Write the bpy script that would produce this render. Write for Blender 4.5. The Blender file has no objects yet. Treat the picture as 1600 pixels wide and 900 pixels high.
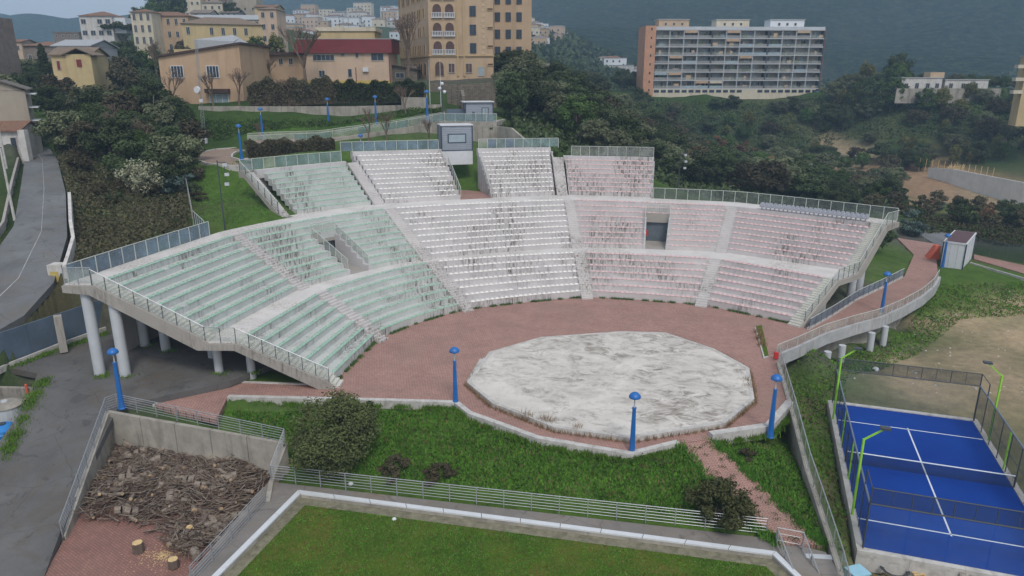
import bpy, math, random
import numpy as np
from mathutils import Matrix, Vector
random.seed(7); rng=np.random.default_rng(7)
S=bpy.context.scene; COL=S.collection
# ---------------- camera, world, sun, exposure ----------------
F_PX=1116.0; PITCH=0.287; H=23.8
cd=bpy.data.cameras.new('camera'); cam=bpy.data.objects.new('camera',cd); COL.objects.link(cam); S.camera=cam
cam.location=(0,0,H); cam.rotation_euler=(math.pi/2-PITCH,0,0)
cd.sensor_width=36; cd.lens=F_PX/1600*36; cd.clip_end=12000; cd.clip_start=.5
SUN_EL,SUN_AZ=math.radians(52),math.radians(165)
wd=bpy.data.worlds.new('World'); S.world=wd; wd.use_nodes=True; wn=wd.node_tree.nodes; wl=wd.node_tree.links
bg=wn['Background']; sky=wn.new('ShaderNodeTexSky'); sky.sky_type='NISHITA'; sky.sun_disc=False
sky.sun_elevation=SUN_EL; sky.sun_rotation=SUN_AZ; sky.air_density=1.0; sky.dust_density=5.; sky.ozone_density=2
hs=wn.new('ShaderNodeHueSaturation'); hs.inputs['Saturation'].default_value=.6; wl.new(sky.outputs[0],hs.inputs['Color']); mx=wn.new('ShaderNodeMix'); mx.data_type='RGBA'; mx.inputs[0].default_value=.68; wl.new(hs.outputs[0],mx.inputs[6])
# thin overcast: pale cloud sheet, gently mottled in every direction
tc=wn.new('ShaderNodeTexCoord'); cn=wn.new('ShaderNodeTexNoise'); cn.inputs['Scale'].default_value=2.2; cn.inputs['Detail'].default_value=6; wl.new(tc.outputs['Generated'],cn.inputs['Vector'])
cr=wn.new('ShaderNodeValToRGB'); wl.new(cn.outputs[0],cr.inputs[0]); cr.color_ramp.elements[0].position=.3; cr.color_ramp.elements[0].color=(.66,.715,.79,1); cr.color_ramp.elements[1].position=.7; cr.color_ramp.elements[1].color=(.86,.885,.93,1)
cm=wn.new('ShaderNodeMix'); cm.data_type='RGBA'; cm.blend_type='MULTIPLY'; cm.inputs[0].default_value=1; wl.new(cr.outputs[0],cm.inputs[6]); cm.inputs[7].default_value=(5.2,5.2,5.4,1)
wl.new(cm.outputs[2],mx.inputs[7]); wl.new(mx.outputs[2],bg.inputs['Color'])
bg.inputs['Strength'].default_value=.13
sd=bpy.data.lights.new('sun','SUN'); sd.energy=1.3; sd.angle=math.radians(14); sd.color=(1,.95,.88)
sun=bpy.data.objects.new('sun',sd); COL.objects.link(sun)
sdir=Vector((math.sin(SUN_AZ)*math.cos(SUN_EL),math.cos(SUN_AZ)*math.cos(SUN_EL),math.sin(SUN_EL)))
sun.rotation_euler=(-sdir).to_track_quat('-Z','Y').to_euler()
S.view_settings.view_transform='Standard'; S.view_settings.look='None'; S.view_settings.exposure=.27; S.view_settings.gamma=1
S.cycles.max_bounces=6; S.cycles.transparent_max_bounces=24; S.cycles.volume_bounces=1
# ---------------- survey: picture ray -> place in metres ----------------
CP,SP=math.cos(PITCH),math.sin(PITCH)
def ray(px,py):
    a=-(py-450)/F_PX
    return ((px-800)/F_PX, CP+a*SP, -SP+a*CP)
def W(px,py,z=0.):
    r=ray(px,py); t=(z-H)/r[2]; return (r[0]*t,r[1]*t,z)
def P(px,py,Y):
    r=ray(px,py); t=Y/r[1]; return (r[0]*t,Y,H+r[2]*t)
def lerp(a,b,t): return a+(b-a)*t
def v3l(a,b,t): return tuple(a[i]+(b[i]-a[i])*t for i in range(3))
# ---------------- object helpers ----------------
ORG={}
def link(o): COL.objects.link(o); return o
class MB:
    def __init__(s): s.v=[]; s.f=[]; s.m=[]; s.mi=0
    def poly(s,pts,mi=None):
        n=len(s.v); s.v+= [tuple(p) for p in pts]; s.f.append(tuple(range(n,n+len(pts)))); s.m.append(s.mi if mi is None else mi)
    def hexa(s,b,t,mi=None,bottom=True):
        n=len(s.v); k=len(b); s.v+=[tuple(p) for p in b]+[tuple(p) for p in t]; m=s.mi if mi is None else mi
        s.f.append(tuple(range(n+k,n+2*k))); s.m.append(m)
        if bottom: s.f.append(tuple(range(n+k-1,n-1,-1))); s.m.append(m)
        for i in range(k):
            j=(i+1)%k; s.f.append((n+i,n+j,n+k+j,n+k+i)); s.m.append(m)
    def box(s,c,d,rz=0,mi=None):
        x,y,z=c; a,b,h=d[0]/2,d[1]/2,d[2]; ca,sa=math.cos(rz),math.sin(rz)
        q=[(-a,-b),(a,-b),(a,b),(-a,b)]; q=[(x+u*ca-v*sa,y+u*sa+v*ca) for u,v in q]
        s.hexa([(u,v,z) for u,v in q],[(u,v,z+h) for u,v in q],mi)
    def prism(s,pts,z0,z1,mi=None):
        A=sum(pts[i][0]*pts[(i+1)%len(pts)][1]-pts[(i+1)%len(pts)][0]*pts[i][1] for i in range(len(pts)))
        if A<0: pts=pts[::-1]
        s.hexa([(p[0],p[1],z0) for p in pts],[(p[0],p[1],z1) for p in pts],mi)
    def tube(s,p0,p1,r0,r1=None,n=6,mi=None,cap=True):
        r1=r0 if r1 is None else r1
        a=Vector(p0); b=Vector(p1); d=(b-a)
        if d.length<1e-6: return
        d.normalize(); u=d.cross(Vector((0,0,1)))
        if u.length<1e-3: u=Vector((1,0,0))
        u.normalize(); w=d.cross(u)
        k=len(s.v); m=s.mi if mi is None else mi
        for c,r in((a,r0),(b,r1)):
            for i in range(n):
                t=2*math.pi*i/n; s.v.append(tuple(c+u*(r*math.cos(t))+w*(r*math.sin(t))))
        for i in range(n):
            j=(i+1)%n; s.f.append((k+i,k+n+i,k+n+j,k+j)); s.m.append(m)
        if cap:
            s.f.append(tuple(range(k,k+n))); s.m.append(m); s.f.append(tuple(range(k+2*n-1,k+n-1,-1))); s.m.append(m)
    def bar(s,p0,p1,w,h,mi=None):
        a=Vector(p0); b=Vector(p1); d=b-a; u=Vector((-d.y,d.x,0))
        if u.length<1e-6: u=Vector((1,0,0))
        u.normalize(); u*=w/2; z=Vector((0,0,h/2))
        if abs(d.x)+abs(d.y)<1e-6: z=Vector((0,h/2,0))
        q0=[a-u-z,a+u-z,a+u+z,a-u+z]; q1=[b-u-z,b+u-z,b+u+z,b-u+z]
        s.hexa(q0,q1,mi)
    def lathe(s,c,prof,n=12,mi=None):
        k=len(s.v); m=s.mi if mi is None else mi
        for r,z in prof:
            for i in range(n):
                t=2*math.pi*i/n; s.v.append((c[0]+r*math.cos(t),c[1]+r*math.sin(t),c[2]+z))
        for a in range(len(prof)-1):
            for i in range(n):
                j=(i+1)%n; s.f.append((k+a*n+i,k+a*n+j,k+(a+1)*n+j,k+(a+1)*n+i)); s.m.append(m)
        s.f.append(tuple(k+(len(prof)-1)*n+i for i in range(n))); s.m.append(m)
    def build(s,name,mats,parent=None,smooth=False,kind=None,label=None):
        me=bpy.data.meshes.new(name); v=s.v
        if parent is not None and parent.name in ORG:
            o0=ORG[parent.name]; v=[(p[0]-o0[0],p[1]-o0[1],p[2]-o0[2]) for p in v]
        me.from_pydata(v,[],s.f)
        if not isinstance(mats,(list,tuple)): mats=[mats]
        for m in mats: me.materials.append(m)
        if len(mats)>1: me.polygons.foreach_set('material_index',s.m)
        if smooth: me.polygons.foreach_set('use_smooth',[True]*len(s.f))
        me.update(); o=bpy.data.objects.new(name,me); link(o)
        if parent is not None:
            o.parent=parent
            if parent.name in ORG: ORG[o.name]=ORG[parent.name]
        if kind: o['kind']=kind
        if label: o['label']=label
        return o
def np_mesh(name,V,Fq,mats,parent=None,mi=None,cols=None,kind=None):
    me=bpy.data.meshes.new(name); V=np.asarray(V,np.float32); Fq=np.asarray(Fq,np.int32); k=Fq.shape[1]
    me.vertices.add(len(V)); me.vertices.foreach_set('co',V.ravel())
    me.loops.add(Fq.size); me.loops.foreach_set('vertex_index',Fq.ravel())
    me.polygons.add(len(Fq)); me.polygons.foreach_set('loop_start',np.arange(0,Fq.size,k,dtype=np.int32))
    try: me.polygons.foreach_set('loop_total',np.full(len(Fq),k,np.int32))
    except Exception: pass
    for m in (mats if isinstance(mats,(list,tuple)) else [mats]): me.materials.append(m)
    if mi is not None: me.polygons.foreach_set('material_index',mi)
    if cols is not None:
        ca=me.color_attributes.new('Col','FLOAT_COLOR','POINT'); ca.data.foreach_set('color',np.c_[cols,np.ones(len(V))].astype(np.float32).ravel())
    me.update(calc_edges=True); me.validate()
    o=bpy.data.objects.new(name,me); link(o)
    if parent is not None: o.parent=parent
    if kind: o['kind']=kind
    return o
def thing(name,label,cat,loc=(0,0,0),group=None,world=False,rz=0):
    o=bpy.data.objects.new(name,None); link(o); o.location=loc; o.rotation_euler=(0,0,rz); o.empty_display_size=.3
    o['label']=label; o['category']=cat
    if group:o['group']=group
    if world: ORG[o.name]=tuple(loc)
    return o
def tag(o,label,cat,group=None):
    o['label']=label;o['category']=cat
    if group:o['group']=group
    return o
def struct(o): o['kind']='structure'; return o
def inst(name,src,parent,loc=(0,0,0),rz=0,scale=None):
    o=bpy.data.objects.new(name,src.data if hasattr(src,'data') else src); link(o)
    if parent is not None:
        if parent.name in ORG: o0=ORG[parent.name]; loc=(loc[0]-o0[0],loc[1]-o0[1],loc[2]-o0[2])
        o.parent=parent
    o.location=loc;o.rotation_euler=(0,0,rz)
    if scale:o.scale=scale
    return o
def copy_tree(src,label=None,loc=None,rz=None,scale=None):
    r=src.copy(); link(r)
    for ch in src.children:
        c=ch.copy(); link(c); c.parent=r
        for g in ch.children:
            d=g.copy(); link(d); d.parent=c
    if label:r['label']=label
    if loc:r.location=loc
    if rz is not None:r.rotation_euler=(0,0,rz)
    if scale:r.scale=(scale,)*3 if not isinstance(scale,tuple) else scale
    return r
# ---------------- materials ----------------
def newmat(name):
    m=bpy.data.materials.new(name); m.use_nodes=True; nt=m.node_tree; return m,nt,nt.nodes['Principled BSDF']
def N(nt,t,**k):
    n=nt.nodes.new(t)
    for a,b in k.items():
        if a in n.inputs: n.inputs[a].default_value=b
        else: setattr(n,a,b)
    return n
def ramp(nt,fac,stops):
    r=nt.nodes.new('ShaderNodeValToRGB'); nt.links.new(fac,r.inputs[0]); e=r.color_ramp.elements
    while len(e)<len(stops): e.new(.5)
    for i,(p,c) in enumerate(stops): e[i].position=p; e[i].color=(*c,1) if len(c)==3 else c
    return r.outputs[0]
def mix(nt,fac,a,b,mode='MIX'):
    n=nt.nodes.new('ShaderNodeMix'); n.data_type='RGBA'; n.blend_type=mode
    for i,v in ((0,fac),(6,a),(7,b)):
        if hasattr(v,'is_linked'): nt.links.new(v,n.inputs[i])
        else: n.inputs[i].default_value=v if i==0 else (*v,1)
    return n.outputs[2]
def noise(nt,scale,detail=4,rough=.6,vec=None,dist=0):
    n=N(nt,'ShaderNodeTexNoise'); n.inputs['Scale'].default_value=scale; n.inputs['Detail'].default_value=detail; n.inputs['Roughness'].default_value=rough; n.inputs['Distortion'].default_value=dist
    if vec is not None: nt.links.new(vec,n.inputs['Vector'])
    return n.outputs[0]
def gpos(nt,sc=None,rot=None):
    g=nt.nodes.new('ShaderNodeNewGeometry'); o=g.outputs['Position']
    if sc or rot:
        m=nt.nodes.new('ShaderNodeMapping'); nt.links.new(o,m.inputs[0])
        if sc:m.inputs['Scale'].default_value=sc
        if rot:m.inputs['Rotation'].default_value=rot
        o=m.outputs[0]
    return o
def opos(nt,sc=None):
    g=nt.nodes.new('ShaderNodeTexCoord'); o=g.outputs['Object']
    if sc:
        m=nt.nodes.new('ShaderNodeMapping'); nt.links.new(o,m.inputs[0]); m.inputs['Scale'].default_value=sc; o=m.outputs[0]
    return o
def setbump(nt,b,h,strength=.4,dist=.02):
    n=N(nt,'ShaderNodeBump'); n.inputs['Strength'].default_value=strength; n.inputs['Distance'].default_value=dist
    nt.links.new(h,n.inputs['Height']); nt.links.new(n.outputs[0],b.inputs['Normal'])
def simple(name,c,rough=.75,var=.2,scale=1.5,dirt=None,dscale=.6,damt=.5,metal=0,bump=.15,bscale=14,streak=False):
    m,nt,b=newmat(name); v=gpos(nt)
    lo=tuple(max(0,x*(1-var)) for x in c); hi=tuple(min(1,x*(1+var*.6)) for x in c)
    col=ramp(nt,noise(nt,scale,5,.65,v),[(.3,lo),(.7,hi)])
    if dirt:
        vv=gpos(nt,(1.4,1.4,.18)) if streak else v
        d=ramp(nt,noise(nt,dscale,7,.7,vv,.4),[(.5,(0,0,0)),(.72,(1,1,1))])
        mm=N(nt,'ShaderNodeMath',operation='MULTIPLY'); nt.links.new(d,mm.inputs[0]); mm.inputs[1].default_value=damt
        col=mix(nt,mm.outputs[0],col,dirt)
    nt.links.new(col,b.inputs['Base Color']); b.inputs['Roughness'].default_value=rough; b.inputs['Metallic'].default_value=metal
    if bump: setbump(nt,b,noise(nt,bscale,4,.6,v),bump,.03)
    return m
def glassy(name,c,alpha=.5,rough=.15,var=.35,scale=.5):
    m,nt,b=newmat(name)
    v=gpos(nt); col=ramp(nt,noise(nt,scale,4,.6,v),[(.3,tuple(x*(1-var) for x in c)),(.7,tuple(min(1,x*(1+var)) for x in c))])
    nt.links.new(col,b.inputs['Base Color']); b.inputs['Roughness'].default_value=rough
    a=ramp(nt,noise(nt,scale*2,4,.6,v),[(.3,(alpha*.8,)*3),(.7,(min(1,alpha*1.15),)*3)])
    nt.links.new(a,b.inputs['Alpha']); return m
def leafmat(name,c,c2=None,var=.35,tr=.12):
    m,nt,b=newmat(name); c2=c2 or tuple(x*1.7 for x in c)
    oi=nt.nodes.new('ShaderNodeObjectInfo'); g=opos(nt)
    n1=noise(nt,.9,5,.7,g); n2=noise(nt,7,2,.5,g)
    col=mix(nt,n2,ramp(nt,n1,[(.35,tuple(x*.55 for x in c)),(.68,c2)]),c)
    hsv=nt.nodes.new('ShaderNodeHueSaturation'); nt.links.new(col,hsv.inputs['Color'])
    mr=N(nt,'ShaderNodeMapRange'); nt.links.new(oi.outputs['Random'],mr.inputs[0]); mr.inputs[3].default_value=1-var; mr.inputs[4].default_value=1+var; nt.links.new(mr.outputs[0],hsv.inputs['Value'])
    mr2=N(nt,'ShaderNodeMapRange'); nt.links.new(oi.outputs['Random'],mr2.inputs[0]); mr2.inputs[3].default_value=.485; mr2.inputs[4].default_value=.512; nt.links.new(mr2.outputs[0],hsv.inputs['Hue'])
    nt.links.new(hsv.outputs[0],b.inputs['Base Color']); b.inputs['Roughness'].default_value=.75
    b.inputs['Specular IOR Level'].default_value=.08
    return m
def stone(name,c,c2,mortar,sx=.5,sy=.25):
    m,nt,b=newmat(name); br=N(nt,'ShaderNodeTexBrick')
    g=nt.nodes.new('ShaderNodeNewGeometry'); sep=N(nt,'ShaderNodeSeparateXYZ'); nt.links.new(g.outputs['Position'],sep.inputs[0])
    ad=N(nt,'ShaderNodeMath',operation='ADD'); nt.links.new(sep.outputs[0],ad.inputs[0]); nt.links.new(sep.outputs[1],ad.inputs[1])
    cb=N(nt,'ShaderNodeCombineXYZ'); nt.links.new(ad.outputs[0],cb.inputs[0]); nt.links.new(sep.outputs[2],cb.inputs[1]); nt.links.new(cb.outputs[0],br.inputs['Vector'])
    br.inputs['Color1'].default_value=(*c,1);br.inputs['Color2'].default_value=(*c2,1);br.inputs['Mortar'].default_value=(*mortar,1)
    br.inputs['Scale'].default_value=1;br.inputs['Brick Width'].default_value=sx;br.inputs['Row Height'].default_value=sy;br.inputs['Mortar Size'].default_value=.02
    col=mix(nt,.6,br.outputs[0],ramp(nt,noise(nt,2.5,6,.7),[(.3,(.35,)*3),(.7,(1,)*3)]),'MULTIPLY')
    nt.links.new(col,b.inputs['Base Color']); b.inputs['Roughness'].default_value=.9; setbump(nt,b,br.outputs['Fac'],.4,-.03); return m
def paver(name,c,c2,grime,moss=.35):
    m,nt,b=newmat(name); br=N(nt,'ShaderNodeTexBrick'); nt.links.new(gpos(nt,None,(0,0,.6)),br.inputs['Vector'])
    br.inputs['Color1'].default_value=(*c,1);br.inputs['Color2'].default_value=(*c2,1);br.inputs['Mortar'].default_value=(.09,.07,.06,1)
    br.inputs['Scale'].default_value=1;br.inputs['Brick Width'].default_value=.3;br.inputs['Row Height'].default_value=.15;br.inputs['Mortar Size'].default_value=.013;br.inputs['Mortar Smooth'].default_value=.3
    v=gpos(nt)
    col=mix(nt,.55,br.outputs[0],ramp(nt,noise(nt,.35,7,.7,v),[(.3,(.62,.6,.58)),(.65,(1.1,1.05,1.02))]),'MULTIPLY')
    col=mix(nt,ramp(nt,noise(nt,.16,8,.72,v,.6),[(.52,(0,0,0)),(.68,(moss,)*3)]),col,grime)
    col=mix(nt,ramp(nt,noise(nt,1.6,6,.8,v),[(.62,(0,0,0)),(.75,(.5,)*3)]),col,(.2,.16,.13))
    nt.links.new(col,b.inputs['Base Color']);b.inputs['Roughness'].default_value=.85;setbump(nt,b,br.outputs['Fac'],.3,-.01);return m
def concrete(name,c,streak=.55,dk=(.09,.075,.055),s1=.5):
    m,nt,b=newmat(name); v=gpos(nt)
    base=ramp(nt,noise(nt,.45,6,.65,v),[(.28,tuple(x*.8 for x in c)),(.7,c)])
    # broad weathering (which parts of the stand are dirty) x fine vertical runs
    big=ramp(nt,noise(nt,.13,4,.6,v,.5),[(.47,(0,0,0)),(.6,(1,)*3)])
    fine=ramp(nt,noise(nt,1,7,.75,gpos(nt,(4.5,4.5,.7))),[(.47,(0,0,0)),(.62,(1,)*3)])
    mm=N(nt,'ShaderNodeMath',operation='MULTIPLY');nt.links.new(big,mm.inputs[0]);nt.links.new(fine,mm.inputs[1])
    m2=N(nt,'ShaderNodeMath',operation='MULTIPLY');nt.links.new(mm.outputs[0],m2.inputs[0]);m2.inputs[1].default_value=streak
    col=mix(nt,m2.outputs[0],base,dk)
    sp=ramp(nt,noise(nt,2.2,8,.8,v),[(.6,(0,0,0)),(.74,(s1,)*3)])
    col=mix(nt,sp,col,tuple(x*.45 for x in c))
    nt.links.new(col,b.inputs['Base Color']);b.inputs['Roughness'].default_value=.8
    setbump(nt,b,noise(nt,9,5,.7,v),.15,.03);return m
M={}
M['white']=concrete('white_paint',(.56,.545,.55),1.)
M['green_c']=concrete('pale_green_paint',(.53,.555,.535),1.)
M['pink_c']=concrete('pale_pink_paint',(.565,.54,.54),1.)
M['walk']=concrete('walkway_paint',(.64,.62,.6),.85,(.2,.155,.105),.85)
M['step']=concrete('step_paint',(.58,.56,.55),.95,(.14,.12,.09),.8)
M['cream_step']=concrete('cream_step_paint',(.6,.6,.54),.35,(.2,.17,.12),.6)
M['slab']=concrete('raw_concrete',(.36,.34,.31),.8,(.1,.085,.07))
M['rawwall']=simple('weathered_wall',(.34,.32,.28),.9,.3,.7,(.1,.09,.07),.5,.75,streak=True)
M['col']=simple('column_paint',(.46,.49,.52),.7,.08,.8)
M['gut']=simple('mossy_gutter',(.2,.19,.13),.95,.35,2.5,(.07,.07,.04),2,.8)
M['newconc']=simple('new_concrete',(.62,.62,.6),.9,.12,.5)
M['dirtp']=paver('worn_path_pavers',(.36,.27,.21),(.31,.235,.185),(.24,.21,.15))
M['logcut']=simple('old_cut_wood',(.4,.29,.17),.85,.35,5)
M['stage']=None
M['seatg']=simple('mint_seat',(.33,.5,.4),.5,.25,3,bump=0)
M['seatw']=simple('white_seat',(.82,.8,.76),.5,.2,3,bump=0)
M['seatp']=simple('pink_seat',(.68,.48,.48),.5,.28,3,bump=0)
M['seatgr']=simple('grey_seat',(.36,.38,.43),.5,.1,3,bump=0)
M['steel']=simple('galvanised_steel',(.38,.4,.42),.45,.1,3,metal=.5,bump=0)
M['railp']=simple('pale_rail',(.5,.53,.5),.5,.1,3,bump=0)
M['dark']=simple('dark_steel',(.05,.06,.07),.5,.1,3,bump=0)
M['glass']=glassy('blue_panel',(.17,.24,.31),.6)
M['glassg']=glassy('clear_panel',(.42,.46,.42),.25)
M['glassd']=glassy('grey_panel',(.16,.19,.18),.3)
M['glasst']=glassy('green_panel',(.2,.29,.29),.5)
M['blue']=simple('lamp_blue',(.012,.13,.42),.4,.12,2,(.1,.12,.15),1.5,.3,bump=0)
M['cblue']=None
M['red']=simple('signal_red',(.5,.03,.03),.5,.1,bump=0)
M['orange']=simple('orange_plastic',(.62,.12,.06),.6,.15,bump=0)
M['whitem']=simple('white_metal',(.6,.63,.66),.5,.08,bump=0)
M['navy']=simple('navy_trim',(.03,.05,.09),.5,.1,bump=0)
M['window']=simple('window_glass',(.03,.045,.065),.12,.4,.8,bump=0)
M['lwindow']=simple('pale_window',(.3,.38,.42),.2,.2,.8,bump=0)
M['kerb']=simple('kerb_concrete',(.5,.49,.47),.85,.2,1,(.2,.18,.15),1.5,.7)
M['lime']=simple('lime_green_post',(.28,.62,.04),.5,.08,bump=0)
M['mesh']=glassy('dark_mesh',(.03,.045,.06),.26,.6,.2)
M['cglass']=glassy('court_glass',(.2,.28,.33),.05,.05,.2)
M['rline']=simple('faded_road_paint',(.33,.34,.35),.8,.4,.8,bump=0)
M['line']=simple('line_white',(.62,.68,.74),.6,.04,bump=0)
M['bark']=simple('bark',(.13,.1,.08),.9,.35,4,bump=.5)
M['bark2']=simple('grey_bark',(.23,.19,.155),.9,.4,5,bump=.5)
M['cut']=simple('cut_wood',(.62,.45,.22),.8,.25,5,bump=.2)
M['twig']=simple('twig',(.165,.118,.088),.9,.35,3,bump=0)
M['plaza']=paver('red_pavers',(.42,.25,.21),(.35,.205,.175),(.22,.17,.13))
M['yardp']=paver('yard_pavers',(.31,.155,.125),(.24,.125,.105),(.2,.15,.11),.3)
M['leaf_olive']=leafmat('leaf_olive',(.1,.115,.06),(.2,.22,.13))
M['leaf_dark']=leafmat('leaf_dark',(.05,.072,.032),(.1,.13,.058))
M['leaf_green']=leafmat('leaf_green',(.06,.11,.03),(.13,.2,.055))
M['leaf_yellow']=leafmat('leaf_yellow',(.13,.14,.045),(.22,.21,.08))
M['leaf_rust']=leafmat('leaf_rust',(.15,.09,.05),(.25,.15,.09))
M['leaf_brown']=leafmat('leaf_brown',(.075,.068,.04),(.14,.125,.075))
M['leaf_blue']=leafmat('leaf_blue_green',(.075,.115,.1),(.15,.21,.19))
M['blossom']=leafmat('blossom',(.3,.31,.2),(.52,.52,.38),.05)
M['leaf_mid']=leafmat('leaf_mid',(.075,.09,.036),(.14,.16,.065))
M['grass_dry2']=simple('dry_stalks',(.25,.17,.09),.9,.3,bump=0)
HAZE=.00036
M['grass_l']=leafmat('grass_lush',(.085,.2,.025),(.15,.3,.045),.05)
M['grass_y']=leafmat('grass_dry',(.13,.14,.05),(.25,.2,.1),.05)
def asphalt(name,c):
    m,nt,b=newmat(name); v=gpos(nt)
    col=ramp(nt,noise(nt,.22,7,.68,v,.4),[(.3,tuple(x*.62 for x in c)),(.7,tuple(x*1.25 for x in c))])
    col=mix(nt,ramp(nt,noise(nt,30,2,.5,v),[(.4,(0,0,0)),(.7,(.25,)*3)]),col,(.22,.21,.2))
    col=mix(nt,ramp(nt,noise(nt,.16,8,.75,v,.8),[(.5,(0,0,0)),(.66,(.75,)*3)]),col,(c[0]*.95,c[1]*.78,c[2]*.58))
    col=mix(nt,ramp(nt,noise(nt,.5,3,.5,v,2.),[(.62,(0,0,0)),(.66,(.5,)*3)]),col,tuple(x*.5 for x in c))
    vo=N(nt,'ShaderNodeTexVoronoi'); vo.feature='DISTANCE_TO_EDGE'; vo.inputs['Scale'].default_value=.22
    nn=nt.nodes.new('ShaderNodeTexNoise'); nn.inputs['Scale'].default_value=1.2; nt.links.new(v,nn.inputs['Vector'])
    dm=mix(nt,.35,v,nn.outputs['Color'],'ADD'); nt.links.new(dm,vo.inputs['Vector'])
    col=mix(nt,ramp(nt,vo.outputs['Distance'],[(.0,(.55,)*3),(.007,(0,0,0))]),col,tuple(x*.4 for x in c))
    nt.links.new(col,b.inputs['Base Color']);b.inputs['Roughness'].default_value=.9;setbump(nt,b,noise(nt,25,3,.6,v),.3,.01);return m
M['asphalt']=asphalt('asphalt',(.1,.1,.1)); M['road']=asphalt('road_asphalt',(.135,.145,.155)); M['path']=asphalt('path_concrete',(.2,.185,.17))
def stagemat():
    m,nt,b=newmat('stage_render'); v=gpos(nt); base=ramp(nt,noise(nt,.4,6,.6,v),[(.3,(.5,.475,.43)),(.7,(.66,.635,.59))])
    st=ramp(nt,noise(nt,.17,9,.72,gpos(nt,(1,1.15,1),(0,0,.35)),.9),[(.42,(0,0,0)),(.57,(.95,)*3)])
    st2=ramp(nt,noise(nt,.75,10,.8,gpos(nt,(.8,1.25,1),(0,0,.5)),1.4),[(.44,(0,0,0)),(.6,(1,)*3)])
    mm=N(nt,'ShaderNodeMath',operation='MULTIPLY');nt.links.new(st,mm.inputs[0]);nt.links.new(st2,mm.inputs[1])
    col=mix(nt,mm.outputs[0],base,(.17,.145,.115))
    col=mix(nt,ramp(nt,noise(nt,2.5,8,.8,v),[(.55,(0,0,0)),(.7,(.55,)*3)]),col,(.2,.18,.16))
    nt.links.new(col,b.inputs['Base Color']);b.inputs['Roughness'].default_value=.7;setbump(nt,b,noise(nt,6,5,.7,v),.15,.02);return m
M['stage']=stagemat()
def courtmat():
    m,nt,b=newmat('court_blue'); v=gpos(nt)
    col=ramp(nt,noise(nt,.15,6,.6,v),[(.3,(.003,.032,.22)),(.7,(.006,.052,.29))])
    nt.links.new(col,b.inputs['Base Color']);b.inputs['Roughness'].default_value=.75;b.inputs['Specular IOR Level'].default_value=.15;setbump(nt,b,noise(nt,40,2,.5,v),.3,.01);return m
M['cblue']=courtmat()
M['winframe']=simple('window_frame',(.42,.4,.36),.6,.1,bump=0)
M['loggia']=simple('opening_shade',(.09,.05,.045),.7,.3,bump=0)  # shade inside arches and openings, painted on flat plates
M['tan']=simple('tan_render',(.46,.34,.225),.85,.1,.5,(.24,.17,.11),.4,.5,streak=True)
M['tan2']=simple('ochre_trim',(.45,.33,.18),.85,.1)
M['tan3']=simple('pale_quoin',(.5,.38,.25),.85,.1)
M['tile']=simple('terracotta_tile',(.2,.11,.07),.9,.4,3)
M['tile2']=simple('old_tile',(.2,.15,.11),.9,.35,2)
M['orange_w']=simple('orange_render',(.47,.33,.215),.9,.1,.4,(.25,.17,.1),.3,.5,streak=True)
M['peach']=simple('peach_render',(.53,.4,.3),.9,.08,.4,(.3,.22,.15),.3,.4,streak=True)
M['yellow_w']=simple('yellow_render',(.5,.4,.22),.9,.12,.4,(.3,.23,.12),.3,.6,streak=True)
M['cream']=simple('cream_render',(.56,.51,.4),.9,.12,.4,(.25,.21,.15),.4,.5,streak=True)
M['greywall']=simple('grey_render',(.36,.32,.26),.9,.12,.4,(.2,.18,.15),.4,.5,streak=True)
M['palegrey']=simple('pale_grey_sheet',(.34,.36,.38),.7,.1)
M['brownw']=simple('brown_render',(.2,.165,.14),.9,.3,.8)
M['dkroof']=simple('dark_brown_roof',(.06,.035,.03),.8,.3)
M['dkroof2']=simple('mossy_roof',(.14,.13,.11),.9,.3)
M['redband']=simple('oxide_red',(.17,.022,.026),.6,.15,.6)
M['aptwall']=simple('apartment_wall',(.42,.42,.37),.9,.2,.25,(.2,.19,.17),.3,.5)
M['aptslab']=simple('apartment_concrete',(.43,.44,.45),.9,.12)
M['aptpar']=simple('balcony_rail_dark',(.25,.26,.26),.7,.3,.3)
M['aptend']=simple('brick_orange_end',(.5,.27,.17),.9,.15,.5)
M['aptred']=simple('brick_red',(.33,.09,.06),.9,.2)
M['aptdk']=simple('stair_recess_shade',(.05,.055,.065),.9,.2)  # shade of stair recesses, put as colour on solid wall strips
M['lwindow2']=simple('pale_parapet',(.44,.47,.5),.8,.1,.3)
M['sheet']=simple('sheet_metal_blue',(.1,.14,.19),.5,.25,.5)
M['whitewall']=simple('lime_wash',(.55,.54,.52),.85,.2,1,(.25,.22,.18),1.2,.7,streak=True)
M['ywall']=simple('yellow_patch',(.5,.38,.1),.8,.2)
M['stonew']=stone('rubble_stone',(.26,.22,.17),(.19,.165,.13),(.09,.08,.065),.45,.25)
M['tankb']=simple('tank_blue',(.02,.2,.55),.4,.1,bump=0)
M['tubb']=simple('tub_blue',(.3,.55,.68),.5,.1,bump=0)
M['redroof']=simple('dark_red_roof',(.09,.04,.045),.6,.2)
M['clad']=simple('grey_cladding',(.27,.31,.36),.6,.1,1)
M['slate']=simple('slate_rail',(.14,.18,.24),.5,.1,bump=0)
M['shut']=simple('blue_grey_shutter',(.12,.15,.18),.6,.2,bump=0)
M['rampw']=simple('ramp_concrete',(.4,.41,.42),.8,.2,1,(.2,.17,.14),1.2,.8,streak=True)
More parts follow.
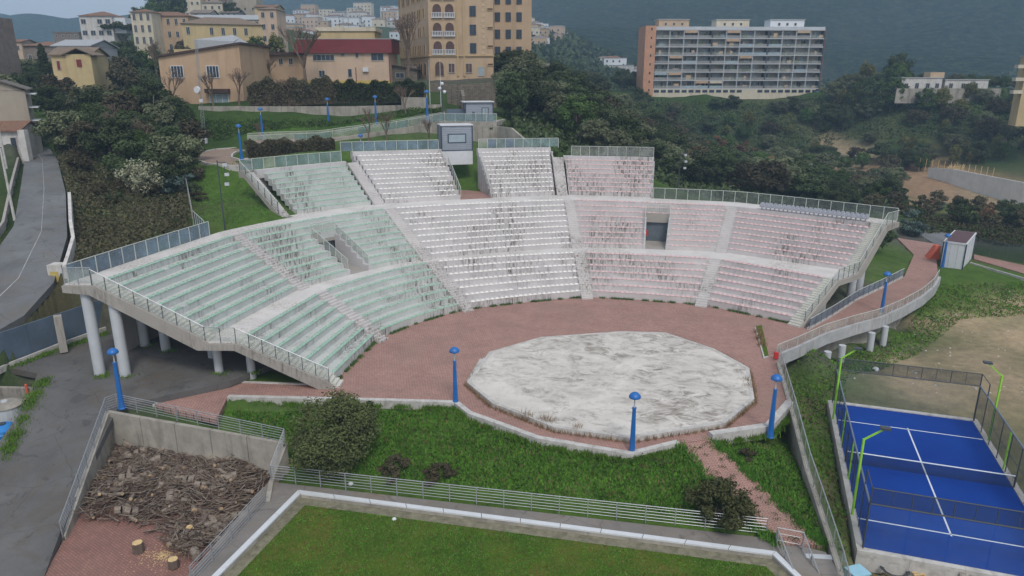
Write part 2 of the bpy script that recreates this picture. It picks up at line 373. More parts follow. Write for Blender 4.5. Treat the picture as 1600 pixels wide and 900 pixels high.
def fieldmat():
    m,nt,b=newmat('mown_grass'); v=gpos(nt)
    col=ramp(nt,noise(nt,.3,7,.7,v,.3),[(.3,(.04,.1,.01)),(.52,(.08,.13,.016)),(.72,(.15,.125,.03))])
    col=mix(nt,.5,col,ramp(nt,noise(nt,9,4,.8,v),[(.3,(.4,.4,.4)),(.7,(1.3,1.3,1.3))]),'MULTIPLY')
    nt.links.new(col,b.inputs['Base Color']);b.inputs['Roughness'].default_value=.95;b.inputs['Specular IOR Level'].default_value=.1;setbump(nt,b,noise(nt,18,4,.8,v),.7,.05);return m
M['field']=fieldmat()
def terrmat():
    m,nt,b=newmat('ground_cover'); v=gpos(nt); at=N(nt,'ShaderNodeAttribute',attribute_name='Col')
    col=mix(nt,.75,at.outputs['Color'],ramp(nt,noise(nt,.9,7,.75,v),[(.28,(.45,.47,.5)),(.72,(1.35,1.3,1.25))]),'MULTIPLY')
    col=mix(nt,.5,col,ramp(nt,noise(nt,.06,6,.7,v),[(.3,(.6,.62,.6)),(.7,(1.25,1.2,1.1))]),'MULTIPLY')
    nt.links.new(col,b.inputs['Base Color']);b.inputs['Roughness'].default_value=.95;b.inputs['Specular IOR Level'].default_value=.1;setbump(nt,b,noise(nt,3,6,.75,v),.6,.15);return m
M['terrain']=terrmat()
def mountmat():
    m,nt,b=newmat('wooded_mountain'); v=gpos(nt)
    col=ramp(nt,noise(nt,.11,9,.8,v),[(.35,(.008,.018,.01)),(.52,(.04,.07,.03)),(.7,(.14,.15,.08))])
    col=mix(nt,ramp(nt,noise(nt,.006,6,.7,v),[(.55,(0,0,0)),(.75,(.55,)*3)]),col,(.13,.13,.1))
    nt.links.new(col,b.inputs['Base Color']);b.inputs['Roughness'].default_value=1;b.inputs['Specular IOR Level'].default_value=0;setbump(nt,b,noise(nt,.12,6,.85,v),1.,14);return m
M['mount']=mountmat()
# ---------------- grandstand survey: rings about the orchestra centre ----------------
CX,CY=9.94,52.1
TH=[38.3,63.9,93.6,126.5,153.7,179.2]
RA=[24.4,24.5,25.0,25.3,25.35,24.6]; RB=[29.6,30.2,30.2,31.9,31.5,31.4]
RC=[34.2,34.0,33.1,33.5,34.3,34.3]; RD=[38.6,39.0,39.7,41.5,42.0,41.9]; RO=[41.6,42.4,43.6,45.2,44.6,44.4]
RE=[44,44,44.2,45.4,46.5,47]; RF=[50,49.4,49.6,53.3,52.3,52]
BUL=[.2,.25,.35,.85,.08]
def ring(tab,th):
    if th<=TH[0]: i=0
    elif th>=TH[-1]: i=4
    else: i=max(j for j in range(5) if TH[j]<=th)
    t=(th-TH[i])/(TH[i+1]-TH[i]); r=lerp(tab[i],tab[i+1],min(1,max(0,t)))
    if 0<t<1:
        h=math.radians(TH[i+1]-TH[i])/2; a=(t-.5)*2*h; ch=math.cos(h)/math.cos(a); r*=lerp(ch,1,BUL[i])
    return r
def pt(th,r,z): a=math.radians(th); return (CX+r*math.cos(a),CY+r*math.sin(a),z)
zA,zB,zC,zD=.75,3.87,4.4,8.56
def rowR(tier,k,th):
    if tier==0: return lerp(ring(RA,th),ring(RB,th),k/6)
    if tier==1: return lerp(ring(RC,th),ring(RD,th),k/8)
    return lerp(ring(RE,th),ring(RF,th),k/9)
def rowZ(tier,k): return (zA,zC,9.1)[tier]+.52*k
# ---------------- terrain ----------------
G=(.07,.135,.025); GD=(.04,.075,.02); BR=(.075,.068,.04); DT=(.36,.29,.195); DO=(.32,.215,.14); FO=(.045,.075,.028); CO=(.1,.1,.09); GY=(.15,.145,.08); MT=(.05,.075,.045)
T=[]
def tz(px,py,z,c): T.append((*W(px,py,z),c))
def ty(px,py,Y,c): T.append((*P(px,py,Y),c))
def tw(x,y,z,c): T.append((x,y,z,c))
for q in [(1250,700,-2.3,G),(1300,640,-2.6,GY),(1275,760,-2.5,GY),(1400,560,-2.5,DT),(1440,600,-2.5,DT),(1590,600,-2.3,DT),(1340,885,-3.0,GY),(1420,890,-3.1,DT),(1590,895,-3.2,DT),(1600,530,-2.,DT),(1500,500,-1.8,DT),(1440,500,-2.0,DT),(1520,560,-2.3,DT),(1600,480,-1.2,DT),(1470,450,-1.,G),(1540,430,-.5,G),(1600,440,-.6,G),(1600,400,-.7,GD),(1255,600,-2.8,G),(1340,555,-2.8,G),(1400,520,-2.5,G),(1440,475,-1.8,G),(1480,432,-.5,G),(1700,600,-2.2,GD),(1700,450,-1,GD),
  (30,645,-1.2,GD),(0,690,-1.9,GD),(20,612,-.3,GD),(-60,700,-2.4,GD),(-40,620,-.6,GD),(45,592,.5,CO),(-60,800,-3.4,GD),(1240,590,-2.7,G),(1290,566,-2.8,G),(1340,535,-2.7,G),(1390,515,-2.4,G),(1430,488,-1.9,G),(1455,470,-1.3,G),
  (1150,720,-.7,G),(1220,720,-.9,G),(1280,845,-2.1,G),(1230,780,-1.5,G),(1100,730,-.6,G),(1180,800,-1.7,G),
  (360,632,-.15,G),(500,650,-.5,G),(700,650,-.4,G),(850,700,-.5,G),(990,725,-.4,G),(1060,710,-.4,G),(460,740,-1.95,G),(700,770,-2.,G),(900,800,-2.,G),(1100,825,-2.,G),(600,690,-1.2,G),(800,740,-1.3,G),(1000,770,-1.3,G),
  (303,350,8.5,G),(400,350,8.45,G),(440,345,8.4,G),(350,300,10.3,G),(340,262,12.75,G),(378,252,12.9,G),(310,250,12.7,G),(300,235,13.0,G),(345,215,14.3,GD),(320,222,13.8,GD),
  (150,405,7.6,BR),(200,380,8.2,BR),(290,355,8.4,BR),(130,360,8.4,BR),(250,330,9.4,BR),(130,300,10.8,BR),(250,280,11.4,BR),
  (105,395,7.4,BR),(108,330,9.8,GD)]: tz(*q)
for q in [(-38.3,56.9,3.9,BR),(-37,66,7.6,BR),(-40.5,60.5,5.8,BR),(-52.5,83,10.9,GD),(-64.5,101,12.5,GD),(-71,110.5,13.2,GD),(-51.5,54,4.4,GD),(-51,62,6.4,BR),(-55,72,9.2,GD),(-62,84,11.2,GD),(-70,99,12.6,GD),(-75,108,13.2,GD),(-60,50,3,GD),(-80,60,7,FO),(-90,90,13,FO),
  (-41.9,53,3.6,GD),(-42.3,46,3,GD),(-41.0,40,.0,GD),(-42,25,-2.,GD),(-37,53,1.6,CO),(-36.5,61,1.7,CO),(-30,60,1.2,CO),(-25,56,.4,CO),(-20,60,-.2,CO),(-34,45,.1,G),(-37,40,-1.2,G),(-38,30,-3.1,GD),(-30,30,-3.2,CO),(-28,20,-3.4,CO),(-28,38,-2.3,CO),(-26,34,-3.,CO),
  (9,50,-.5,CO),(0,62,-.5,CO),(20,62,-.5,CO),(28,62,-.6,CO),(-8,56,-.5,CO),(10,72,-.5,CO),(-20,36,-3.5,CO),(-20,41,-3.5,CO),(0,25,-3,GD),(0,34,-3,GD),(12,30,-3,GD),(-10,30,-3,GD),(20,25,-3.2,GD),(40,25,-3.3,GD)]: tw(*q)
for th,r_ in((30,17),(32,22),(33,27),(33.5,33),(35,40)): tw(*pt(th,r_,-3.0),CO)
for th,z27,z34,z41,z46 in [(40,-.3,-.2,0,.2),(60,-.3,.1,1.5,2.5),(75,-.3,.8,4,6.5),(90,-.3,1.5,6,8.0),(105,-.3,1.6,6.8,8.1),(120,-.3,1.6,6.8,8.2),(135,-.3,1.2,6,8.2),(148,-.3,.8,3.5,8.2),(160,-.3,.6,1.5,7.9),(172,.1,.6,1.3,1.6)]:
    for R_,z in((27,z27),(34,z34),(41,z41),(46.5,z46)): tw(*pt(th,R_,z),CO if R_<45 else G)
for th,R_,z in [(84,53,8.5),(80,60,9),(96,56,12.5),(110,53,9),(109.5,47,8.1),(109.5,58,13),(120,57,13.4),(128,57,13),(135,56,12.7),(68,52,4.5),(55,52,1.5),(48,58,.6)]: tw(*pt(th,R_,z),G)
for q in [(500,215,114,G),(450,200,120,G),(400,200,120,G),(690,182,116,CO),(740,182,118,CO),(770,180,118,G),(600,195,118,G),(350,195,121,GD),(420,193,122,GD),(520,193,122,GD),(330,190,122,GD)]: ty(*q)
for q in [(330,170,127,GD),(450,170,126,GD),(640,168,125,GD),(420,133,150,GD),(600,133,148,GD),(280,166,127,GD),(370,167,127,GD),(700,125,150,CO),(800,120,152,CO),(650,140,140,GD),(700,165,126,GD),
   (300,167,150,GD),(500,120,170,GD),
   (200,240,96,FO),(130,235,100,FO),(100,215,112,G),(160,190,118,FO),(230,190,118,FO),(260,190,115,FO),(80,170,140,G),(150,150,150,FO),(60,160,148,FO),(20,205,108,FO),(45,205,112,G),(10,230,100,CO),(-40,200,110,FO),(-100,220,100,FO),
   (110,152,152,CO),(200,130,165,FO),(200,102,220,FO),(160,98,255,FO),(250,100,210,FO),(350,105,200,FO),(330,62,290,FO),(350,30,330,FO),(300,30,340,FO),(400,35,330,FO),(100,118,260,FO),(40,120,260,FO),(430,60,320,FO),(240,55,300,FO),(170,58,330,FO),(30,125,200,FO),(-60,120,230,FO),
   (820,200,122,GD),(860,222,108,GD),(810,135,160,FO),(870,160,150,FO),(900,215,125,FO),(940,240,120,FO),(900,255,112,FO),(1000,270,135,FO),(1040,300,105,GD),(1000,235,170,FO),(960,190,190,FO),(920,150,220,FO),(1090,310,115,GD),(1180,300,140,FO),(1260,325,130,FO),(1350,330,125,FO),(1100,265,190,FO),
   (1003,150,268,GD),(1100,148,270,GD),(1280,146,272,GD),(1340,150,262,FO),(1400,147,248,GD),(1550,147,240,GD),(1650,150,235,GD),(1100,205,250,FO),(1200,205,248,FO),(1350,200,240,FO),(1450,190,232,FO),(1600,190,222,FO),(1000,200,240,FO),(1100,240,232,FO),(1250,225,243,FO),(1400,230,228,FO),(1550,250,208,FO),(1650,265,200,FO),
   (1290,243,238,DT),(1330,248,232,DT),(1400,262,215,DO),(1480,275,198,DO),(1540,300,180,DT),(1610,322,165,DT),(1270,270,205,FO),(1330,272,210,DO),(1380,285,195,DO),(1420,300,180,DO),(1450,285,190,DO),(1330,305,168,FO),(1380,318,150,DT),(1430,316,155,DO),(1480,325,150,G),(1530,318,158,DO),(1600,345,140,FO),(1500,345,135,FO),(1450,350,120,FO),(1420,338,132,G),
   (1600,375,115,GD),(1540,395,104,GD),(1450,380,108,CO),(1500,372,112,CO),(1430,372,110,CO)]: ty(*q)
for q in [(960,150,330,MT),(1050,165,340,MT),(1290,165,330,MT),(1450,160,310,MT),(1650,165,300,MT),(950,140,420,MT),(890,105,430,MT),(830,90,430,MT),(860,70,520,MT),(900,60,560,MT),(825,60,520,MT),(970,128,520,MT),(1050,128,540,MT),(940,100,600,MT),
   (640,85,400,MT),(540,80,420,MT),(620,55,620,MT),(520,52,600,MT),(450,62,560,MT),(470,30,900,MT),(560,28,900,MT),(640,28,900,MT),(820,35,800,MT),(900,40,850,MT),(1000,100,700,MT),(1200,140,600,MT),(1400,140,560,MT),(1650,140,520,MT),
   (150,105,330,MT),(50,130,330,MT),(-100,130,330,MT),(60,110,700,MT),(200,105,700,MT),(350,95,700,MT),(60,105,1500,MT),(300,100,1500,MT)]: ty(*q)
T=np.array([(a,b,c,*d) for a,b,c,d in T])
_x=T[:,:2]/50.; _n=len(T)
_K=np.sqrt(((_x[:,None]-_x[None])**2).sum(-1)+1e-4); _A=np.zeros((_n+3,_n+3)); _A[:_n,:_n]=_K-.0008*np.eye(_n)*-1; _A[:_n,_n]=1;_A[:_n,_n+1:]=_x;_A[_n,:_n]=1;_A[_n+1:,:_n]=_x.T
_w=np.linalg.solve(_A,np.r_[T[:,2],0,0,0])
def TZ(x,y):
    x=np.atleast_1d(np.asarray(x,float));y=np.atleast_1d(np.asarray(y,float)); out=np.empty(len(x))
    for i in range(0,len(x),20000):
        q=np.c_[x[i:i+20000],y[i:i+20000]]/50.; d=np.sqrt(((q[:,None]-_x[None])**2).sum(-1)+1e-4)
        out[i:i+20000]=d@_w[:_n]+_w[_n]+q@_w[_n+1:]
    return out
def tz1(x,y): return float(TZ([x],[y])[0])
def inpoly(x,y,poly):
    c=np.zeros(len(x),bool); n=len(poly)
    for i in range(n):
        x1,y1=poly[i][:2];x2,y2=poly[(i+1)%n][:2]
        if y1==y2: continue
        t=((y1>y)!=(y2>y))&(x<(x2-x1)*(y-y1)/(y2-y1)+x1); c^=t
    return c
# flat pieces of the site
K1=[W(355,622)[:2],W(575,627)[:2],W(710,631)[:2],W(730,647)[:2],W(840,687)[:2],W(985,712)[:2],W(1062,693)[:2],W(1112,686)[:2],W(1205,672)[:2],W(1238,634)[:2],W(1213,556)[:2]]
RAMP_OUT=[pt(27.9,15.4,0)[:2],W(1290,522)[:2],W(1375,497)[:2],W(1440,464)[:2],W(1466,434)[:2],W(1463,400)[:2],(63,104)]
RAMP_IN=[(59.5,108),W(1428,398)[:2],W(1413,432)[:2],W(1340,467)[:2],W(1264,514)[:2]]
arcin=[pt(t,ring(RA,t)+1.2,0)[:2] for t in range(40,180,6)]
LB=[W(385,548)[:2],W(240,632)[:2],W(338,655)[:2]]
PLAZA=K1+RAMP_OUT[1:]+RAMP_IN+arcin+LB
YARD=[W(170,642,.3)[:2],W(445,694,0)[:2],W(424,752,-2)[:2],W(420,785,-3)[:2],W(300,912,-3)[:2],(-17.5,28),(-27.5,28),W(66,905,-3)[:2],W(100,830,-2.6)[:2]]
FIELD=[W(466,766,-2)[:2],W(1212,862,-2)[:2],(17.,28.),(-17.4,28.)]
STRIPP=[W(420,752,-2)[:2],W(1197,840,-2)[:2],W(1290,862,-2)[:2],W(1320,905,-2)[:2],(16.5,27.9),(-18.2,27.9)]
CC=(28.25,43.07); CYAW=-.327
def ct(u,v,z=0): c,s=math.cos(CYAW),math.sin(CYAW); return (CC[0]+u*c-v*s,CC[1]+u*s+v*c,-2.2+z)
COURT=[ct(u,v)[:2] for u,v in((-5.6,-10.6),(5.6,-10.6),(5.6,10.6),(-5.6,10.6))]
roadR=[(-44.5,18,-1.2),(-43.6,32,.9),(-42.9,42,2.4),(-42.3,50,3.5),(-41.0,56.9,4.6),(-41.2,61.7,6.1),(-44.2,69.5,8.6),(-51.9,82.8,11),(-63.5,100.8,12.7),(-70.3,110.2,13.4),(-84,120,14.2)]
roadL=[(-52,18,-1.2),(-51.2,32,.9),(-50.5,42,2.4),(-49.8,50,3.5),(-48.6,56.9,4.8),(-48.6,63,6.6),(-51,71.9,9.2),(-58.5,85,11.3),(-68.2,101,12.8),(-74,108.5,13.4),(-86,115,14.2)]
ROAD=[p[:2] for p in roadR]+[p[:2] for p in roadL[::-1]]
laneL=[(-41.0,61.5),(-40.6,53.2),W(62,600,.3)[:2],W(56,618,.2)[:2],W(50,642,-.2)[:2],W(0,724,-1.9)[:2],W(-60,802,-3)[:2],(-33,22)]
laneR=[(-22,62),(-18.5,58),(-22.5,52.5),(-29.2,48.2),(-28.2,42),W(96,842,-2.9)[:2],W(68,905,-3.0)[:2],(-25.2,22)]
LANE=laneL+laneR[::-1]
def laneZ(x,y):
    xs=[20,30,34,38,42,46,50,56,62]; zs=[-3.6,-3.2,-2.9,-2.3,-1.4,-.3,.45,.7,.8]
    return float(np.interp(y,xs,zs)+np.interp(x,[-41,-34,-24],[.9,.4,0])*np.interp(y,[40,50],[0,1]))
th_=np.radians(np.linspace(-50,50,520)); r_=np.concatenate([14*np.exp(np.linspace(0,math.log(320/14),330)),320*np.exp(np.linspace(.01,math.log(2300/320),130))])
RR,TT=np.meshgrid(r_,th_); X=(RR*np.sin(TT)).ravel(); Y=(RR*np.cos(TT)).ravel(); Z=TZ(X,Y)
nz=np.sin(X*.9+np.cos(Y*.7)*2)*np.cos(Y*.8+X*.3)*.12*np.clip((np.hypot(X-10,Y-50)-25)/40,0.3,1.)
Z=Z+nz; far=np.clip((RR.ravel()-260)/200,0,1)
Z+=far*(np.sin(X/37+np.sin(Y/51)*2)*np.cos(Y/43)*6)
# mountains
def gauss(cx,cy,sx,sy,h,rot=0):
    c,s=math.cos(rot),math.sin(rot); dx=X-cx;dy=Y-cy; u=dx*c+dy*s;v=-dx*s+dy*c
    return h*np.exp(-(u/sx)**2/2-(v/sy)**2/2)
rug=1+.10*np.sin(X/140+np.sin(Y/170)*1.7)+.06*np.sin(X/61+Y/83)+.035*np.sin(X/27-Y/35)
mask=np.clip((RR.ravel()-560)/400,0,1)
base=np.minimum(Z,60)
Mz=(gauss(950,1500,560,380,225)+gauss(260,1600,330,270,185)+gauss(-330,1720,260,250,112)+gauss(1000,950,300,150,60)+gauss(-1100,1600,330,180,105))*rug
Z=np.where(mask>0,lerp(Z,base+Mz,mask),Z)
for poly,z in((PLAZA,-.55),(YARD,-3.6),(STRIPP,-3.6),(FIELD,-3.2),(COURT,-3.6)):
    i=inpoly(X,Y,poly); Z[i]=np.minimum(Z[i],z)
i=np.where(inpoly(X,Y,LANE))[0]; Z[i]=[min(Z[k],laneZ(X[k],Y[k])-.35) for k in i]
i=np.hypot(X+55,Y-75)<80; ii=np.where(i)[0]
_ry=[p[1] for p in roadR]; _rz=[p[2] for p in roadR]; _ly=[p[1] for p in roadL]; _lz=[p[2] for p in roadL]; _lx=[p[0] for p in roadL]; _rx=[p[0] for p in roadR]
xl=np.interp(Y,_ly,_lx)-.8; xr=np.interp(Y,_ry,_rx)+.5; k=i&(X>xl)&(X<xr)&(Y<118)&(Y>18)
Z[k]=np.minimum(Z[k],np.minimum(np.interp(Y[k],_ly,_lz),np.interp(Y[k],_ry,_rz))-.5); Z[inpoly(X,Y,ROAD)]-=.3
d2=((X[:,None]-T[None,:,0])**2+(Y[:,None]-T[None,:,1])**2)
wts=1/(d2+1.5)**1.6; wts/=wts.sum(1,keepdims=True); cols=wts@T[:,3:6]; del d2,wts
nr,nt_=RR.shape[1],RR.shape[0]; idx=np.arange(nr*nt_).reshape(nt_,nr)
Fq=np.stack([idx[:-1,:-1],idx[1:,:-1],idx[1:,1:],idx[:-1,1:]],-1).reshape(-1,4)[:,::-1]
fm=(RR[:-1,:-1].ravel()>620).astype(np.int32)
ter=np_mesh('ground',np.c_[X,Y,Z],Fq,[M['terrain'],M['mount']],mi=fm,cols=cols); struct(ter); ter.data.polygons.foreach_set('use_smooth',[True]*len(Fq))
def sheet(name,poly,z,m,depth=.5): b=MB(); b.prism(poly,z-depth,z); return struct(b.build(name,m))
sheet('plaza',PLAZA,0,M['plaza'],.45)
sheet('yard_floor',YARD,-3,M['yardp'],.4)
sheet('lawn_field',FIELD,-2.3,M['field'],.4)
b=MB()
q=[FIELD[0],FIELD[1],FIELD[2],FIELD[3]]
def inset(poly,d):
    n=len(poly);out=[]
    cx=sum(p[0] for p in poly)/n;cy=sum(p[1] for p in poly)/n
    for i in range(n):
        p0=Vector(poly[i-1]);p1=Vector(poly[i]);p2=Vector(poly[(i+1)%n])
        e1=(p1-p0).normalized();e2=(p2-p1).normalized();n1=Vector((-e1.y,e1.x));n2=Vector((-e2.y,e2.x))
        if n1.dot(Vector((cx,cy))-p1)<0:n1=-n1
        if n2.dot(Vector((cx,cy))-p1)<0:n2=-n2
        m=(n1+n2).normalized(); out.append(tuple(p1+m*(d/max(.2,m.dot(n1)))))
    return out
fi=inset(FIELD,.35); fg=inset(FIELD,1.05)
def ringmesh(name,a,c,z0,z1,m,ks):
    b=MB()
    for i in ks:
        j=(i+1)%len(a); b.hexa([(*a[i],z0),(*a[j],z0),(*c[j],z0),(*c[i],z0)][::-1],[(*a[i],z1),(*a[j],z1),(*c[j],z1),(*c[i],z1)][::-1])
    return b.build(name,m)
ringmesh('gutter_strip',fi,fg,-2.5,-2.285,M['gut'],[0,1,3])['kind']='structure'
STR=[STRIPP[0],STRIPP[1],STRIPP[2],STRIPP[3],STRIPP[4],FIELD[2],FIELD[1],FIELD[0],FIELD[3],STRIPP[5]]
b=MB(); b.hexa([(*p,-3.4) for p in STR],[(*p,-2.02) for p in STR]); o=b.build('concrete_walkway',M['path']); struct(o)
cop=thing('coping','white coping edging round the mown lower lawn','kerb',(*FIELD[0],-2.5),world=True)
for a,c_,ia,ic in ((FIELD[0],FIELD[1],fi[0],fi[1]),(FIELD[3],FIELD[0],fi[3],fi[0]),(FIELD[1],FIELD[2],fi[1],fi[2])):
    L=math.dist(a,c_); n=max(2,int(L/2.4))
    for i in range(n):
        t0,t1=i/n+.0008,(i+1)/n-.0008
        p=[(lerp(a[0],c_[0],t),lerp(a[1],c_[1],t)) for t in(t0,t1)]; r=[(lerp(ia[0],ic[0],t),lerp(ia[1],ic[1],t)) for t in(t0,t1)]
        b=MB(); b.prism([p[0],p[1],r[1],r[0]],-2.06,-1.96); b.build('coping_stone',M['whitem'],cop)
    b=MB(); b.prism([a,c_,ic,ia],-2.6,-2.065); b.build('base_wall',M['rawwall'],cop)
def ribbon(name,L,R,m,dz=0,thick=.6,n=6):
    b=MB()
    def dens(A):
        out=[]
        for i in range(len(A)-1):
            for k in range(n): out.append(tuple(lerp(A[i][j],A[i+1][j],k/n) for j in range(len(A[0]))))
        return out+[A[-1]]
    L,R=dens(L),dens(R)
    for i in range(len(L)-1):
        a,b_,c,d=L[i],R[i],R[i+1],L[i+1]
        b.hexa([(*p[:2],p[2]-thick) for p in(a,b_,c,d)],[(*p[:2],p[2]+dz) for p in(a,b_,c,d)])
    return b.build(name,m)
struct(ribbon('road',roadL,roadR,M['road']))
mid=[v3l(a,b_,.52) for a,b_ in zip(roadL,roadR)]; mid2=[v3l(a,b_,.533) for a,b_ in zip(roadL,roadR)]
struct(ribbon('road_marking',mid,mid2,M['rline'],.03,.02))
for A,B,t in():
    struct(ribbon('road_marking',[v3l(a,b_,t) for a,b_ in zip(A,B)],[v3l(a,b_,t+.014) for a,b_ in zip(A,B)],M['line'],.03,.02))
b=MB()
nn=10
def lanep(k,t):
    a,c=laneL[k],laneR[k]; x,y=lerp(a[0],c[0],t),lerp(a[1],c[1],t); return (x,y,laneZ(x,y))
for k in range(len(laneL)-1):
    for s in range(4):
        for i in range(nn):
            def q(u,t):
                a=v3l((*laneL[k],0),(*laneL[k+1],0),u); c=v3l((*laneR[k],0),(*laneR[k+1],0),u); x,y=lerp(a[0],c[0],t),lerp(a[1],c[1],t); return (x,y,laneZ(x,y))
            A=[q(s/4,i/nn),q(s/4,(i+1)/nn),q((s+1)/4,(i+1)/nn),q((s+1)/4,i/nn)]
            b.hexa([(x,y,z-.5) for x,y,z in A],A)
struct(b.build('asphalt_yard',M['asphalt']))
# path from plaza down to the stairs
PA=[W(1063,694,-.0),W(1100,742,-.75),W(1130,775,-1.25),W(1190,832,-1.85),W(1215,850,-1.95)]
PB=[W(1110,688,-.0),W(1165,735,-.75),W(1205,775,-1.25),W(1262,830,-1.85),W(1285,852,-1.95)]
struct(ribbon('brick_path',[(*p[:2],p[2]+.03) for p in PA],[(*p[:2],p[2]+.03) for p in PB],M['plaza']))
# ---------------- grandstand ----------------
GS=thing('grandstand','weathered open-air concrete grandstand with green, white and pink seat blocks round the paved stage area','grandstand',(CX,CY+30,0),world=True)
def arcblock(mb,tha,thb,ra,rb,z0,z1,n=4,ea=0.,eb=0.,mi=None):
    """ra, rb: functions of angle (inner / outer radius); ea, eb: metres left free at each end"""
    for i in range(n):
        q=[]
        for t,f in((i/n,ra),((i+1)/n,ra),((i+1)/n,rb),(i/n,rb)):
            r0=f(lerp(tha,thb,t)); a=tha+math.degrees(ea/r0); c=thb-math.degrees(eb/r0); th=lerp(a,c,t); q.append(pt(th,f(th),0)[:2])
        mb.hexa([(*p,z0) for p in q],[(*p,z1) for p in q],mi)
def Rf(tier,k): return lambda th: rowR(tier,k,th)
def off(f,d): return lambda th:f(th)+d
WC=[M['pink_c'],M['pink_c'],M['white'],M['green_c'],M['green_c']]; SC=['p','p','w','g','g']
SEATS={'g':[],'w':[],'p':[]}
def seatrow(key,f,z,tha,thb,ea,eb):
    r=f((tha+thb)/2); a=tha+math.degrees((ea+.1)/r); c=thb-math.degrees((eb+.1)/r); L=math.radians(c-a)*r; n=max(1,int(L/.53))
    for i in range(n):
        if random.random()<.012: continue
        th=lerp(a,c,(i+.5)/n); rr=f(th)
        # local tangent direction
        p0=pt(th-.3,f(th-.3),0);p1=pt(th+.3,f(th+.3),0); ang=math.atan2(p1[1]-p0[1],p1[0]-p0[0])
        x,y,_=pt(th,rr,0); SEATS[key].append((x,y,z,ang+random.uniform(-.03,.03)))
AW=.64; EW=1.25
def segs(tier,w,k):
    a,c=TH[w],TH[w+1]; ea=EW if w==0 else AW; eb=EW if w==4 else AW
    if tier==1 and w in(1,3) and k<6:
        o0,o1=(74.7,79.4) if w==1 else (138.6,143.1)
        return [(a,o0,ea,.16),(o1,c,.16,eb)]
    return [(a,c,ea,eb)]
for tier,K in((0,7),(1,9)):
    for w in range(5):
        for k in range(K):
            f=Rf(tier,k); z=rowZ(tier,k)
            g=Rf(tier,k+1) if k<K-1 else off(f,.5)
            for a,c,ea,eb in segs(tier,w,k):
                b=MB(); arcblock(b,a,c,f,off(g,.04) if k<K-1 else g,z-(.8 if not(tier==0 and k==0) else 1.0),z,n=5 if c-a>12 else 3,ea=ea,eb=eb)
                b.build('terrace_row',WC[w],GS); 
                if not(tier==1 and k==8 and w==0): seatrow(SC[w],f,z,a,c,ea,eb)
UP=[('p',78.6,93.1,8,.05,.1),('w',95.2,106.8,10,.15,.16),('w',112.6,125.2,10,.16,.15),('g',127.1,140.8,8,.15,1.0)]
for key,a,c,K,ea,eb in UP:
    for k in range(K):
        f=Rf(2,k); g=Rf(2,k+1); z=rowZ(2,k); b=MB()
        arcblock(b,a,c,f,off(g,.04),z-.8,z,n=4,ea=ea,eb=eb); b.build('terrace_row',{'p':M['pink_c'],'w':M['white'],'g':M['green_c']}[key],GS)
        seatrow(key,f,z,a,c,ea,eb)
    f=Rf(2,K); b=MB(); arcblock(b,a-.1,c+.1 if key!='g' else c,f,off(f,.75),rowZ(2,K)-1,rowZ(2,K),n=4); b.build('back_ledge',M['white'],GS)
# walkways
for w in range(5):
    b=MB(); arcblock(b,TH[w],TH[w+1],off(Rf(0,6),.5),lambda th:rowR(1,0,th)+.05,zB-.42,zB+.004,n=6); b.build('walkway',M['walk'],GS)
    b=MB(); arcblock(b,TH[w],TH[w+1],off(Rf(1,8),.5),(lambda th: ring(RO,th)),zD-.42,zD+.004,n=8); b.build('walkway',M['walk'],GS)
b=MB(); arcblock(b,78.6,141,lambda th:ring(RO,th)-.3,lambda th:ring(RE,th)+.1,zD-.4,zD,n=14); b.build('walkway',M['walk'],GS)
# aisle floor under the steps and the steps themselves
STEP_STUFF=MB(); nsteps=[0]
def stepq(th,r0,r1,z,s0,s1,thick=.42):
    q=[]
    for r,s in((r0,s0),(r0,s1),(r1,s1),(r1,s0)):
        t=th+math.degrees(s/r); q.append(pt(t,r,0)[:2])
    return [(*p,z-thick) for p in q],[(*p,z) for p in q]
def aisle(th,tier,K,s0,s1,mat,skip=()):
    seq=[]
    r0=rowR(tier,0,th); z0=rowZ(tier,0)
    base=0 if tier==0 else (zB if tier==1 else zD)
    n0=4 if tier==0 else 3; rise=(z0-base)/n0
    for j in range(1,n0): seq.append((r0-.30*(n0-j),r0-.30*(n0-j)+.34,base+rise*j))
    for k in range(K-1 if tier<2 else K):
        a=rowR(tier,k,th); c=rowR(tier,k+1,th); 
        for j in range(3): seq.append((lerp(a,c,j/3),lerp(a,c,(j+1)/3)+.04,rowZ(tier,k)+.52*j/3))
    if tier<2:
        a=rowR(tier,K-1,th); seq.append((a,a+.55,rowZ(tier,K-1)))
    for i,(a,c,z) in enumerate(seq):
        bb,tt=stepq(th,a,c,z,s0,s1)
        if tier<2: nsteps[0]+=1; b=MB(); b.hexa(bb,tt); b.build('step',mat,GS)
        else: STEP_STUFF.hexa(bb,tt)
for i in range(1,5):
    aisle(TH[i],0,7,-AW+.01,AW-.01,M['step']); aisle(TH[i],1,9,-AW+.01,AW-.01,M['step'])
aisle(TH[0],0,7,0,EW-.02,M['cream_step']); aisle(TH[0],1,9,0,EW-.02,M['cream_step'])
aisle(TH[5],0,7,-EW+.02,0,M['cream_step']); aisle(TH[5],1,9,-EW+.02,0,M['cream_step'])
aisle(126.15,2,8,-.72,.72,M['step']); aisle(94.15,2,8,-.72,.72,M['step']); aisle(141.9,2,8,-.55,.5,M['step'])
STEP_STUFF.build('upper_steps',M['step'],GS,kind='stuff')
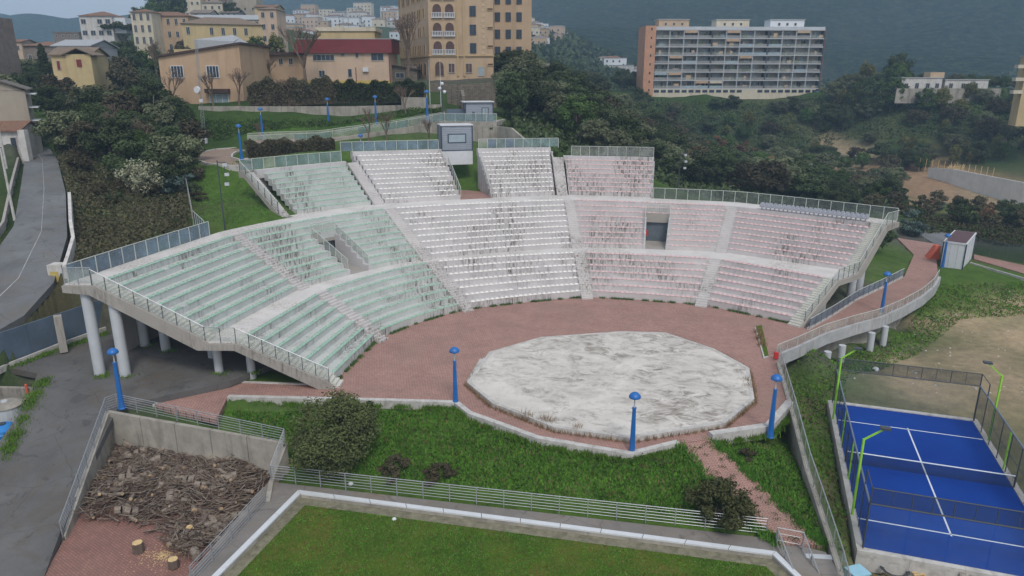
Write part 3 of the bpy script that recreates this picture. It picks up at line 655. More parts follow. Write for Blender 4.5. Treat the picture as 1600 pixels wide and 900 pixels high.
# seats
def seat_template():
    b=MB(); b.hexa([(-.235,-.05,.0),(.235,-.05,.0),(.23,.24,.0),(-.23,.24,.0)],[(-.215,-.04,.065),(.215,-.04,.065),(.21,.22,.055),(-.21,.22,.055)],bottom=False)
    b.hexa([(-.19,.2,.03),(.19,.2,.03),(.18,.25,.03),(-.18,.25,.03)],[(-.15,.22,.11),(.15,.22,.11),(.15,.25,.11),(-.15,.25,.11)],bottom=False)
    return b
st=seat_template()
def quads(st):
    F=[];[F.append(f if len(f)==4 else None) for f in st.f]; return np.array(st.v),np.array([f for f in F if f])
SV,SF=quads(st)
# seat faces -y (towards the stage): tangent angle increases with theta, so the stage lies on the +90 deg side
allseats=[(math.hypot(x,y),key,x,y,z,a) for key,L in SEATS.items() for x,y,z,a in L]
allseats.sort(); near=set((s[2],s[3]) for s in allseats[:300])
proto={}
for d,key,x,y,z,a in allseats[:300]:
    if key not in proto:
        s=seat_template(); o=s.build('seat',M['seat'+key]); bpy.data.objects.remove(o,do_unlink=True); proto[key]=bpy.data.meshes[[m.name for m in bpy.data.meshes if m.name.startswith('seat')][-1]]
    o0=ORG[GS.name]; o=bpy.data.objects.new('seat',proto[key]); link(o); o.parent=GS; o.location=(x-o0[0],y-o0[1],z-o0[2]+.003); o.rotation_euler=(0,0,a+math.pi)
for key,L in SEATS.items():
    A=np.array([s for s in L if (s[0],s[1]) not in near]); a=A[:,3]+math.pi; c,s=np.cos(a),np.sin(a)
    V=np.empty((len(A),len(SV),3)); V[:,:,0]=A[:,0,None]+SV[None,:,0]*c[:,None]-SV[None,:,1]*s[:,None]; V[:,:,1]=A[:,1,None]+SV[None,:,0]*s[:,None]+SV[None,:,1]*c[:,None]; V[:,:,2]=A[:,2,None]+SV[None,:,2]+.003
    V-=np.array(ORG[GS.name]); Fq=(SF[None]+np.arange(len(A))[:,None,None]*len(SV)).reshape(-1,4)
    o=np_mesh('seat_rows',V.reshape(-1,3),Fq,M['seat'+key],GS,kind='stuff')
# grey bucket seats on the top row of the right block
me=None
for i in range(24):
    th=lerp(58.6,41.2,i/23); r=rowR(1,8,th)+.1; x,y,_=pt(th,r,0)
    if me is None:
        b=MB(); b.hexa([(-.25,-.25,.3),(.25,-.25,.3),(.25,.25,.3),(-.25,.25,.3)],[(-.26,-.27,.42),(.26,-.27,.42),(.25,.25,.4),(-.25,.25,.4)])
        b.hexa([(-.25,.2,.4),(.25,.2,.4),(.24,.26,.4),(-.24,.26,.4)],[(-.17,.27,.82),(.17,.27,.82),(.17,.32,.82),(-.17,.32,.82)]); b.box((0,0,0),(.12,.12,.31))
        b.hexa([(-.25,-.25,.42),(-.2,-.25,.42),(-.2,.22,.42),(-.25,.22,.42)],[(-.25,-.2,.58),(-.21,-.2,.58),(-.21,.22,.7),(-.25,.22,.7)])
        b.hexa([(.2,-.25,.42),(.25,-.25,.42),(.25,.22,.42),(.2,.22,.42)],[(.21,-.2,.58),(.25,-.2,.58),(.25,.22,.7),(.21,.22,.7)])
        o=b.build('bucket_seat',M['seatgr'],None,label='grey bucket seat with a rounded back on the top row'); o.parent=GS; me=o
    else: o=inst('bucket_seat',me,GS); o['label']=me['label']
    o0=ORG[GS.name]; o.location=(x-o0[0],y-o0[1],zD+.01); o.rotation_euler=(0,0,math.radians(th-90))
# radial walls
def radial_wall(name,th,prof,mat,thick=.22,side=0):
    """prof: closed list of (r,z) ; wall of given thickness standing along the ray th"""
    b=MB(); a=math.radians(th); tx,ty=-math.sin(a),math.cos(a); s0,s1=(side-.5)*thick,(side+.5)*thick
    A=[(CX+r*math.cos(a)+tx*s0,CY+r*math.sin(a)+ty*s0,z) for r,z in prof]; B=[(p[0]+tx*(s1-s0),p[1]+ty*(s1-s0),p[2]) for p in A]
    n=len(A); b.poly(A); b.poly(B[::-1])
    for i in range(n): j=(i+1)%n; b.poly([A[i],B[i],B[j],A[j]])
    return b.build(name,mat,GS)
def stepprof(tier,k0,k1,th,zb,dz=.02,extra=.3):
    p=[(rowR(tier,k0,th)-.05,zb)]
    for k in range(k0,k1):
        p+= [(rowR(tier,k,th)-.05,rowZ(tier,k)+dz),(rowR(tier,k+1,th)-.05,rowZ(tier,k)+dz)]
    p.append((p[-1][0],zb)); return p
for th,w in((74.7,1),(79.4,1),(138.6,3),(143.1,3)): radial_wall('entrance_side_wall',th,stepprof(1,0,6,th,3.6),M['white'],.3)
for (a,c) in((74.7,79.4),(138.6,143.1)):
    f=lambda th:rowR(1,6,th)
    b=MB(); arcblock(b,a,c,off(f,-.02),off(f,.2),6.35,rowZ(1,6)-.02,n=2); b.build('entrance_lintel',M['slab'],GS)
    b=MB(); arcblock(b,a,c,off(f,.35),off(f,.42),3.9,6.5,n=1); b.build('entrance_shutter',M['shut'] if 'shut' in M else M['glass'],GS)
    b=MB(); arcblock(b,a,c,off(Rf(1,0),-.05),off(f,.5),3.5,3.9,n=2); b.build('entrance_floor',M['slab'],GS)
    b=MB(); m_=(a+c)/2; q=pt(m_+1.9,rowR(1,6,m_)-.4,4.7); b.box((q[0],q[1],4.7),(.3,.25,.7),math.radians(m_)); b.build('fire_box',M['red'],GS)
for th in(106.8,112.6): radial_wall('entrance_side_wall',th,stepprof(2,0,10,th,8.3),M['white'],.3)
radial_wall('end_wall',78.5,stepprof(2,0,8,78.5,7.4),M['white'],.25)
radial_wall('end_wall',95.0,stepprof(2,0,10,95,8.2),M['white'],.2)
radial_wall('end_wall',125.4,stepprof(2,0,10,125.4,8.2),M['white'],.2)
p=[(rowR(2,0,142.6)-.3,9.0)]+[(rowR(2,k,142.6),rowZ(2,k)+.02) for k in range(9)]+[(rowR(2,8,142.6)+1,rowZ(2,8))]; p=p+[(r,z-.75) for r,z in p[::-1]]
radial_wall('end_beam',142.6,p,M['slab'],.25)
# back wall of the upper tier, and back retaining wall far under the left block
for a,c,K in((78.6,93.1,8),(95.2,106.8,10),(112.6,125.2,10),(127.1,140.8,8)):
    b=MB(); arcblock(b,a,c,off(Rf(2,K),.5),off(Rf(2,K),.74),8.,rowZ(2,K)-.05,n=4); b.build('back_wall',M['slab'],GS)
b=MB(); arcblock(b,143,173.5,lambda th:ring(RO,th)-.25,lambda th:ring(RO,th)+.15,-.5,8.0,n=8); b.build('back_wall',M['slab'],GS)
b=MB(); arcblock(b,60,143,lambda th:ring(RO,th)-.4,lambda th:ring(RO,th)-.1,-.5,8.05,n=12); b.build('back_wall',M['slab'],GS)
# sloping edge beams at both ends
for th,s in((TH[0],-1),(TH[5],1)):
    prof=[]
    for tier,K in((0,7),(1,9)):
        for k in range(K):
            r=rowR(tier,k,th); prof.append((r-.02,rowZ(tier,k)-.1))
        prof.append((rowR(tier,K-1,th)+.6,(zB,zD)[tier]-.08))
        if tier==0: prof.append((ring(RC,th)-.55,zB-.08))
    prof=[(ring(RA,th)-.6,.02)]+prof+[(ring(RO,th),zD-.08)]
    low=[(ring(RO,th),zD-.62),(ring(RD,th)+.5,zD-.8),(ring(RC,th)+.3,zB-.62),(ring(RB,th)+.3,zB-.62),(ring(RA,th)+.7,-.02)]
    radial_wall('edge_beam',th,prof+low,M['slab'],.3,side=s*.5+.0)
# supporting columns
def zslab(r,th=179):
    pr=[(ring(RA,th),.0),(ring(RB,th),zB-.7),(ring(RC,th),zB-.6),(ring(RD,th),zD-.75),(60,zD-.5)]
    return float(np.interp(r,[p[0] for p in pr],[p[1] for p in pr]))
for (px,py,z0,r) in((155,575,1.45,.42),(195,578,1.3,.42),(226,535,1.35,.4),(259,542,1.25,.4),(343,583,.55,.34),(394,586,.3,.34)):
    x,y,_=W(px,py,z0); R_=math.hypot(x-CX,y-CY)
    b=MB(); b.lathe((x,y,0),[(r,z0-.5),(r,zslab(R_))],20); b.build('column',M['col'],GS,smooth=False)
for th,R_,r in((43.5,34.4,.42),(41.3,37.4,.45),(41.8,40.2,.45),(52,40.5,.4),(52,35,.4),(63,41,.4),(172,36,.34),(165,42,.4),(165,34,.34),(160,38,.38),(41.5,31,.35)):
    x,y,_=pt(th,R_,0); b=MB(); b.lathe((x,y,0),[(r,-.3),(r,zslab(R_,40 if th<90 else 179))],18); b.build('column',M['col'],GS)
# ---------------- railings ----------------
POSTS={}
def railing(name,label,pts,h,panel=None,rail=None,post=None,sp=1.6,bars=0,group=None,cat='railing',pr=.03,gap=.08,rr=.035,posthang=.0,group_=None):
    rail=rail or M['railp']; post=post or rail
    t=thing(name,label,cat,pts[0],world=True,group=group)
    b=MB(); bb=[MB() for _ in range(bars)]; last=None
    key=(round(h,2),post.name,pr)
    if key not in POSTS:
        q=MB(); q.box((0,0,-.12),(pr*2,pr*2,h+.12)); o=q.build('post',post); POSTS[key]=o.data; bpy.data.objects.remove(o)
    for i in range(len(pts)-1):
        a,c=pts[i],pts[i+1]; L=math.dist(a[:2],c[:2]); n=max(1,round(L/sp)); az=math.atan2(c[1]-a[1],c[0]-a[0])
        for k in range(n+(1 if i==len(pts)-2 else 0)):
            p=v3l(a,c,k/n); o=bpy.data.objects.new('post',POSTS[key]); link(o); o.parent=t; o0=ORG[t.name]; o.location=(p[0]-o0[0],p[1]-o0[1],p[2]-o0[2]); o.rotation_euler=(0,0,az)
        b.tube((a[0],a[1],a[2]+h),(c[0],c[1],c[2]+h),rr,n=5)
        for j,q in enumerate(bb):
            z=h*(j+.6)/(bars+.4); q.tube((a[0],a[1],a[2]+z),(c[0],c[1],c[2]+z),.018,n=4)
        if panel:
            for k in range(n):
                p=v3l(a,c,(k+.04)/n); r=v3l(a,c,(k+.96)/n); z0,z1=gap,h-.06
                nx,ny=-math.sin(az)*.01,math.cos(az)*.01; m=MB()
                pm=panel if not callable(panel) else panel()
                if pm is None: continue
                m.hexa([(p[0]-nx,p[1]-ny,p[2]+z0),(r[0]-nx,r[1]-ny,r[2]+z0),(r[0]+nx,r[1]+ny,r[2]+z0),(p[0]+nx,p[1]+ny,p[2]+z0)],
                       [(p[0]-nx,p[1]-ny,p[2]+z1),(r[0]-nx,r[1]-ny,r[2]+z1),(r[0]+nx,r[1]+ny,r[2]+z1),(p[0]+nx,p[1]+ny,p[2]+z1)]); m.build('panel',pm,t)
    b.build('top_rail',rail,t)
    for q in bb: q.build('bar',rail,t)
    return t
def arcpts(tha,thb,f,z,n): return [pt(lerp(tha,thb,i/n),f(lerp(tha,thb,i/n)),z) for i in range(n+1)]
# left back
railing('railing','tall blue glazed parapet along the back of the lower left green block',arcpts(178.8,155.8,lambda th:ring(RO,th)-.15,zD,6),1.45,lambda:M['glass'] ,sp=1.35,group=None)
railing('railing','short glazed railing across the top landing at the far left corner of the stand',[pt(179.2,ring(RO,179.2)-.1,zD),pt(179.2,ring(RD,179)+.3,zD)],1.3,M['glassg'],M['steel'],M['steel'],sp=1.3)
e=[pt(179.3,ring(RD,179)+.3,zD),pt(179.3,ring(RC,179)-.3,zB+.1),pt(179.3,ring(RB,179)+.2,zB),pt(179.3,ring(RA,179)-.1,.5)]
railing('railing','grey steel handrail with clear panels descending the left end of the stand',e,1.2,M['glassg'],M['steel'],M['dark'],sp=1.05,pr=.022)
e=[pt(38.1,ring(RA,38)-.1,.4),pt(38.1,ring(RB,38)+.3,zB),pt(38.1,ring(RC,38)-.2,zB+.1),pt(38.1,ring(RD,38)+.3,zD),pt(38.1,ring(RO,38)-.1,zD)]
railing('railing','clear panelled handrail climbing the right end of the stand beside the pink seats',e,1.2,M['glassg'],M['railp'],M['dark'],sp=1.1,pr=.022)
railing('railing','clear glazed parapet along the back of the pink blocks',arcpts(38.3,78.2,lambda th:ring(RO,th)-.1,zD,10),1.4,M['glassd'],M['railp'],sp=1.6,group=None)
zt=lambda K:rowZ(2,K)
railing('railing','glazed railing behind the upper pink seats',arcpts(78.6,91.9,lambda th:rowR(2,8,th)+.65,zt(8),3),1.3,M['glassg'],M['railp'],sp=1.5)
railing('railing','blue glazed railing behind the upper white seats right of the cabin',arcpts(93.8,106.6,lambda th:rowR(2,10,th)+.65,zt(10),3),1.25,lambda:random.choice([M['glass'],M['glasst'],M['glassg']]),sp=1.45)
railing('railing','blue glazed railing behind the upper white seats left of the cabin',arcpts(112.8,126.6,lambda th:rowR(2,10,th)+.65,zt(10),3),1.25,lambda:random.choice([M['glass'],M['glass'],M['glass'],M['glassg']]),sp=1.6)
railing('railing','green glazed railing behind the upper green seats',arcpts(127.4,142.6,lambda th:rowR(2,8,th)+.7,zt(8),3),1.3,lambda:random.choice([M['glasst'],M['glasst'],M['glassg']]),sp=1.55)
railing('railing','glazed handrail stepping down the outer end of the upper green block',[pt(142.7,rowR(2,8,142)+.7,zt(8)),pt(142.7,rowR(2,0,142)-.2,9.1)],1.3,M['glassg'],M['railp'],M['dark'],sp=1.1)
for th,s in((107.1,'right'),(112.3,'left')):
    railing('railing','low panelled railing on the %s edge of the central upper entrance'%s,[pt(th,rowR(2,0,th),9.0),pt(th,rowR(2,7,th),9.0+.52*7)],1.05,M['glassg'],M['railp'],sp=.9,pr=.02)
for (a,c,nm) in((74.7,79.4,'pink'),(138.6,143.1,'green')):
    for th,sd_ in((a,'right'),(c,'left')):
        railing('railing','clear panelled railing on the %s side of the entrance cut in the %s seats'%(sd_,nm),[pt(th,rowR(1,0,th)+.1,rowZ(1,0)+.03),pt(th,rowR(1,6,th)-.2,rowZ(1,5)+.1)],1.1,M['glassg'],M['railp'],M['railp'],sp=.95,pr=.02)
    railing('railing','clear panelled railing over the lintel of the entrance in the %s seats'%nm,[pt(a,rowR(1,6,a)+.05,rowZ(1,6)),pt(c,rowR(1,6,c)+.05,rowZ(1,6))],1.1,M['glassg'],M['railp'],sp=1.3,pr=.02)
# ---------------- stage ----------------
stp=[W(730,597,.35),W(765,550,.35),W(845,527,.35),W(970,518,.35),W(1040,520,.35),W(1115,545,.35),W(1170,575,.35),W(1178,623,.35),W(1132,661,.35),W(985,684,.35),W(865,667,.35),W(770,630,.35)]
t=thing('stage','round white plastered stage platform streaked with grey stains on the red paving','stage',(8.4,55,0),world=True)
b=MB(); b.prism([p[:2] for p in stp],0,.35); b.build('platform',M['stage'],t)
for i in range(12):
    a,c=stp[i],stp[(i+1)%12]; b=MB(); ctr=Vector((8.4,55)); 
    def o_(p,d): v=Vector(p[:2])-ctr; return tuple(ctr+v*(1+d/v.length))
    b.prism([o_(a,.04),o_(c,.04),o_(c,-.28),o_(a,-.28)],.02,.375); b.build('edge_slab',M['kerb'],t)
for i in range(2):
    a,c=Vector(W(734,598)[:2]),Vector(W(755,563)[:2]); d=(a-c).normalized(); n=Vector((-d.y,d.x)); n=n if n.x<0 else -n
    b=MB(); b.prism([tuple(a+n*(.3-.3*i)*1.),tuple(c+n*(.3-.3*i)),tuple(c-n*.6),tuple(a-n*.6)],0.001,.13+.12*i); b.build('step',M['kerb'],t)
# kerbs of the plaza
def kerb(name,label,pts,w=.4,z0=-.6,z1=.12,mat=None,sl=1.2,side=1,part='kerb_stone'):
    t=thing(name,label,'kerb',(pts[0][0],pts[0][1],pts[0][2] if len(pts[0])>2 else 0),world=True)
    for i in range(len(pts)-1):
        a,c=Vector(pts[i][:2]),Vector(pts[i+1][:2]); za=pts[i][2] if len(pts[i])>2 else 0; zc=pts[i+1][2] if len(pts[i+1])>2 else 0
        d=c-a; L=d.length; n=max(1,int(L/sl)); d.normalize(); nn_=Vector((-d.y,d.x))*w*side
        for k in range(n):
            s,e=a.lerp(c,(k)/n)+d*.01,a.lerp(c,(k+1)/n)-d*.01; jj=random.uniform(-.008,.008); u,v=lerp(za,zc,k/n),lerp(za,zc,(k+1)/n)
            b=MB(); q=[(s,u),(e,v),(e+nn_,v),(s+nn_,u)] if side>0 else [(s,u),(s+nn_,u),(e+nn_,v),(e,v)]
            b.hexa([(*p,z+z0) for p,z in q],[(*p,z+z1+jj) for p,z in q]); b.build(part,mat or M['kerb'],t)
    return t
kerb('kerb','long white kerb between the lush grass and the red paving in front of the stage',[(p[0],p[1]-.05) for p in K1[:7]],.42,side=1)
kerb('kerb','angled white kerb at the right front corner of the paving below the tall lamp',[(p[0]+.03,p[1]-.05) for p in K1[7:10]],.55,z1=.35,side=1)
kerb('kerb','low kerb round the planting bed under the left end of the stand',[W(335,587),W(340,597),W(480,602)],.2,z1=.1)
kerb('kerb','kerb between the asphalt and red paving under the left block',[W(385,548),W(300,592),W(238,634)],.15,z1=.06)
b=MB(); b.prism([W(336,590)[:2],W(342,596)[:2],W(482,600)[:2],W(420,578)[:2],W(395,560)[:2]],.0,.05); struct(b.build('planting_bed',M['field']))
b=MB(); b.prism([W(1181,510)[:2],W(1190,508)[:2],W(1201,556)[:2],W(1192,560)[:2]],.0,.03); struct(b.build('planting_bed',M['field']))
kerb('kerb','narrow stone edging of the thin weedy bed by the ramp',[W(1179,512),W(1193,561),W(1201,558)],.12,z1=.1)
# ramp parapet and piers
rp=[W(1213,556),W(1245,543),W(1290,522),W(1335,508),W(1375,497),W(1410,481),W(1440,464),W(1458,448),W(1466,434)]
t=thing('parapet_wall','curved concrete ramp parapet on short round piers at the right','wall',rp[0],world=True)
for i in range(len(rp)-1):
    a,c=Vector(rp[i][:2]),Vector(rp[i+1][:2]); d=(c-a).normalized(); n=Vector((d.y,-d.x))*.28
    b=MB(); b.prism([tuple(a),tuple(c),tuple(c+n),tuple(a+n)],-.95,.2); b.build('wall_panel',M['rampw'] if 'rampw' in M else M['slab'],t)
for px,py in((1293,560),(1316,550),(1362,530),(1383,520)):
    x,y,_=W(px,py-6,-1.2); b=MB(); b.lathe((x,y,0),[(.33,-3.2),(.33,-.9)],16); b.build('pier',M['col'],t)
for i in range(len(rp)-1):
    a,c=Vector(rp[i][:2]),Vector(rp[i+1][:2]); d=(c-a).normalized(); n=Vector((-d.y,d.x))*.9
    b=MB(); b.prism([tuple(a+n),tuple(c+n),tuple(c+n*1.3),tuple(a+n*1.3)],-3.3,-.46); b.build('back_wall',M['rawwall'],t)
railing('railing','clear railing along the outer curve of the ramp',[(p[0],p[1],.2) for p in rp],.85,M['glassg'],M['railp'],sp=1.5,pr=.02)
ri=[W(1264,516),W(1300,495),W(1340,469),W(1380,450),W(1411,434)]
kerb('kerb','concrete upstand along the inner side of the ramp below the stand',ri,.22,z0=-.4,z1=.25,side=1)
railing('railing','dark panelled railing on the inner side of the ramp under the stand',[(p[0],p[1],.25) for p in ri],.95,M['glass'],M['railp'],M['dark'],sp=1.5,pr=.02)
# ---------------- yard, walls, stairs ----------------
def wall(name,label,pts,h0,th=.3,mat=None,sl=3.,cat='wall',part='wall_panel'):
    """pts: top line (x,y,z); h0: depth below the top (number or list)"""
    t=thing(name,label,cat,pts[0],world=True)
    for i in range(len(pts)-1):
        a,c=pts[i],pts[i+1]; L=math.dist(a[:2],c[:2]); n=max(1,round(L/sl)); dx,dy=(c[0]-a[0])/L,(c[1]-a[1])/L
        ha=h0[i] if isinstance(h0,list) else h0; hc=h0[i+1] if isinstance(h0,list) else h0
        for k in range(n):
            p,q=v3l(a,c,k/n+.002),v3l(a,c,(k+1)/n-.002); hp,hq=lerp(ha,hc,k/n),lerp(ha,hc,(k+1)/n); nx,ny=-dy*th/2,dx*th/2
            base=[(p[0]-nx,p[1]-ny,p[2]-hp),(q[0]-nx,q[1]-ny,q[2]-hq),(q[0]+nx,q[1]+ny,q[2]-hq),(p[0]+nx,p[1]+ny,p[2]-hp)]
            top=[(base[0][0],base[0][1],p[2]),(base[1][0],base[1][1],q[2]),(base[2][0],base[2][1],q[2]),(base[3][0],base[3][1],p[2])]
            b=MB(); b.hexa(base,top); b.build(part,mat or M['slab'],t)
    return t
yA,yB,yC,yD,yE=W(98,838,-2.75),W(168,642,.45),W(446,692,.08),W(424,750,-1.85),W(418,783,-1.95)
wall('retaining_wall','stained concrete wall round the far and left side of the sunken wood yard',[yA,yB,yC],[.9,3.9,3.4],.3,M['rawwall'])
wall('retaining_wall','short concrete wall between the wood yard and the round green tree',[yC,yD,yE],[3.4,1.5,1.4],.3,M['rawwall'])
railing('railing','long blue-grey barred railing along the left and far rim of the wood yard',[yA,yB,W(184,636,.4),yC],1.05,None,M['steel'],M['steel'],sp=1.9,bars=5,pr=.03,rr=.028)
railing('railing','short blue-grey barred railing at the corner beside the round green tree',[yC,yD],1.05,None,M['steel'],M['steel'],sp=1.2,bars=5,rr=.028)
railing('railing','long grey barred railing along the walkway above the mown lower lawn',[yD,W(1197,836,-2.02)],1.1,None,M['steel'],M['steel'],sp=1.75,bars=5,rr=.028)
railing('railing','grey barred railing between the wood yard and the white coping',[(yE[0]-.1,yE[1]-.1,-2.0),W(300,912,-2.02)],1.1,None,M['steel'],M['steel'],sp=1.9,bars=5,rr=.028)
s0,s1=W(1213,858,-2.02),W(1252,864,-2.02); s2,s3=W(1300,866,-2.02),W(1312,880,-2.02)
railing('railing','grey railing across the landing at the top of the concrete steps',[W(1212,850,-2.02),W(1253,858,-2.02)],1.1,None,M['steel'],M['steel'],sp=1.2,bars=2)
railing('railing','grey handrail running down the left side of the concrete steps',[W(1213,854,-2.02),(s0[0]+.5,s0[1]-4,-4.2)],1.1,None,M['steel'],M['steel'],sp=1.2,bars=2)
railing('railing','grey handrail between the concrete steps and the deep pit',[W(1253,860,-2.02),(s1[0]+.5,s1[1]-4,-4.4)],1.1,None,M['steel'],M['steel'],sp=1.2,bars=2)
t=thing('stairs','grey concrete steps going down beside the lower lawn at the right','stairs',s1,world=True)
for i in range(9):
    b=MB(); y0=s1[1]-.05-.38*i; z=-2.02-.2*i; b.prism([(s1[0]+.12,y0),(s1[0]+1.85,y0-.15),(s1[0]+1.85,y0-.55),(s1[0]+.12,y0-.4)],z-1.2,z+.012); b.build('step',M['col'],t)
b=MB(); b.prism([(s0[0],s0[1]-.1),(s1[0]-.1,s1[1]-.1),(s1[0]-.1,s1[1]-4),(s0[0],s0[1]-4)],-3.6,-3.4); struct(b.build('pit_floor',M['path']))
wr=[W(1216,566,.12),W(1240,650,.08),W(1262,735,-.85),W(1290,820,-1.65),W(1313,893,-2.0),W(1330,960,-2.2)]
wall('retaining_wall','long pale concrete wall carrying the fence between the brick path and the blue court',wr,2.2,.32,M['rawwall'])
railing('fence','tall grey mesh fence on the wall between the grass and the blue court',wr,1.35,M['glassg'],M['steel'],M['steel'],sp=1.6,cat='fence',pr=.025)
# left fence of blue-grey sheets under the road
fp=[(-41.6,44,3.6),(-40.9,53.2,4.3),(-39.2,57.9,4.3),(-36.9,63.5,4.4)]
wall('fence','blue-grey sheet metal fence below the road beside the dark asphalt yard',fp,[4.8,2.9,2.8,2.8],.12,M['sheet'],sl=2.6,cat='fence',part='fence_sheet')
x,y,_=W(100,540,1.9); wall('pillar','concrete pillar standing in the line of the blue-grey sheet fence',[(x-.1,y-.5,4.7),(x+.4,y-.2,4.7)],3.2,.6,M['slab'],cat='pillar')
kerb('kerb','low kerb at the foot of the blue-grey sheet fence',[(-41.0,47,1.9),(-40.6,53.2,1.65),(-38.9,57.9,1.75),(-36.6,63.3,1.8)],.2,z0=-.4,z1=.12,side=-1)
x,y,_=W(100,470,4.0)
t=thing('pillar','white masonry pillar with a yellow patch beside the far left corner of the stand','pillar',(x,y,3.6),world=True)
b=MB(); b.box((x-.3,y+.5,2.8),(1.3,1.2,4.6)); b.build('shaft',M['whitewall'],t); b=MB(); b.box((x-.35,y-.125,5.6),(.7,.04,1.2)); b.build('patch',M['ywall'],t)
b=MB(); b.box((x+1.2,y+1.,2.8),(1.5,.6,4.0)); b.build('wing_wall',M['whitewall'],t)
wall('roadside_wall','low crumbling white wall along the right edge of the road',[W(108,300,11.6),W(110,345,10.2),W(114,370,9.3),W(105,400,8.2),W(100,415,7.8)],1.2,.3,M['whitewall'],sl=2.5)
wall('roadside_wall','low concrete wall along the left edge of the road',[(-49.4,54,4.9),(-49.2,62.5,7.2),(-52,71.9,9.7),(-59.5,85,11.9),(-69,101,13.3)],.9,.25,M['slab'],sl=3)
# brick/grass boundary fence on the left slope
fl=[W(303,352,8.5),P(293,300,86),P(275,235,106),P(266,190,122)]
railing('fence','rusty wire mesh fence climbing the slope between the brush and the green lawn',fl,1.9,M['glassg'],M['steel'],M['slab'],sp=2.2,cat='fence',pr=.04)
railing('railing','short glazed railing joining the wire fence to the blue parapet',[W(303,350,8.5),W(321,368,8.56)],1.5,M['glass'],M['railp'],sp=1.4)
# bottom-left compound with tanks
wc=[W(62,600,.75),W(50,640,.4),W(0,722,-1.2),W(-60,800,-2.3)]
wall('boundary_wall','low stone wall of the compound holding the two tanks',wc,[1.4,1.8,1.8,1.8],.4,M['stonew'],sl=1.5)
wall('boundary_wall','short low wall behind the grey round tank',[W(60,606,.45),W(-30,604,.45)],1.,.35,M['slab'])
x,y,_=W(10,642,-.3); t=thing('water_tank','round grey concrete tank with a domed lid behind the low wall','tank',(x,y,-1.2),world=True)
b=MB(); b.lathe((x,y,-1.2),[(1.15,0),(1.15,1.35)],20); b.build('drum',M['col'],t); b=MB(); b.lathe((x,y,.16),[(1.2,0),(1.2,.08),(.8,.25),(.25,.32)],20); b.build('lid',M['rawwall'],t); b=MB(); b.lathe((x,y,.48),[(.25,0),(.22,.08)],10); b.build('cap',M['col'],t)
x,y,_=W(4,668,-.4); t=thing('water_tank','bright blue ribbed plastic tank with a black cap behind the low wall','tank',(x,y,-1.6),world=True)
b=MB(); b.lathe((x,y,-1.6),[(.95,0),(1.,.25),(.95,.3),(1.,.6),(.95,.66),(1.,.95),(.95,1.),(.9,1.2),(.55,1.42),(.3,1.46)],20); b.build('drum',M['tankb'],t); b=MB(); b.lathe((x,y,-.14),[(.25,0),(.25,.07)],12); b.build('cap',M['dark'],t)
x,y,_=W(42,610,.4); b=MB(); b.lathe((x,y,.2),[(.1,0),(.1,.7),(.02,.75)],10); tag(b.build('bollard',M['orange']),'short orange post on the corner of the compound wall','bollard')
# light blue plastic tank, culvert pipe, pallet and hose by the court
x,y,_=W(1338,905,-2.9); t=thing('crate','pale blue plastic tub lying beside the fence at the bottom edge','tub',(x,y,-3),world=True)
b=MB(); b.box((x,y,-3),(.95,.8,.6),.3); b.build('body',M['tubb'],t); b=MB(); b.box((x,y,-2.4),(1.05,.9,.08),.3); b.build('rim',M['tubb'],t)
x,y,_=W(1540,905,-2.7); b=MB(); b.tube((x-1.4,y+.35,-2.65),(x+1.3,y-.3,-2.7),.45,n=20); t=thing('pipe','short grey concrete pipe lying by the near kerb of the blue court','pipe',(x,y,-3),world=True); b.build('barrel',M['slab'],t)
b=MB(); b.tube((x+1.3,y-.3,-2.7),(x+1.34,y-.31,-2.7),.33,n=20); b.build('bore_shade',M['dark'],t)  # dark disc on the solid end, painting the shade inside the pipe
x,y,_=W(1435,893,-3.0); t=thing('pallet','wooden pallet on the bare ground below the court','pallet',(x,y,-3),world=True)
for i in range(5): b=MB(); b.box((x,y-.4+.2*i,-2.86),(1.1,.12,.03),.2); b.build('slat',M['cut'],t)
for i in range(3): b=MB(); b.box((x-.45+.45*i,y,-3.0),(.1,.9,.12),.2); b.build('runner',M['cut'],t)
x,y,_=W(1398,892,-3.0); b=MB()
for k in range(3):
    rr=.6+.08*k; pp=[(x+rr*math.cos(i*.5),y+rr*.9*math.sin(i*.5),-2.93+.03*k) for i in range(14)]
    for i in range(13): b.tube(pp[i],pp[i+1],.035,n=5,cap=False)
tag(b.build('hose',M['dark']),'coiled black hose on the ground below the court','hose')
# ---------------- cut wood ----------------
def heap(x,y):
    h=0
    for (px,py,a,r) in((215,700,1.0,2.4),(290,705,.7,2.4),(350,710,.9,2.),(200,760,.7,2.2),(270,770,.8,2.4),(340,780,.8,2.4),(395,740,.8,1.8),(300,850,.75,1.6),(160,790,.5,1.8),(370,730,.6,2.),(250,740,.5,3)):
        c=W(px,py,-3); h+=a*.85*math.exp(-((x-c[0])**2+(y-c[1])**2)/r**2)
    return h
HP=[W(*q,-3)[:2] for q in((178,676),(230,668),(330,690),(425,728),(410,785),(345,845),(300,880),(265,862),(235,822),(130,812),(150,750))]
hx=[p[0] for p in HP];hy=[p[1] for p in HP]
def heap_pt():
    while 1:
        x,y=random.uniform(min(hx),max(hx)),random.uniform(min(hy),max(hy))
        if inpoly(np.array([x]),np.array([y]),HP)[0] and random.random()<.25+heap(x,y): return x,y
logm=[]
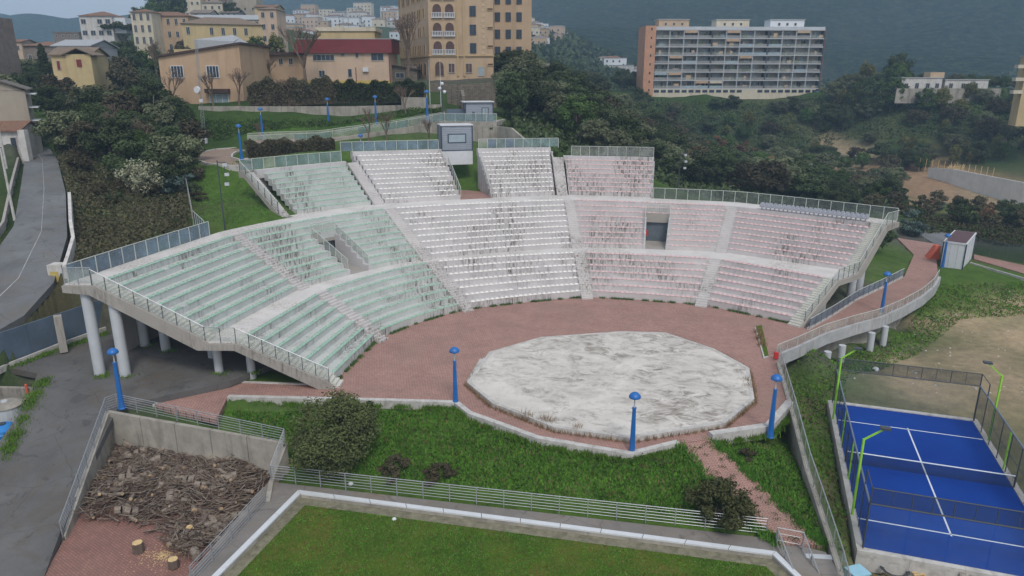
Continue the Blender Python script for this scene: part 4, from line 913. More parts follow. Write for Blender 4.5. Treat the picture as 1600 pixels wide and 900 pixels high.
for i in range(10):
    r=[.09,.1,.12,.14,.16,.19,.22,.12,.1,.28][i]; L=[1.5,1.1,.8,.6,.9,.55,.5,1.9,1.3,.7][i]
    b=MB(); n=9; bend=random.uniform(-.08,.08)
    ps=[(-L/2,0,0),(0,bend,bend*.5),(L/2,0,0)]
    for a,c in((0,1),(1,2)): b.tube(ps[a],ps[c],r*(1-.06*a),r*(1-.06*c),n,0,cap=False)
    b.tube((-L/2-.01,0,0),(-L/2,0,0),r*.93,r*.98,n,1); b.tube((L/2,0,0),(L/2+.01,0,0),r*.86,r*.82,n,1)
    if i in(0,7): b.tube((0,bend,0),(.3,.35,.15),r*.5,r*.3,6,0)
    o=b.build('log',[M['bark2'] if i%2 else M['bark'],M['logcut'] if i%3 else M['bark2']]); logm.append((o.data,r)); bpy.data.objects.remove(o)
GL='cut logs heaped in the walled yard'
for i in range(285):
    x,y=heap_pt(); d,r=random.choice(logm); h=heap(x,y); o=bpy.data.objects.new('log',d); link(o)
    o.location=(x,y,-3+h*1.0+.06+r*.4); o.rotation_euler=(random.uniform(-.3,.3),random.uniform(-.35,.35),random.uniform(0,6.28)); o['label']='grey-barked cut log in the walled yard heap, '+('left' if x<-25 else 'middle' if x<-20.5 else 'right')+' '+('front' if y<38.5 else 'centre' if y<42 else 'back'); o['category']='log'; o['group']=GL
def stump(px,py,r,h,label,rot=(0,0,0)):
    x,y,_=W(px,py,-3); b=MB(); n=14
    ring0=[(r*(1+.06*math.sin(3*k))*math.cos(2*math.pi*k/n),r*(1+.06*math.sin(3*k))*math.sin(2*math.pi*k/n)) for k in range(n)]
    b.hexa([(u,v,0) for u,v in ring0],[(u*.97,v*.97,h) for u,v in ring0],0); b.hexa([(u*.88,v*.88,h) for u,v in ring0],[(u*.86,v*.86,h+.012) for u,v in ring0],1)
    o=b.build('log',[M['bark'],M['cut']]); o.location=(x,y,-2.998+heap(x,y)*.7); o.rotation_euler=rot; tag(o,label,'log')
stump(217,862,.32,.62,'cut stump standing upright alone on the red paving near the wood heap')
stump(272,887,.30,.5,'cut stump standing beside a patch of sawdust at the foot of the wood heap')
stump(340,700,.42,.8,'thick hollow pale log section at the back of the wood heap',(1.2,0,.4))
stump(318,722,.4,1.1,'large pale grey log section tipped over near the back of the wood heap',(1.4,.2,1.2))
stump(346,765,.38,.35,'wide yellow log slice lying flat in the middle of the wood heap',(.3,.2,0))
stump(305,838,.36,.5,'pale yellow freshly cut log end at the near end of the wood heap',(.9,0,-.3))
# brushwood
def sticks(n,r0,r1,l0,l1):
    V=[];F=[]
    for i in range(n):
        x,y=heap_pt(); h=heap(x,y); L=random.uniform(l0,l1); a=random.uniform(0,6.28) if random.random()<.5 else random.gauss(.4+math.sin(x*.7)*1.1,.4); ti=random.gauss(0,.22); r=random.uniform(r0,r1)
        d=Vector((math.cos(a)*math.cos(ti),math.sin(a)*math.cos(ti),math.sin(ti))); s=Vector((-d.y,d.x,0)).normalized(); u=s.cross(d)
        p=Vector((x,y,-3+h+random.uniform(.0,.28))); bow=random.gauss(0,.09)*L
        k=len(V)
        for q,rr in((-.5,1),(0,.85),(.5,.45)):
            c=p+d*(q*L)+s*(bow*(1-4*q*q))+u*(abs(bow)*.3*(1-4*q*q)); c.z=max(c.z,-2.97)
            for m in range(3): t=2.094*m; V.append(c+s*(rr*r*math.cos(t))+u*(rr*r*math.sin(t)))
        for g in(0,3):
            for m in range(3): F.append((k+g+m,k+g+(m+1)%3,k+g+3+(m+1)%3,k+g+3+m))
    return V,F
for nm,n,a in(('brushwood',3400,(.015,.04,.6,2.0)),('brushwood',1700,(.03,.065,.6,1.7))):
    V,F=sticks(n,*a); o=np_mesh(nm,V,F,M['twig'] if n>2000 else M['bark2'],kind='stuff')
x,y,_=W(255,868,-3)
V=[];F=[]
for i in range(450):
    a,r=random.uniform(0,6.28),abs(random.gauss(0,.75)); p=(x+r*math.cos(a)*1.3,y+r*math.sin(a),-2.992); s=random.uniform(.015,.05); t=random.uniform(0,6); k=len(V)
    for q in range(4): V.append((p[0]+s*math.cos(t+q*1.57),p[1]+s*math.sin(t+q*1.57),p[2]+random.uniform(0,.01)))
    F.append((k,k+1,k+2,k+3))
np_mesh('sawdust',V,F,M['cut'],kind='stuff')
# ---------------- blue lamps ----------------
def lamp_proto(label,loc):
    t=thing('street_lamp',label,'street lamp',(0,0,0),group='blue lamp posts')
    b=MB(); b.lathe((0,0,0),[(.3,0),(.3,.06),(.26,.12),(.20,.5),(.12,3.55),(.16,3.6),(.14,3.66)],8); b.build('post',M['blue'],t)
    b=MB(); b.lathe((0,0,3.66),[(.045,0),(.045,.62)],8); b.build('stem',M['col'],t)
    b=MB(); b.lathe((0,0,4.22),[(.09,0),(.17,.04),(.17,.14)],14); b.build('light',M['lwindow'],t)
    b=MB(); b.lathe((0,0,4.36),[(.38,0),(.40,.06),(.34,.2),(.2,.33),(.05,.39)],16); b.build('hat',M['blue'],t,smooth=True)
    t.location=loc; return t
lamps=[(W(987,715,-.45),'blue lamp post at the near rim of the stage paving, below the round platform'),(W(712,633,-.2),'blue lamp post on the kerb left of the round platform'),(W(1203,683,-.3),'blue lamp post at the angled white kerb right of the round platform'),
 (W(1377,492,-.3),'blue lamp post rising from the ramp parapet'),(W(1472,420,-.5),'blue lamp post standing against the white site cabin'),(W(191,638,.4),'blue lamp post at the corner of the wood yard railing'),
 (P(378,250,97.5),'blue lamp post at the end of the hedge by the curved brick path'),(P(411,217,113),'blue lamp post on the grass behind the clipped hedge'),(P(514,198,123),'blue lamp post on the upper ramp nearest the bare trees under the hedge'),
 (P(588,196,119),'blue lamp post on the upper ramp against the concrete wall'),(P(668,190,114),'blue lamp post beside the white flagpole at the top of the upper ramp')]
lp=None
for loc,lab in lamps:
    if lp is None: lp=lamp_proto(lab,loc)
    else: copy_tree(lp,lab,loc,random.uniform(0,.7))
q=P(563,209,107); copy_tree(lp,'blue lamp post mostly hidden behind the upper left white seats',(q[0],q[1],q[2]-4.75),.3)
# ---------------- padel court ----------------
b=MB(); b.prism([ct(u,v)[:2] for u,v in((-5.05,-10.05),(5.05,-10.05),(5.05,10.05),(-5.05,10.05))],-3.2,-2.2)
t=thing('sports_court','blue padel court with white lines inside a dark mesh cage','court',ct(0,0),world=True)
b.build('playing_surface',M['cblue'],t)
def cline(u0,v0,u1,v1,w=.05):
    b=MB(); d=Vector((u1-u0,v1-v0)).normalized(); n=Vector((-d.y,d.x))*w; q=[(u0-n.x,v0-n.y),(u1-n.x,v1-n.y),(u1+n.x,v1+n.y),(u0+n.x,v0+n.y)]
    b.prism([ct(*p)[:2] for p in q],-2.199,-2.193); b.build('line',M['line'],t)
cline(-5,6.95,5,6.95);cline(-5,-6.95,5,-6.95);cline(0,-7.15,0,7.15)
for (u0,v0,u1,v1) in((-5.45,-10.45,5.45,-10.07),(-5.45,10.07,5.45,10.45),(-5.45,-10.06,-5.07,10.06),(5.07,-10.06,5.45,10.06)):
    n=max(3,int(max(u1-u0,v1-v0)/2.5))
    for k in range(n):
        if u1-u0>v1-v0: q=[(lerp(u0,u1,k/n)+.005,v0),(lerp(u0,u1,(k+1)/n)-.005,v0),(lerp(u0,u1,(k+1)/n)-.005,v1),(lerp(u0,u1,k/n)+.005,v1)]
        else: q=[(u0,lerp(v0,v1,k/n)+.005),(u1,lerp(v0,v1,k/n)+.005),(u1,lerp(v0,v1,(k+1)/n)-.005),(u0,lerp(v0,v1,(k+1)/n)-.005)]
        b=MB(); b.prism([ct(*p)[:2] for p in q],-3.4,-2.12); b.build('kerb_beam',M['kerb'],t)
def post(u,v,z0,z1,r=.045,m='dark',nm='post'): b=MB(); b.tube(ct(u,v,z0),ct(u,v,z1),r,n=6); return b.build(nm,M[m],t)
def rail(u0,v0,u1,v1,z,r=.035,m='dark',nm='rail'): b=MB(); b.tube(ct(u0,v0,z),ct(u1,v1,z),r,n=6); return b.build(nm,M[m],t)
def pane(u0,v0,u1,v1,z0,z1,m,nm):
    b=MB(); d=Vector((u1-u0,v1-v0)).normalized(); n=Vector((-d.y,d.x))*.008
    q=[(u0-n.x,v0-n.y),(u1-n.x,v1-n.y),(u1+n.x,v1+n.y),(u0+n.x,v0+n.y)]
    b.hexa([ct(*p,z0) for p in q],[ct(*p,z1) for p in q]); b.build(nm,M[m],t)
for v in(-10.15,10.15):
    for i in range(6): post(-5.1+2.04*i,v,3.0,4.0,.03)
    for i in range(11): post(-5.1+1.02*i,v,3.0,4.0,.02)
    rail(-5.1,v,5.1,v,4.0);rail(-5.1,v,5.1,v,3.0,.05)
    pane(-5.1,v,5.1,v,3.03,3.97,'mesh','mesh_panel')
    for i in range(5): pane(-5.1+2.04*i+.02,v,-5.1+2.04*(i+1)-.02,v,.1,2.97,'cglass','glass_pane')
    for u in(-5.12,5.12): post(u,v,0,4.0,.045)
for u in(-5.12,5.12):
    for s in(-1,1):
        rail(u,10.1*s,u,8.1*s,4.0);rail(u,10.1*s,u,8.1*s,3.0); post(u,8.1*s,3,4)
        pane(u,10.05*s,u,6.05*s,.1,2.97,'cglass','glass_pane')
    n=10
    for i in range(n+1):
        v=-10+2*i; post(u,v,0,3.0,.035)
    rail(u,-10.1,u,10.1,3.0,.06,'slate' if 'slate' in M else 'dark')
    rail(u,-6,u,6,1.5,.025)
    for i in range(n):
        v=-10+2*i; pane(u,v+.04,u,v+1.96,.08,2.95,'mesh','mesh_panel')
    for v in(-2.4,2.4): post(u,v,0,2.9,.06,'lime','green_post')
    for v in(-6.8,6.8):
        b=MB(); s=1 if u>0 else -1; uu=u+.22*s
        b.bar(ct(uu,v,-.1),ct(uu,v,5.3),.11,.11); e=ct(uu-1.05*s,v,6.15); b.bar(ct(uu,v,5.25),e,.11,.11); o=b.build('light_mast',M['lime'],t)
        b=MB(); b.box((e[0],e[1],e[2]-.05),(.55,.4,.12),CYAW); b.build('floodlight',M['dark'],t)
b=MB(); b.tube(ct(-5.1,0,.9),ct(5.1,0,.9),.045,n=6); b.build('net_tape',M['line'],t)
pane(-5.05,0,5.05,0,.02,.87,'mesh','net')
for u in(-5.08,5.08): post(u,0,0,.95,.05)
# ---------------- white cabin at the ramp's end ----------------
c0,c1,c2=W(1468,418,-.5),W(1503,423,-.5),W(1518,403,-.5)
t=thing('site_cabin','white cabin with blue corners and dark red roof at the ramp end','cabin',c0,world=True)
base=[c0[:2],c1[:2],c2[:2],(c0[0]+c2[0]-c1[0],c0[1]+c2[1]-c1[1])]
b=MB(); b.prism(base,-.7,2.9); b.build('wall',M['whitem'],t)
b=MB(); b.prism(inset(base,-.06),2.9,3.12); b.build('roof_edge',M['whitem'],t); b=MB(); b.prism(inset(base,.1),3.05,3.14); b.build('roof',M['redroof'],t)
for p in base: b=MB(); b.box((p[0],p[1],-.6),(.14,.14,3.6),.9); b.build('corner_trim',M['navy'],t)
for i in range(4):
    a,c=base[i],base[(i+1)%4]
    for k in range(1,3): x,y=lerp(a[0],c[0],k/3),lerp(a[1],c[1],k/3); b=MB(); b.box((x,y,-.5),(.05,.05,3.3)); b.build('panel_joint',M['col'],t)
x,y,_=W(1457,405,-.1); b=MB(); b.hexa([(x-.9,y-.5,-.1),(x+.8,y-.3,-.1),(x+1.,y+1.2,-.1),(x-.5,y+1.2,-.1)],[(x+.3,y+.1,1.7),(x+.8,y,1.8),(x+.9,y+1.,1.8),(x+.4,y+1.,1.7)]); tag(b.build('tarpaulin',M['orange']),'orange-red tarpaulin heaped against the white cabin','tarpaulin')
b=MB(); PP=[W(1522,405,-.45),W(1600,428,-.45),W(1650,440,-.45),W(1650,425,-.45),W(1600,415,-.45),W(1522,398,-.45)]; b.prism([p[:2] for p in PP],-.9,-.4); struct(b.build('brick_path',M['plaza']))
kerb('kerb','pale kerb of the brick path beyond the white cabin',[(*W(1515,411,-.4)[:2],-.4),(*W(1600,436,-.4)[:2],-.4),(*W(1650,450,-.4)[:2],-.4)],.2,z1=.12)
railing('fence','dark mesh fence beyond the brick path at the right edge',[(*W(1520,397,-.4)[:2],-.4),(*W(1600,413,-.4)[:2],-.4),(*W(1660,424,-.4)[:2],-.4)],2.4,M['mesh'],M['dark'],sp=2.5,cat='fence')
# ---------------- commentary booth over the central entrance ----------------
def sided_box(t,c,w,d,z0,z1,yaw,mat,nb,trim,joint=None):
    """box with horizontal cladding boards, local frame yaw; front faces -y"""
    ca,sa=math.cos(yaw),math.sin(yaw)
    def L(u,v): return (c[0]+u*ca-v*sa,c[1]+u*sa+v*ca)
    for k in range(nb):
        a=lerp(z0,z1,k/nb)+.012; e=lerp(z0,z1,(k+1)/nb)-.012
        b=MB(); b.prism([L(-w/2,0),L(w/2,0),L(w/2,d),L(-w/2,d)],a,e); b.build('cladding_board',mat,t)
    b=MB(); b.prism([L(-w/2+.04,.04),L(w/2-.04,.04),L(w/2-.04,d-.04),L(-w/2+.04,d-.04)],z0,z1); b.build('core',trim,t)
    for u,v in((-w/2,0),(w/2,0),(w/2,d),(-w/2,d)):
        x,y=L(u,v); b=MB(); b.box((x,y,z0-.02),(.16,.16,z1-z0+.04),yaw); b.build('corner_trim',trim,t)
    for z in(z0-.02,z1-.08):
        b=MB(); b.prism([L(-w/2-.03,-.03),L(w/2+.03,-.03),L(w/2+.03,.03),L(-w/2-.03,.03)],z,z+.12); b.build('edge_trim',trim,t)
    return L
cb=P(714.5,240,101.3); yaw=math.radians(14)
t=thing('booth','grey clapboard booth with one long window raised above the central entrance','booth',(cb[0],cb[1],11.5),world=True)
L=sided_box(t,cb[:2],4.35,3.0,13.95,17.35,yaw,M['clad'],13,M['navy'])
b=MB(); b.prism([L(-2.3,-.15),L(2.3,-.15),L(2.3,3.2),L(-2.3,3.2)],17.36,17.5); b.build('roof',M['whitem'],t)
b=MB(); b.prism([L(-2.2,0.02),L(2.2,.02),L(2.2,3),L(-2.2,3)],12.0,13.93); b.build('base_panel',M['whitem'],t)
for (u0,u1,z0,z1,nm,mt) in((-1.3,1.3,15.0,16.25,'window_frame','navy'),(-1.15,1.15,15.12,16.13,'window_pane','lwindow')):
    b=MB(); dd=.06 if mt=='navy' else .075; b.prism([L(u0,-dd),L(u1,-dd),L(u1,.05),L(u0,.05)],z0,z1); b.build(nm,M[mt],t)
f=lambda th:rowR(2,0,th)
b=MB(); arcblock(b,106.9,112.5,off(f,-.4),lambda th:57,zD-.3,zD+.03,n=3); struct(b.build('entrance_path',M['plaza']))
q=P(722,262,103); b=MB(); b.box((q[0]-1.6,q[1]+.4,8.5),(.5,.3,3.6)); tag(b.build('pillar',M['blue']),'dark blue pillar under the left side of the clapboard booth','pillar')
b=MB(); b.box((q[0]+2.2,q[1]+3.4,8.5),(.9,.5,2.9)); tag(b.build('pillar',M['slab']),'rough concrete pillar seen through the passage under the booth','pillar')
# ---------------- upper ramp, retaining walls, terrace cabin ----------------
near=[P(388,226,106),P(440,223,107.5),P(500,221,109),P(560,212,110.5),P(620,203,111.5),P(695,190,111.5)]
farr=[P(388,221,112),P(440,216,113.5),P(500,211,115),P(560,203,116.5),P(620,194,117),P(695,182,117.5)]
farr=[(f_[0],f_[1],n_[2]) for f_,n_ in zip(farr,near)]
struct(ribbon('upper_ramp',farr,near,M['plaza'],.02,.5))
wall('retaining_wall','stained concrete wall holding up the ramp behind the upper left seats',[(p[0],p[1]-.2,p[2]+.15) for p in near],[1.2,1.5,2.2,3.2,4.4,5.6],.3,M['rawwall'])
railing('railing','glazed railing along the near side of the upper ramp',[(p[0],p[1]-.1,p[2]+.1) for p in near],1.15,lambda:random.choice([M['glasst'],M['glassg']]),M['railp'],sp=1.9,pr=.02)
railing('railing','glazed railing along the far side of the upper ramp',farr,1.15,M['glassg'],M['railp'],sp=1.9,pr=.02)
pp=[P(695,190,111),P(776,188,111),P(790,186,119),P(695,181,121)]; zpl=17.3
b=MB(); b.prism([p[:2] for p in pp],zpl-.7,zpl); struct(b.build('terrace_slab',M['rawwall']))
railing('railing','glazed railing along the edge of the terrace above the booth',[(p[0],p[1],zpl) for p in(pp[0],pp[1])],1.2,M['glasst'],M['railp'],sp=1.5)
wall('retaining_wall','ribbed streaked concrete wall stepping down right of the booth',[(pp[0][0],110.6,zpl-.6),(P(778,188,110.4)[0],110.4,zpl-.6),P(800,200,107),P(826,222,104)],[5,5,4,2.6],.35,M['rawwall'],sl=1.1)
tc=P(748,178,114)
t=thing('cabin','grey clapboard cabin with a narrow door and flat white roof on the terrace','cabin',(tc[0],tc[1],zpl),world=True)
L=sided_box(t,(tc[0]+.1,tc[1]),4.3,3.,zpl+.02,zpl+2.75,math.radians(10),M['clad'],10,M['navy'])
b=MB(); b.prism([L(-2.6,-.3),L(2.3,-.3),L(2.3,3.2),L(-2.6,3.2)],zpl+2.78,zpl+2.92); b.build('roof',M['whitem'],t)
for (u0,u1,z0,z1,nm,mt) in((.35,1.45,.05,2.0,'door_frame','navy'),(.47,.88,.1,1.9,'door_leaf','lwindow'),(.93,1.33,.1,1.9,'door_leaf','clad')):
    b=MB(); dd=.06 if mt=='navy' else .08; b.prism([L(u0,-dd),L(u1,-dd),L(u1,.05),L(u0,.05)],zpl+z0,zpl+z1); b.build(nm,M[mt],t)
wall('fence','blue-grey sheet screen beside the terrace cabin',[(*P(698,178,114.5)[:2],zpl+1.75),(*P(726,178,114.5)[:2],zpl+1.75),(*P(742,178,113.6)[:2],zpl+1.3)],[1.7,1.7,1.3],.06,M['sheet'],sl=1.4,cat='fence',part='fence_sheet')
# curved brick path
cp=[(W(395,263,12.75),W(395,250,12.9)),(W(360,262,12.75),W(372,252,12.8)),(W(325,258,12.75),W(361,249,12.8)),(W(303,250,12.75),W(362,244,12.85)),(W(312,242,12.8),W(368,240,12.95)),(W(338,236,12.9),W(376,238,13.)),(W(375,233,13.05),W(392,236,13.1))]
struct(ribbon('curved_path',[c[1] for c in cp],[c[0] for c in cp],M['dirtp'],.2,.5))
kerb('kerb','pale kerb on the outer side of the curved brick path',[(c[0][0],c[0][1],c[0][2]+.2) for c in cp],.3,z1=.15,side=1)
kerb('kerb','pale kerb wrapping the end of the clipped hedge',[(c[1][0],c[1][1],c[1][2]+.2) for c in cp],.25,z1=.15,side=-1)
# wall behind the upper lawn
wall('retaining_wall','long grey concrete wall below the hedge behind the upper ramp',[P(310,166,126),P(420,166,125.5),P(540,166,125),P(640,164,124),P(690,163,123)],[3.2,3.4,3.6,3.6,3.6],.35,M['rawwall'],sl=2.4)
wall('retaining_wall','raised grey wall panel behind the lamp at the top of the ramp',[P(627,152,123.5),P(668,152,123.2)],2.,.3,M['rawwall'],sl=2.4)
wall('stone_wall','rough stone retaining walls stepping up under the large hotel-like building',[P(670,130,138),P(715,132,137),P(776,128,137)],[5,5,5.5],.5,M['stonew'],sl=2.2)
wall('stone_wall','low ruined stone wall with an opening left of the terrace cabin',[P(700,140,128),P(722,140,126),P(724,150,122)],[4,4,3],.5,M['stonew'],sl=2.)
wall('stone_wall','stone wall right behind the terrace cabin',[P(724,134,132),P(776,134,130)],5.,.5,M['stonew'],sl=2.2)
wall('stone_wall','pale stone wall right of the hotel-like building',[P(818,99,158),P(862,99,156)],4,.5,M['rawwall'],sl=3)
# ---------------- buildings ----------------
WM={}
def winmesh(w,h,style,mf,mg):
    k=(round(w,2),round(h,2),style,mf.name,mg.name)
    if k in WM: return WM[k]
    b=MB(); f=.1 if w>.8 else .07
    if style=='arch':
        n=8; pts=[(-w/2,0),(w/2,0)]+[(w/2*math.cos(math.pi*i/n),h-w/2+w/2*math.sin(math.pi*i/n)) for i in range(n+1)]
        g=[(x*.86,max(.08,z*.97)) for x,z in pts]
        b.hexa([(x,.05,z) for x,z in pts],[(x,-.05,z) for x,z in pts]); fr=b
        p=MB(); p.hexa([(x,.0,z) for x,z in g],[(x,-.07,z) for x,z in g])
    else:
        for u0,u1,z0,z1 in((-w/2,w/2,0,f),(-w/2,w/2,h-f,h),(-w/2,-w/2+f,f,h-f),(w/2-f,w/2,f,h-f)): b.hexa([(u0,-.09,z0),(u1,-.09,z0),(u1,.05,z0),(u0,.05,z0)],[(u0,-.09,z1),(u1,-.09,z1),(u1,.05,z1),(u0,.05,z1)])
        for k2 in range(1,int(style)): u=-w/2+w*k2/int(style); b.hexa([(u-.03,-.085,f),(u+.03,-.085,f),(u+.03,0,f),(u-.03,0,f)],[(u-.03,-.085,h-f),(u+.03,-.085,h-f),(u+.03,0,h-f),(u-.03,0,h-f)])
        p=MB(); p.hexa([(-w/2+f,-.03,f),(w/2-f,-.03,f),(w/2-f,.05,f),(-w/2+f,.05,f)],[(-w/2+f,-.03,h-f),(w/2-f,-.03,h-f),(w/2-f,.05,h-f),(-w/2+f,.05,h-f)])
    a=b.build('window',mf);c=p.build('pane',mg); WM[k]=(a.data,c.data); bpy.data.objects.remove(a);bpy.data.objects.remove(c); return WM[k]
def window(t,u,v,z,w,h,face=0,style='2',mf=None,mg=None,sub=True):
    mf=mf or M['winframe'];mg=mg or M['window']; a,c=winmesh(w,h,style,mf,mg)
    o=bpy.data.objects.new('window',a); link(o); o.parent=t; o.location=(u,v,z); o.rotation_euler=(0,0,face)
    q=bpy.data.objects.new('pane',c); link(q); q.parent=o
    return o
def bpart(t,name,c,d,mat,z=0): b=MB(); b.box((c[0],c[1],z),d); return b.build(name,mat,t)
def bthing(name,label,px0,px1,py,Y0,Y1=None,cat='building',group=None):
    Y1=Y1 or Y0; a,c=P(px0,py,Y0),P(px1,py,Y1); yaw=math.atan2(c[1]-a[1],c[0]-a[0]); w=math.dist(a[:2],c[:2]); z=min(a[2],c[2])
    t=thing(name,label,cat,((a[0]+c[0])/2,(a[1]+c[1])/2,z),rz=yaw,group=group); return t,w
def gable(t,w,d,z,rise,mat,over=.4,axis='x',gm=None,th=.18,name='roof'):
    b=MB()
    if axis=='x':
        w2=w/2+over; y0,y1=-over,d+over; ym=d/2
        for s in((y0,ym),(y1,ym)):
            b.hexa([(-w2,s[0],z-.02),(w2,s[0],z-.02),(w2,s[1],z+rise),(-w2,s[1],z+rise)],[(-w2,s[0],z+th),(w2,s[0],z+th),(w2,s[1],z+rise+th),(-w2,s[1],z+rise+th)])
        o=b.build(name,mat,t); g=MB()
        for u in(-w/2+.1,w/2-.1):
            g=MB(); g.hexa([(u-.1,0,z-.1),(u+.1,0,z-.1),(u+.1,d,z-.1),(u-.1,d,z-.1)],[(u-.1,ym-.1,z+rise-.05),(u+.1,ym-.1,z+rise-.05),(u+.1,ym+.1,z+rise-.05),(u-.1,ym+.1,z+rise-.05)]); g.build('gable',gm or mat,t)
    else:
        y0,y1=-over,d+over
        for s in(-1,1):
            b.hexa([(s*(w/2+over),y0,z-.02),(0,y0,z+rise),(0,y1,z+rise),(s*(w/2+over),y1,z-.02)],[(s*(w/2+over),y0,z+th),(0,y0,z+rise+th),(0,y1,z+rise+th),(s*(w/2+over),y1,z+th)])
        o=b.build(name,mat,t); g=MB()
        for v in(.0,d-.2):
            g=MB(); g.hexa([(-w/2,v,z-.1),(w/2,v,z-.1),(w/2,v+.2,z-.1),(-w/2,v+.2,z-.1)],[(-.1,v,z+rise-.05),(.1,v,z+rise-.05),(.1,v+.2,z+rise-.05),(-.1,v+.2,z+rise-.05)]); g.build('gable',gm or mat,t)
    return o
def hip(t,w,d,z,rise,mat,over=.5,name='roof'):
    b=MB(); a=w/2+over; k=min(a,(d+2*over)/2)*.9
    b.hexa([(-a,-over,z),(a,-over,z),(a,d+over,z),(-a,d+over,z)],[(-a+k,d/2-.05,z+rise),(a-k,d/2-.05,z+rise),(a-k,d/2+.05,z+rise),(-a+k,d/2+.05,z+rise)]); return b.build(name,mat,t)
# --- hotel-like building
t,w=bthing('apartment_building','large tan six-storey building with arched loggias and white balustrades on the hill crest',672,771,119,150,cat='building')
oz=t.location.z; FH=3.45
b=MB(); b.box((0,7,-6),(w,14,6+6.2*FH)); b.build('wall',M['tan'],t)
x0=-w/2
def hx_(px): return (px-672)/(771-672)*w-w/2
for u in(hx_(716),hx_(726)): bpart(t,'pilaster',(u,-.1),(.35,.25,6.2*FH),M['tan2'])
bpart(t,'cornice',(0,-.06),(w+.3,.4,.25),M['tan2'],FH*1.0+.35)
for i in range(0,6):
    zf=.1+i*FH
    if i>0:
        for px in(685.3,704.3):
            u=hx_(px); window(t,u,-.06,zf+.75,1.95,2.45,style='arch',mf=M['tan2'],mg=M['loggia'])  # flat arched plate; the loggia's inner shade is only its colour
            bb=MB(); bb.box((u,-.25,zf+.55),(2.2,.3,.14)); bb.box((u,-.25,zf+1.45),(2.2,.22,.1)); bb.build('balustrade_rail',M['whitem'],t)
            bl=MB()
            for k in range(7): bl.box((u-.95+k*.316,-.25,zf+.69),(.13,.13,.76))
            bl.build('balusters',M['whitem'],t)
    else:
        window(t,hx_(687),-.06,0,2.0,2.9,style='arch',mf=M['tan2'],mg=M['loggia']); window(t,hx_(706),-.06,.6,1.35,1.9,mg=M['loggia']); window(t,hx_(733),-.06,.6,1.35,1.9,mg=M['loggia']); window(t,hx_(752),-.06,0,1.25,1.8,mg=M['lwindow'])
    if i>0: window(t,hx_(740),-.06,zf+.85,1.25,1.9,mf=M['navy'])
    window(t,hx_(766.5),-.06,zf+1.9,1.25,.5,style='1',mf=M['tan2'],mg=M['loggia'])
for k in range(14):
    for s in(-1,1): bpart(t,'quoin',(hx_(755)+s*.0+(.15 if k%2 else 0),-.02),(.5,.1,.5),M['tan3'],1.*FH+.7+k*1.0) if s>0 else None
# right block
dY=13; wr_=8.0; u0=w/2-.1
b=MB(); b.box((u0+wr_/2-.5,dY+5,-6),(wr_+1.,12,6+5*FH-.3)); b.build('wall',M['tan'],t)
b=MB(); b.box((u0+wr_/2-.5,dY+5,5*FH-.3),(wr_+1.8,12.8,.25)); b.build('eaves',M['tan2'],t)
b=MB(); b.hexa([(u0-1,dY-1.4,5*FH-.05),(u0+wr_+.4,dY-1.4,5*FH-.05),(u0+wr_+.4,dY+11.4,5*FH-.05),(u0-1,dY+11.4,5*FH-.05)],[(u0+1.5,dY+3,5*FH+1.8),(u0+wr_-2,dY+3,5*FH+1.8),(u0+wr_-2,dY+7,5*FH+1.8),(u0+1.5,dY+7,5*FH+1.8)]); b.build('roof',M['tile'],t)
for i in range(0,5):
    for k in range(3): window(t,u0+.75+k*2.3,dY-1.06,.85+i*FH,1.15,1.8,mf=M['navy'])
bpart(t,'cornice',(u0+wr_/2-.5,dY-1.05),(wr_+1.2,.3,.25),M['tan2'],FH*1.0+.35)
# left wing: face receding to the back left
wA=Vector((x0,0)); p1=P(626,100,173); 
loc=Vector((p1[0]-t.location.x,p1[1]-t.location.y)); c_,s_=math.cos(-t.rotation_euler.z),math.sin(-t.rotation_euler.z); wB=Vector((loc.x*c_-loc.y*s_,loc.x*s_+loc.y*c_))
d_=(wA-wB); Lw=d_.length; d_.normalize(); nrm=Vector((-d_.y,d_.x))   # points into the building
if nrm.x<0: nrm=-nrm
b=MB(); b.prism([tuple(wB),tuple(wA),tuple(wA+nrm*9),tuple(wB+nrm*9)],-8,5*FH+.1); b.build('wall',M['tan'],t)
b=MB(); b.prism([tuple(wB-nrm*.5-d_*.5),tuple(wA-nrm*.5),tuple(wA+nrm*9),tuple(wB+nrm*9)],5*FH+.11,5*FH+.4); b.build('eaves',M['tile'],t)
fa=math.atan2(d_.y,d_.x)
for k in range(10):
    s=Lw*(.06+.088*k+(.02 if k%2 else -.01)); q=wB+d_*s-nrm*.03
    for i in range(1,5): window(t,q.x,q.y,.7+i*FH,.95,2.0,face=fa,style='1',mf=M['tan2'],mg=M['loggia'])
    window(t,q.x,q.y,.1,1.25,2.6,face=fa,style='arch',mf=M['tan3'],mg=M['loggia'])
q=(wA+wB)/2; bb=MB(); bb.bar((*(wB-nrm*.1),FH+.45),(*(wA-nrm*.1),FH+.45),.25,.25); bb.build('cornice',M['tan2'],t)
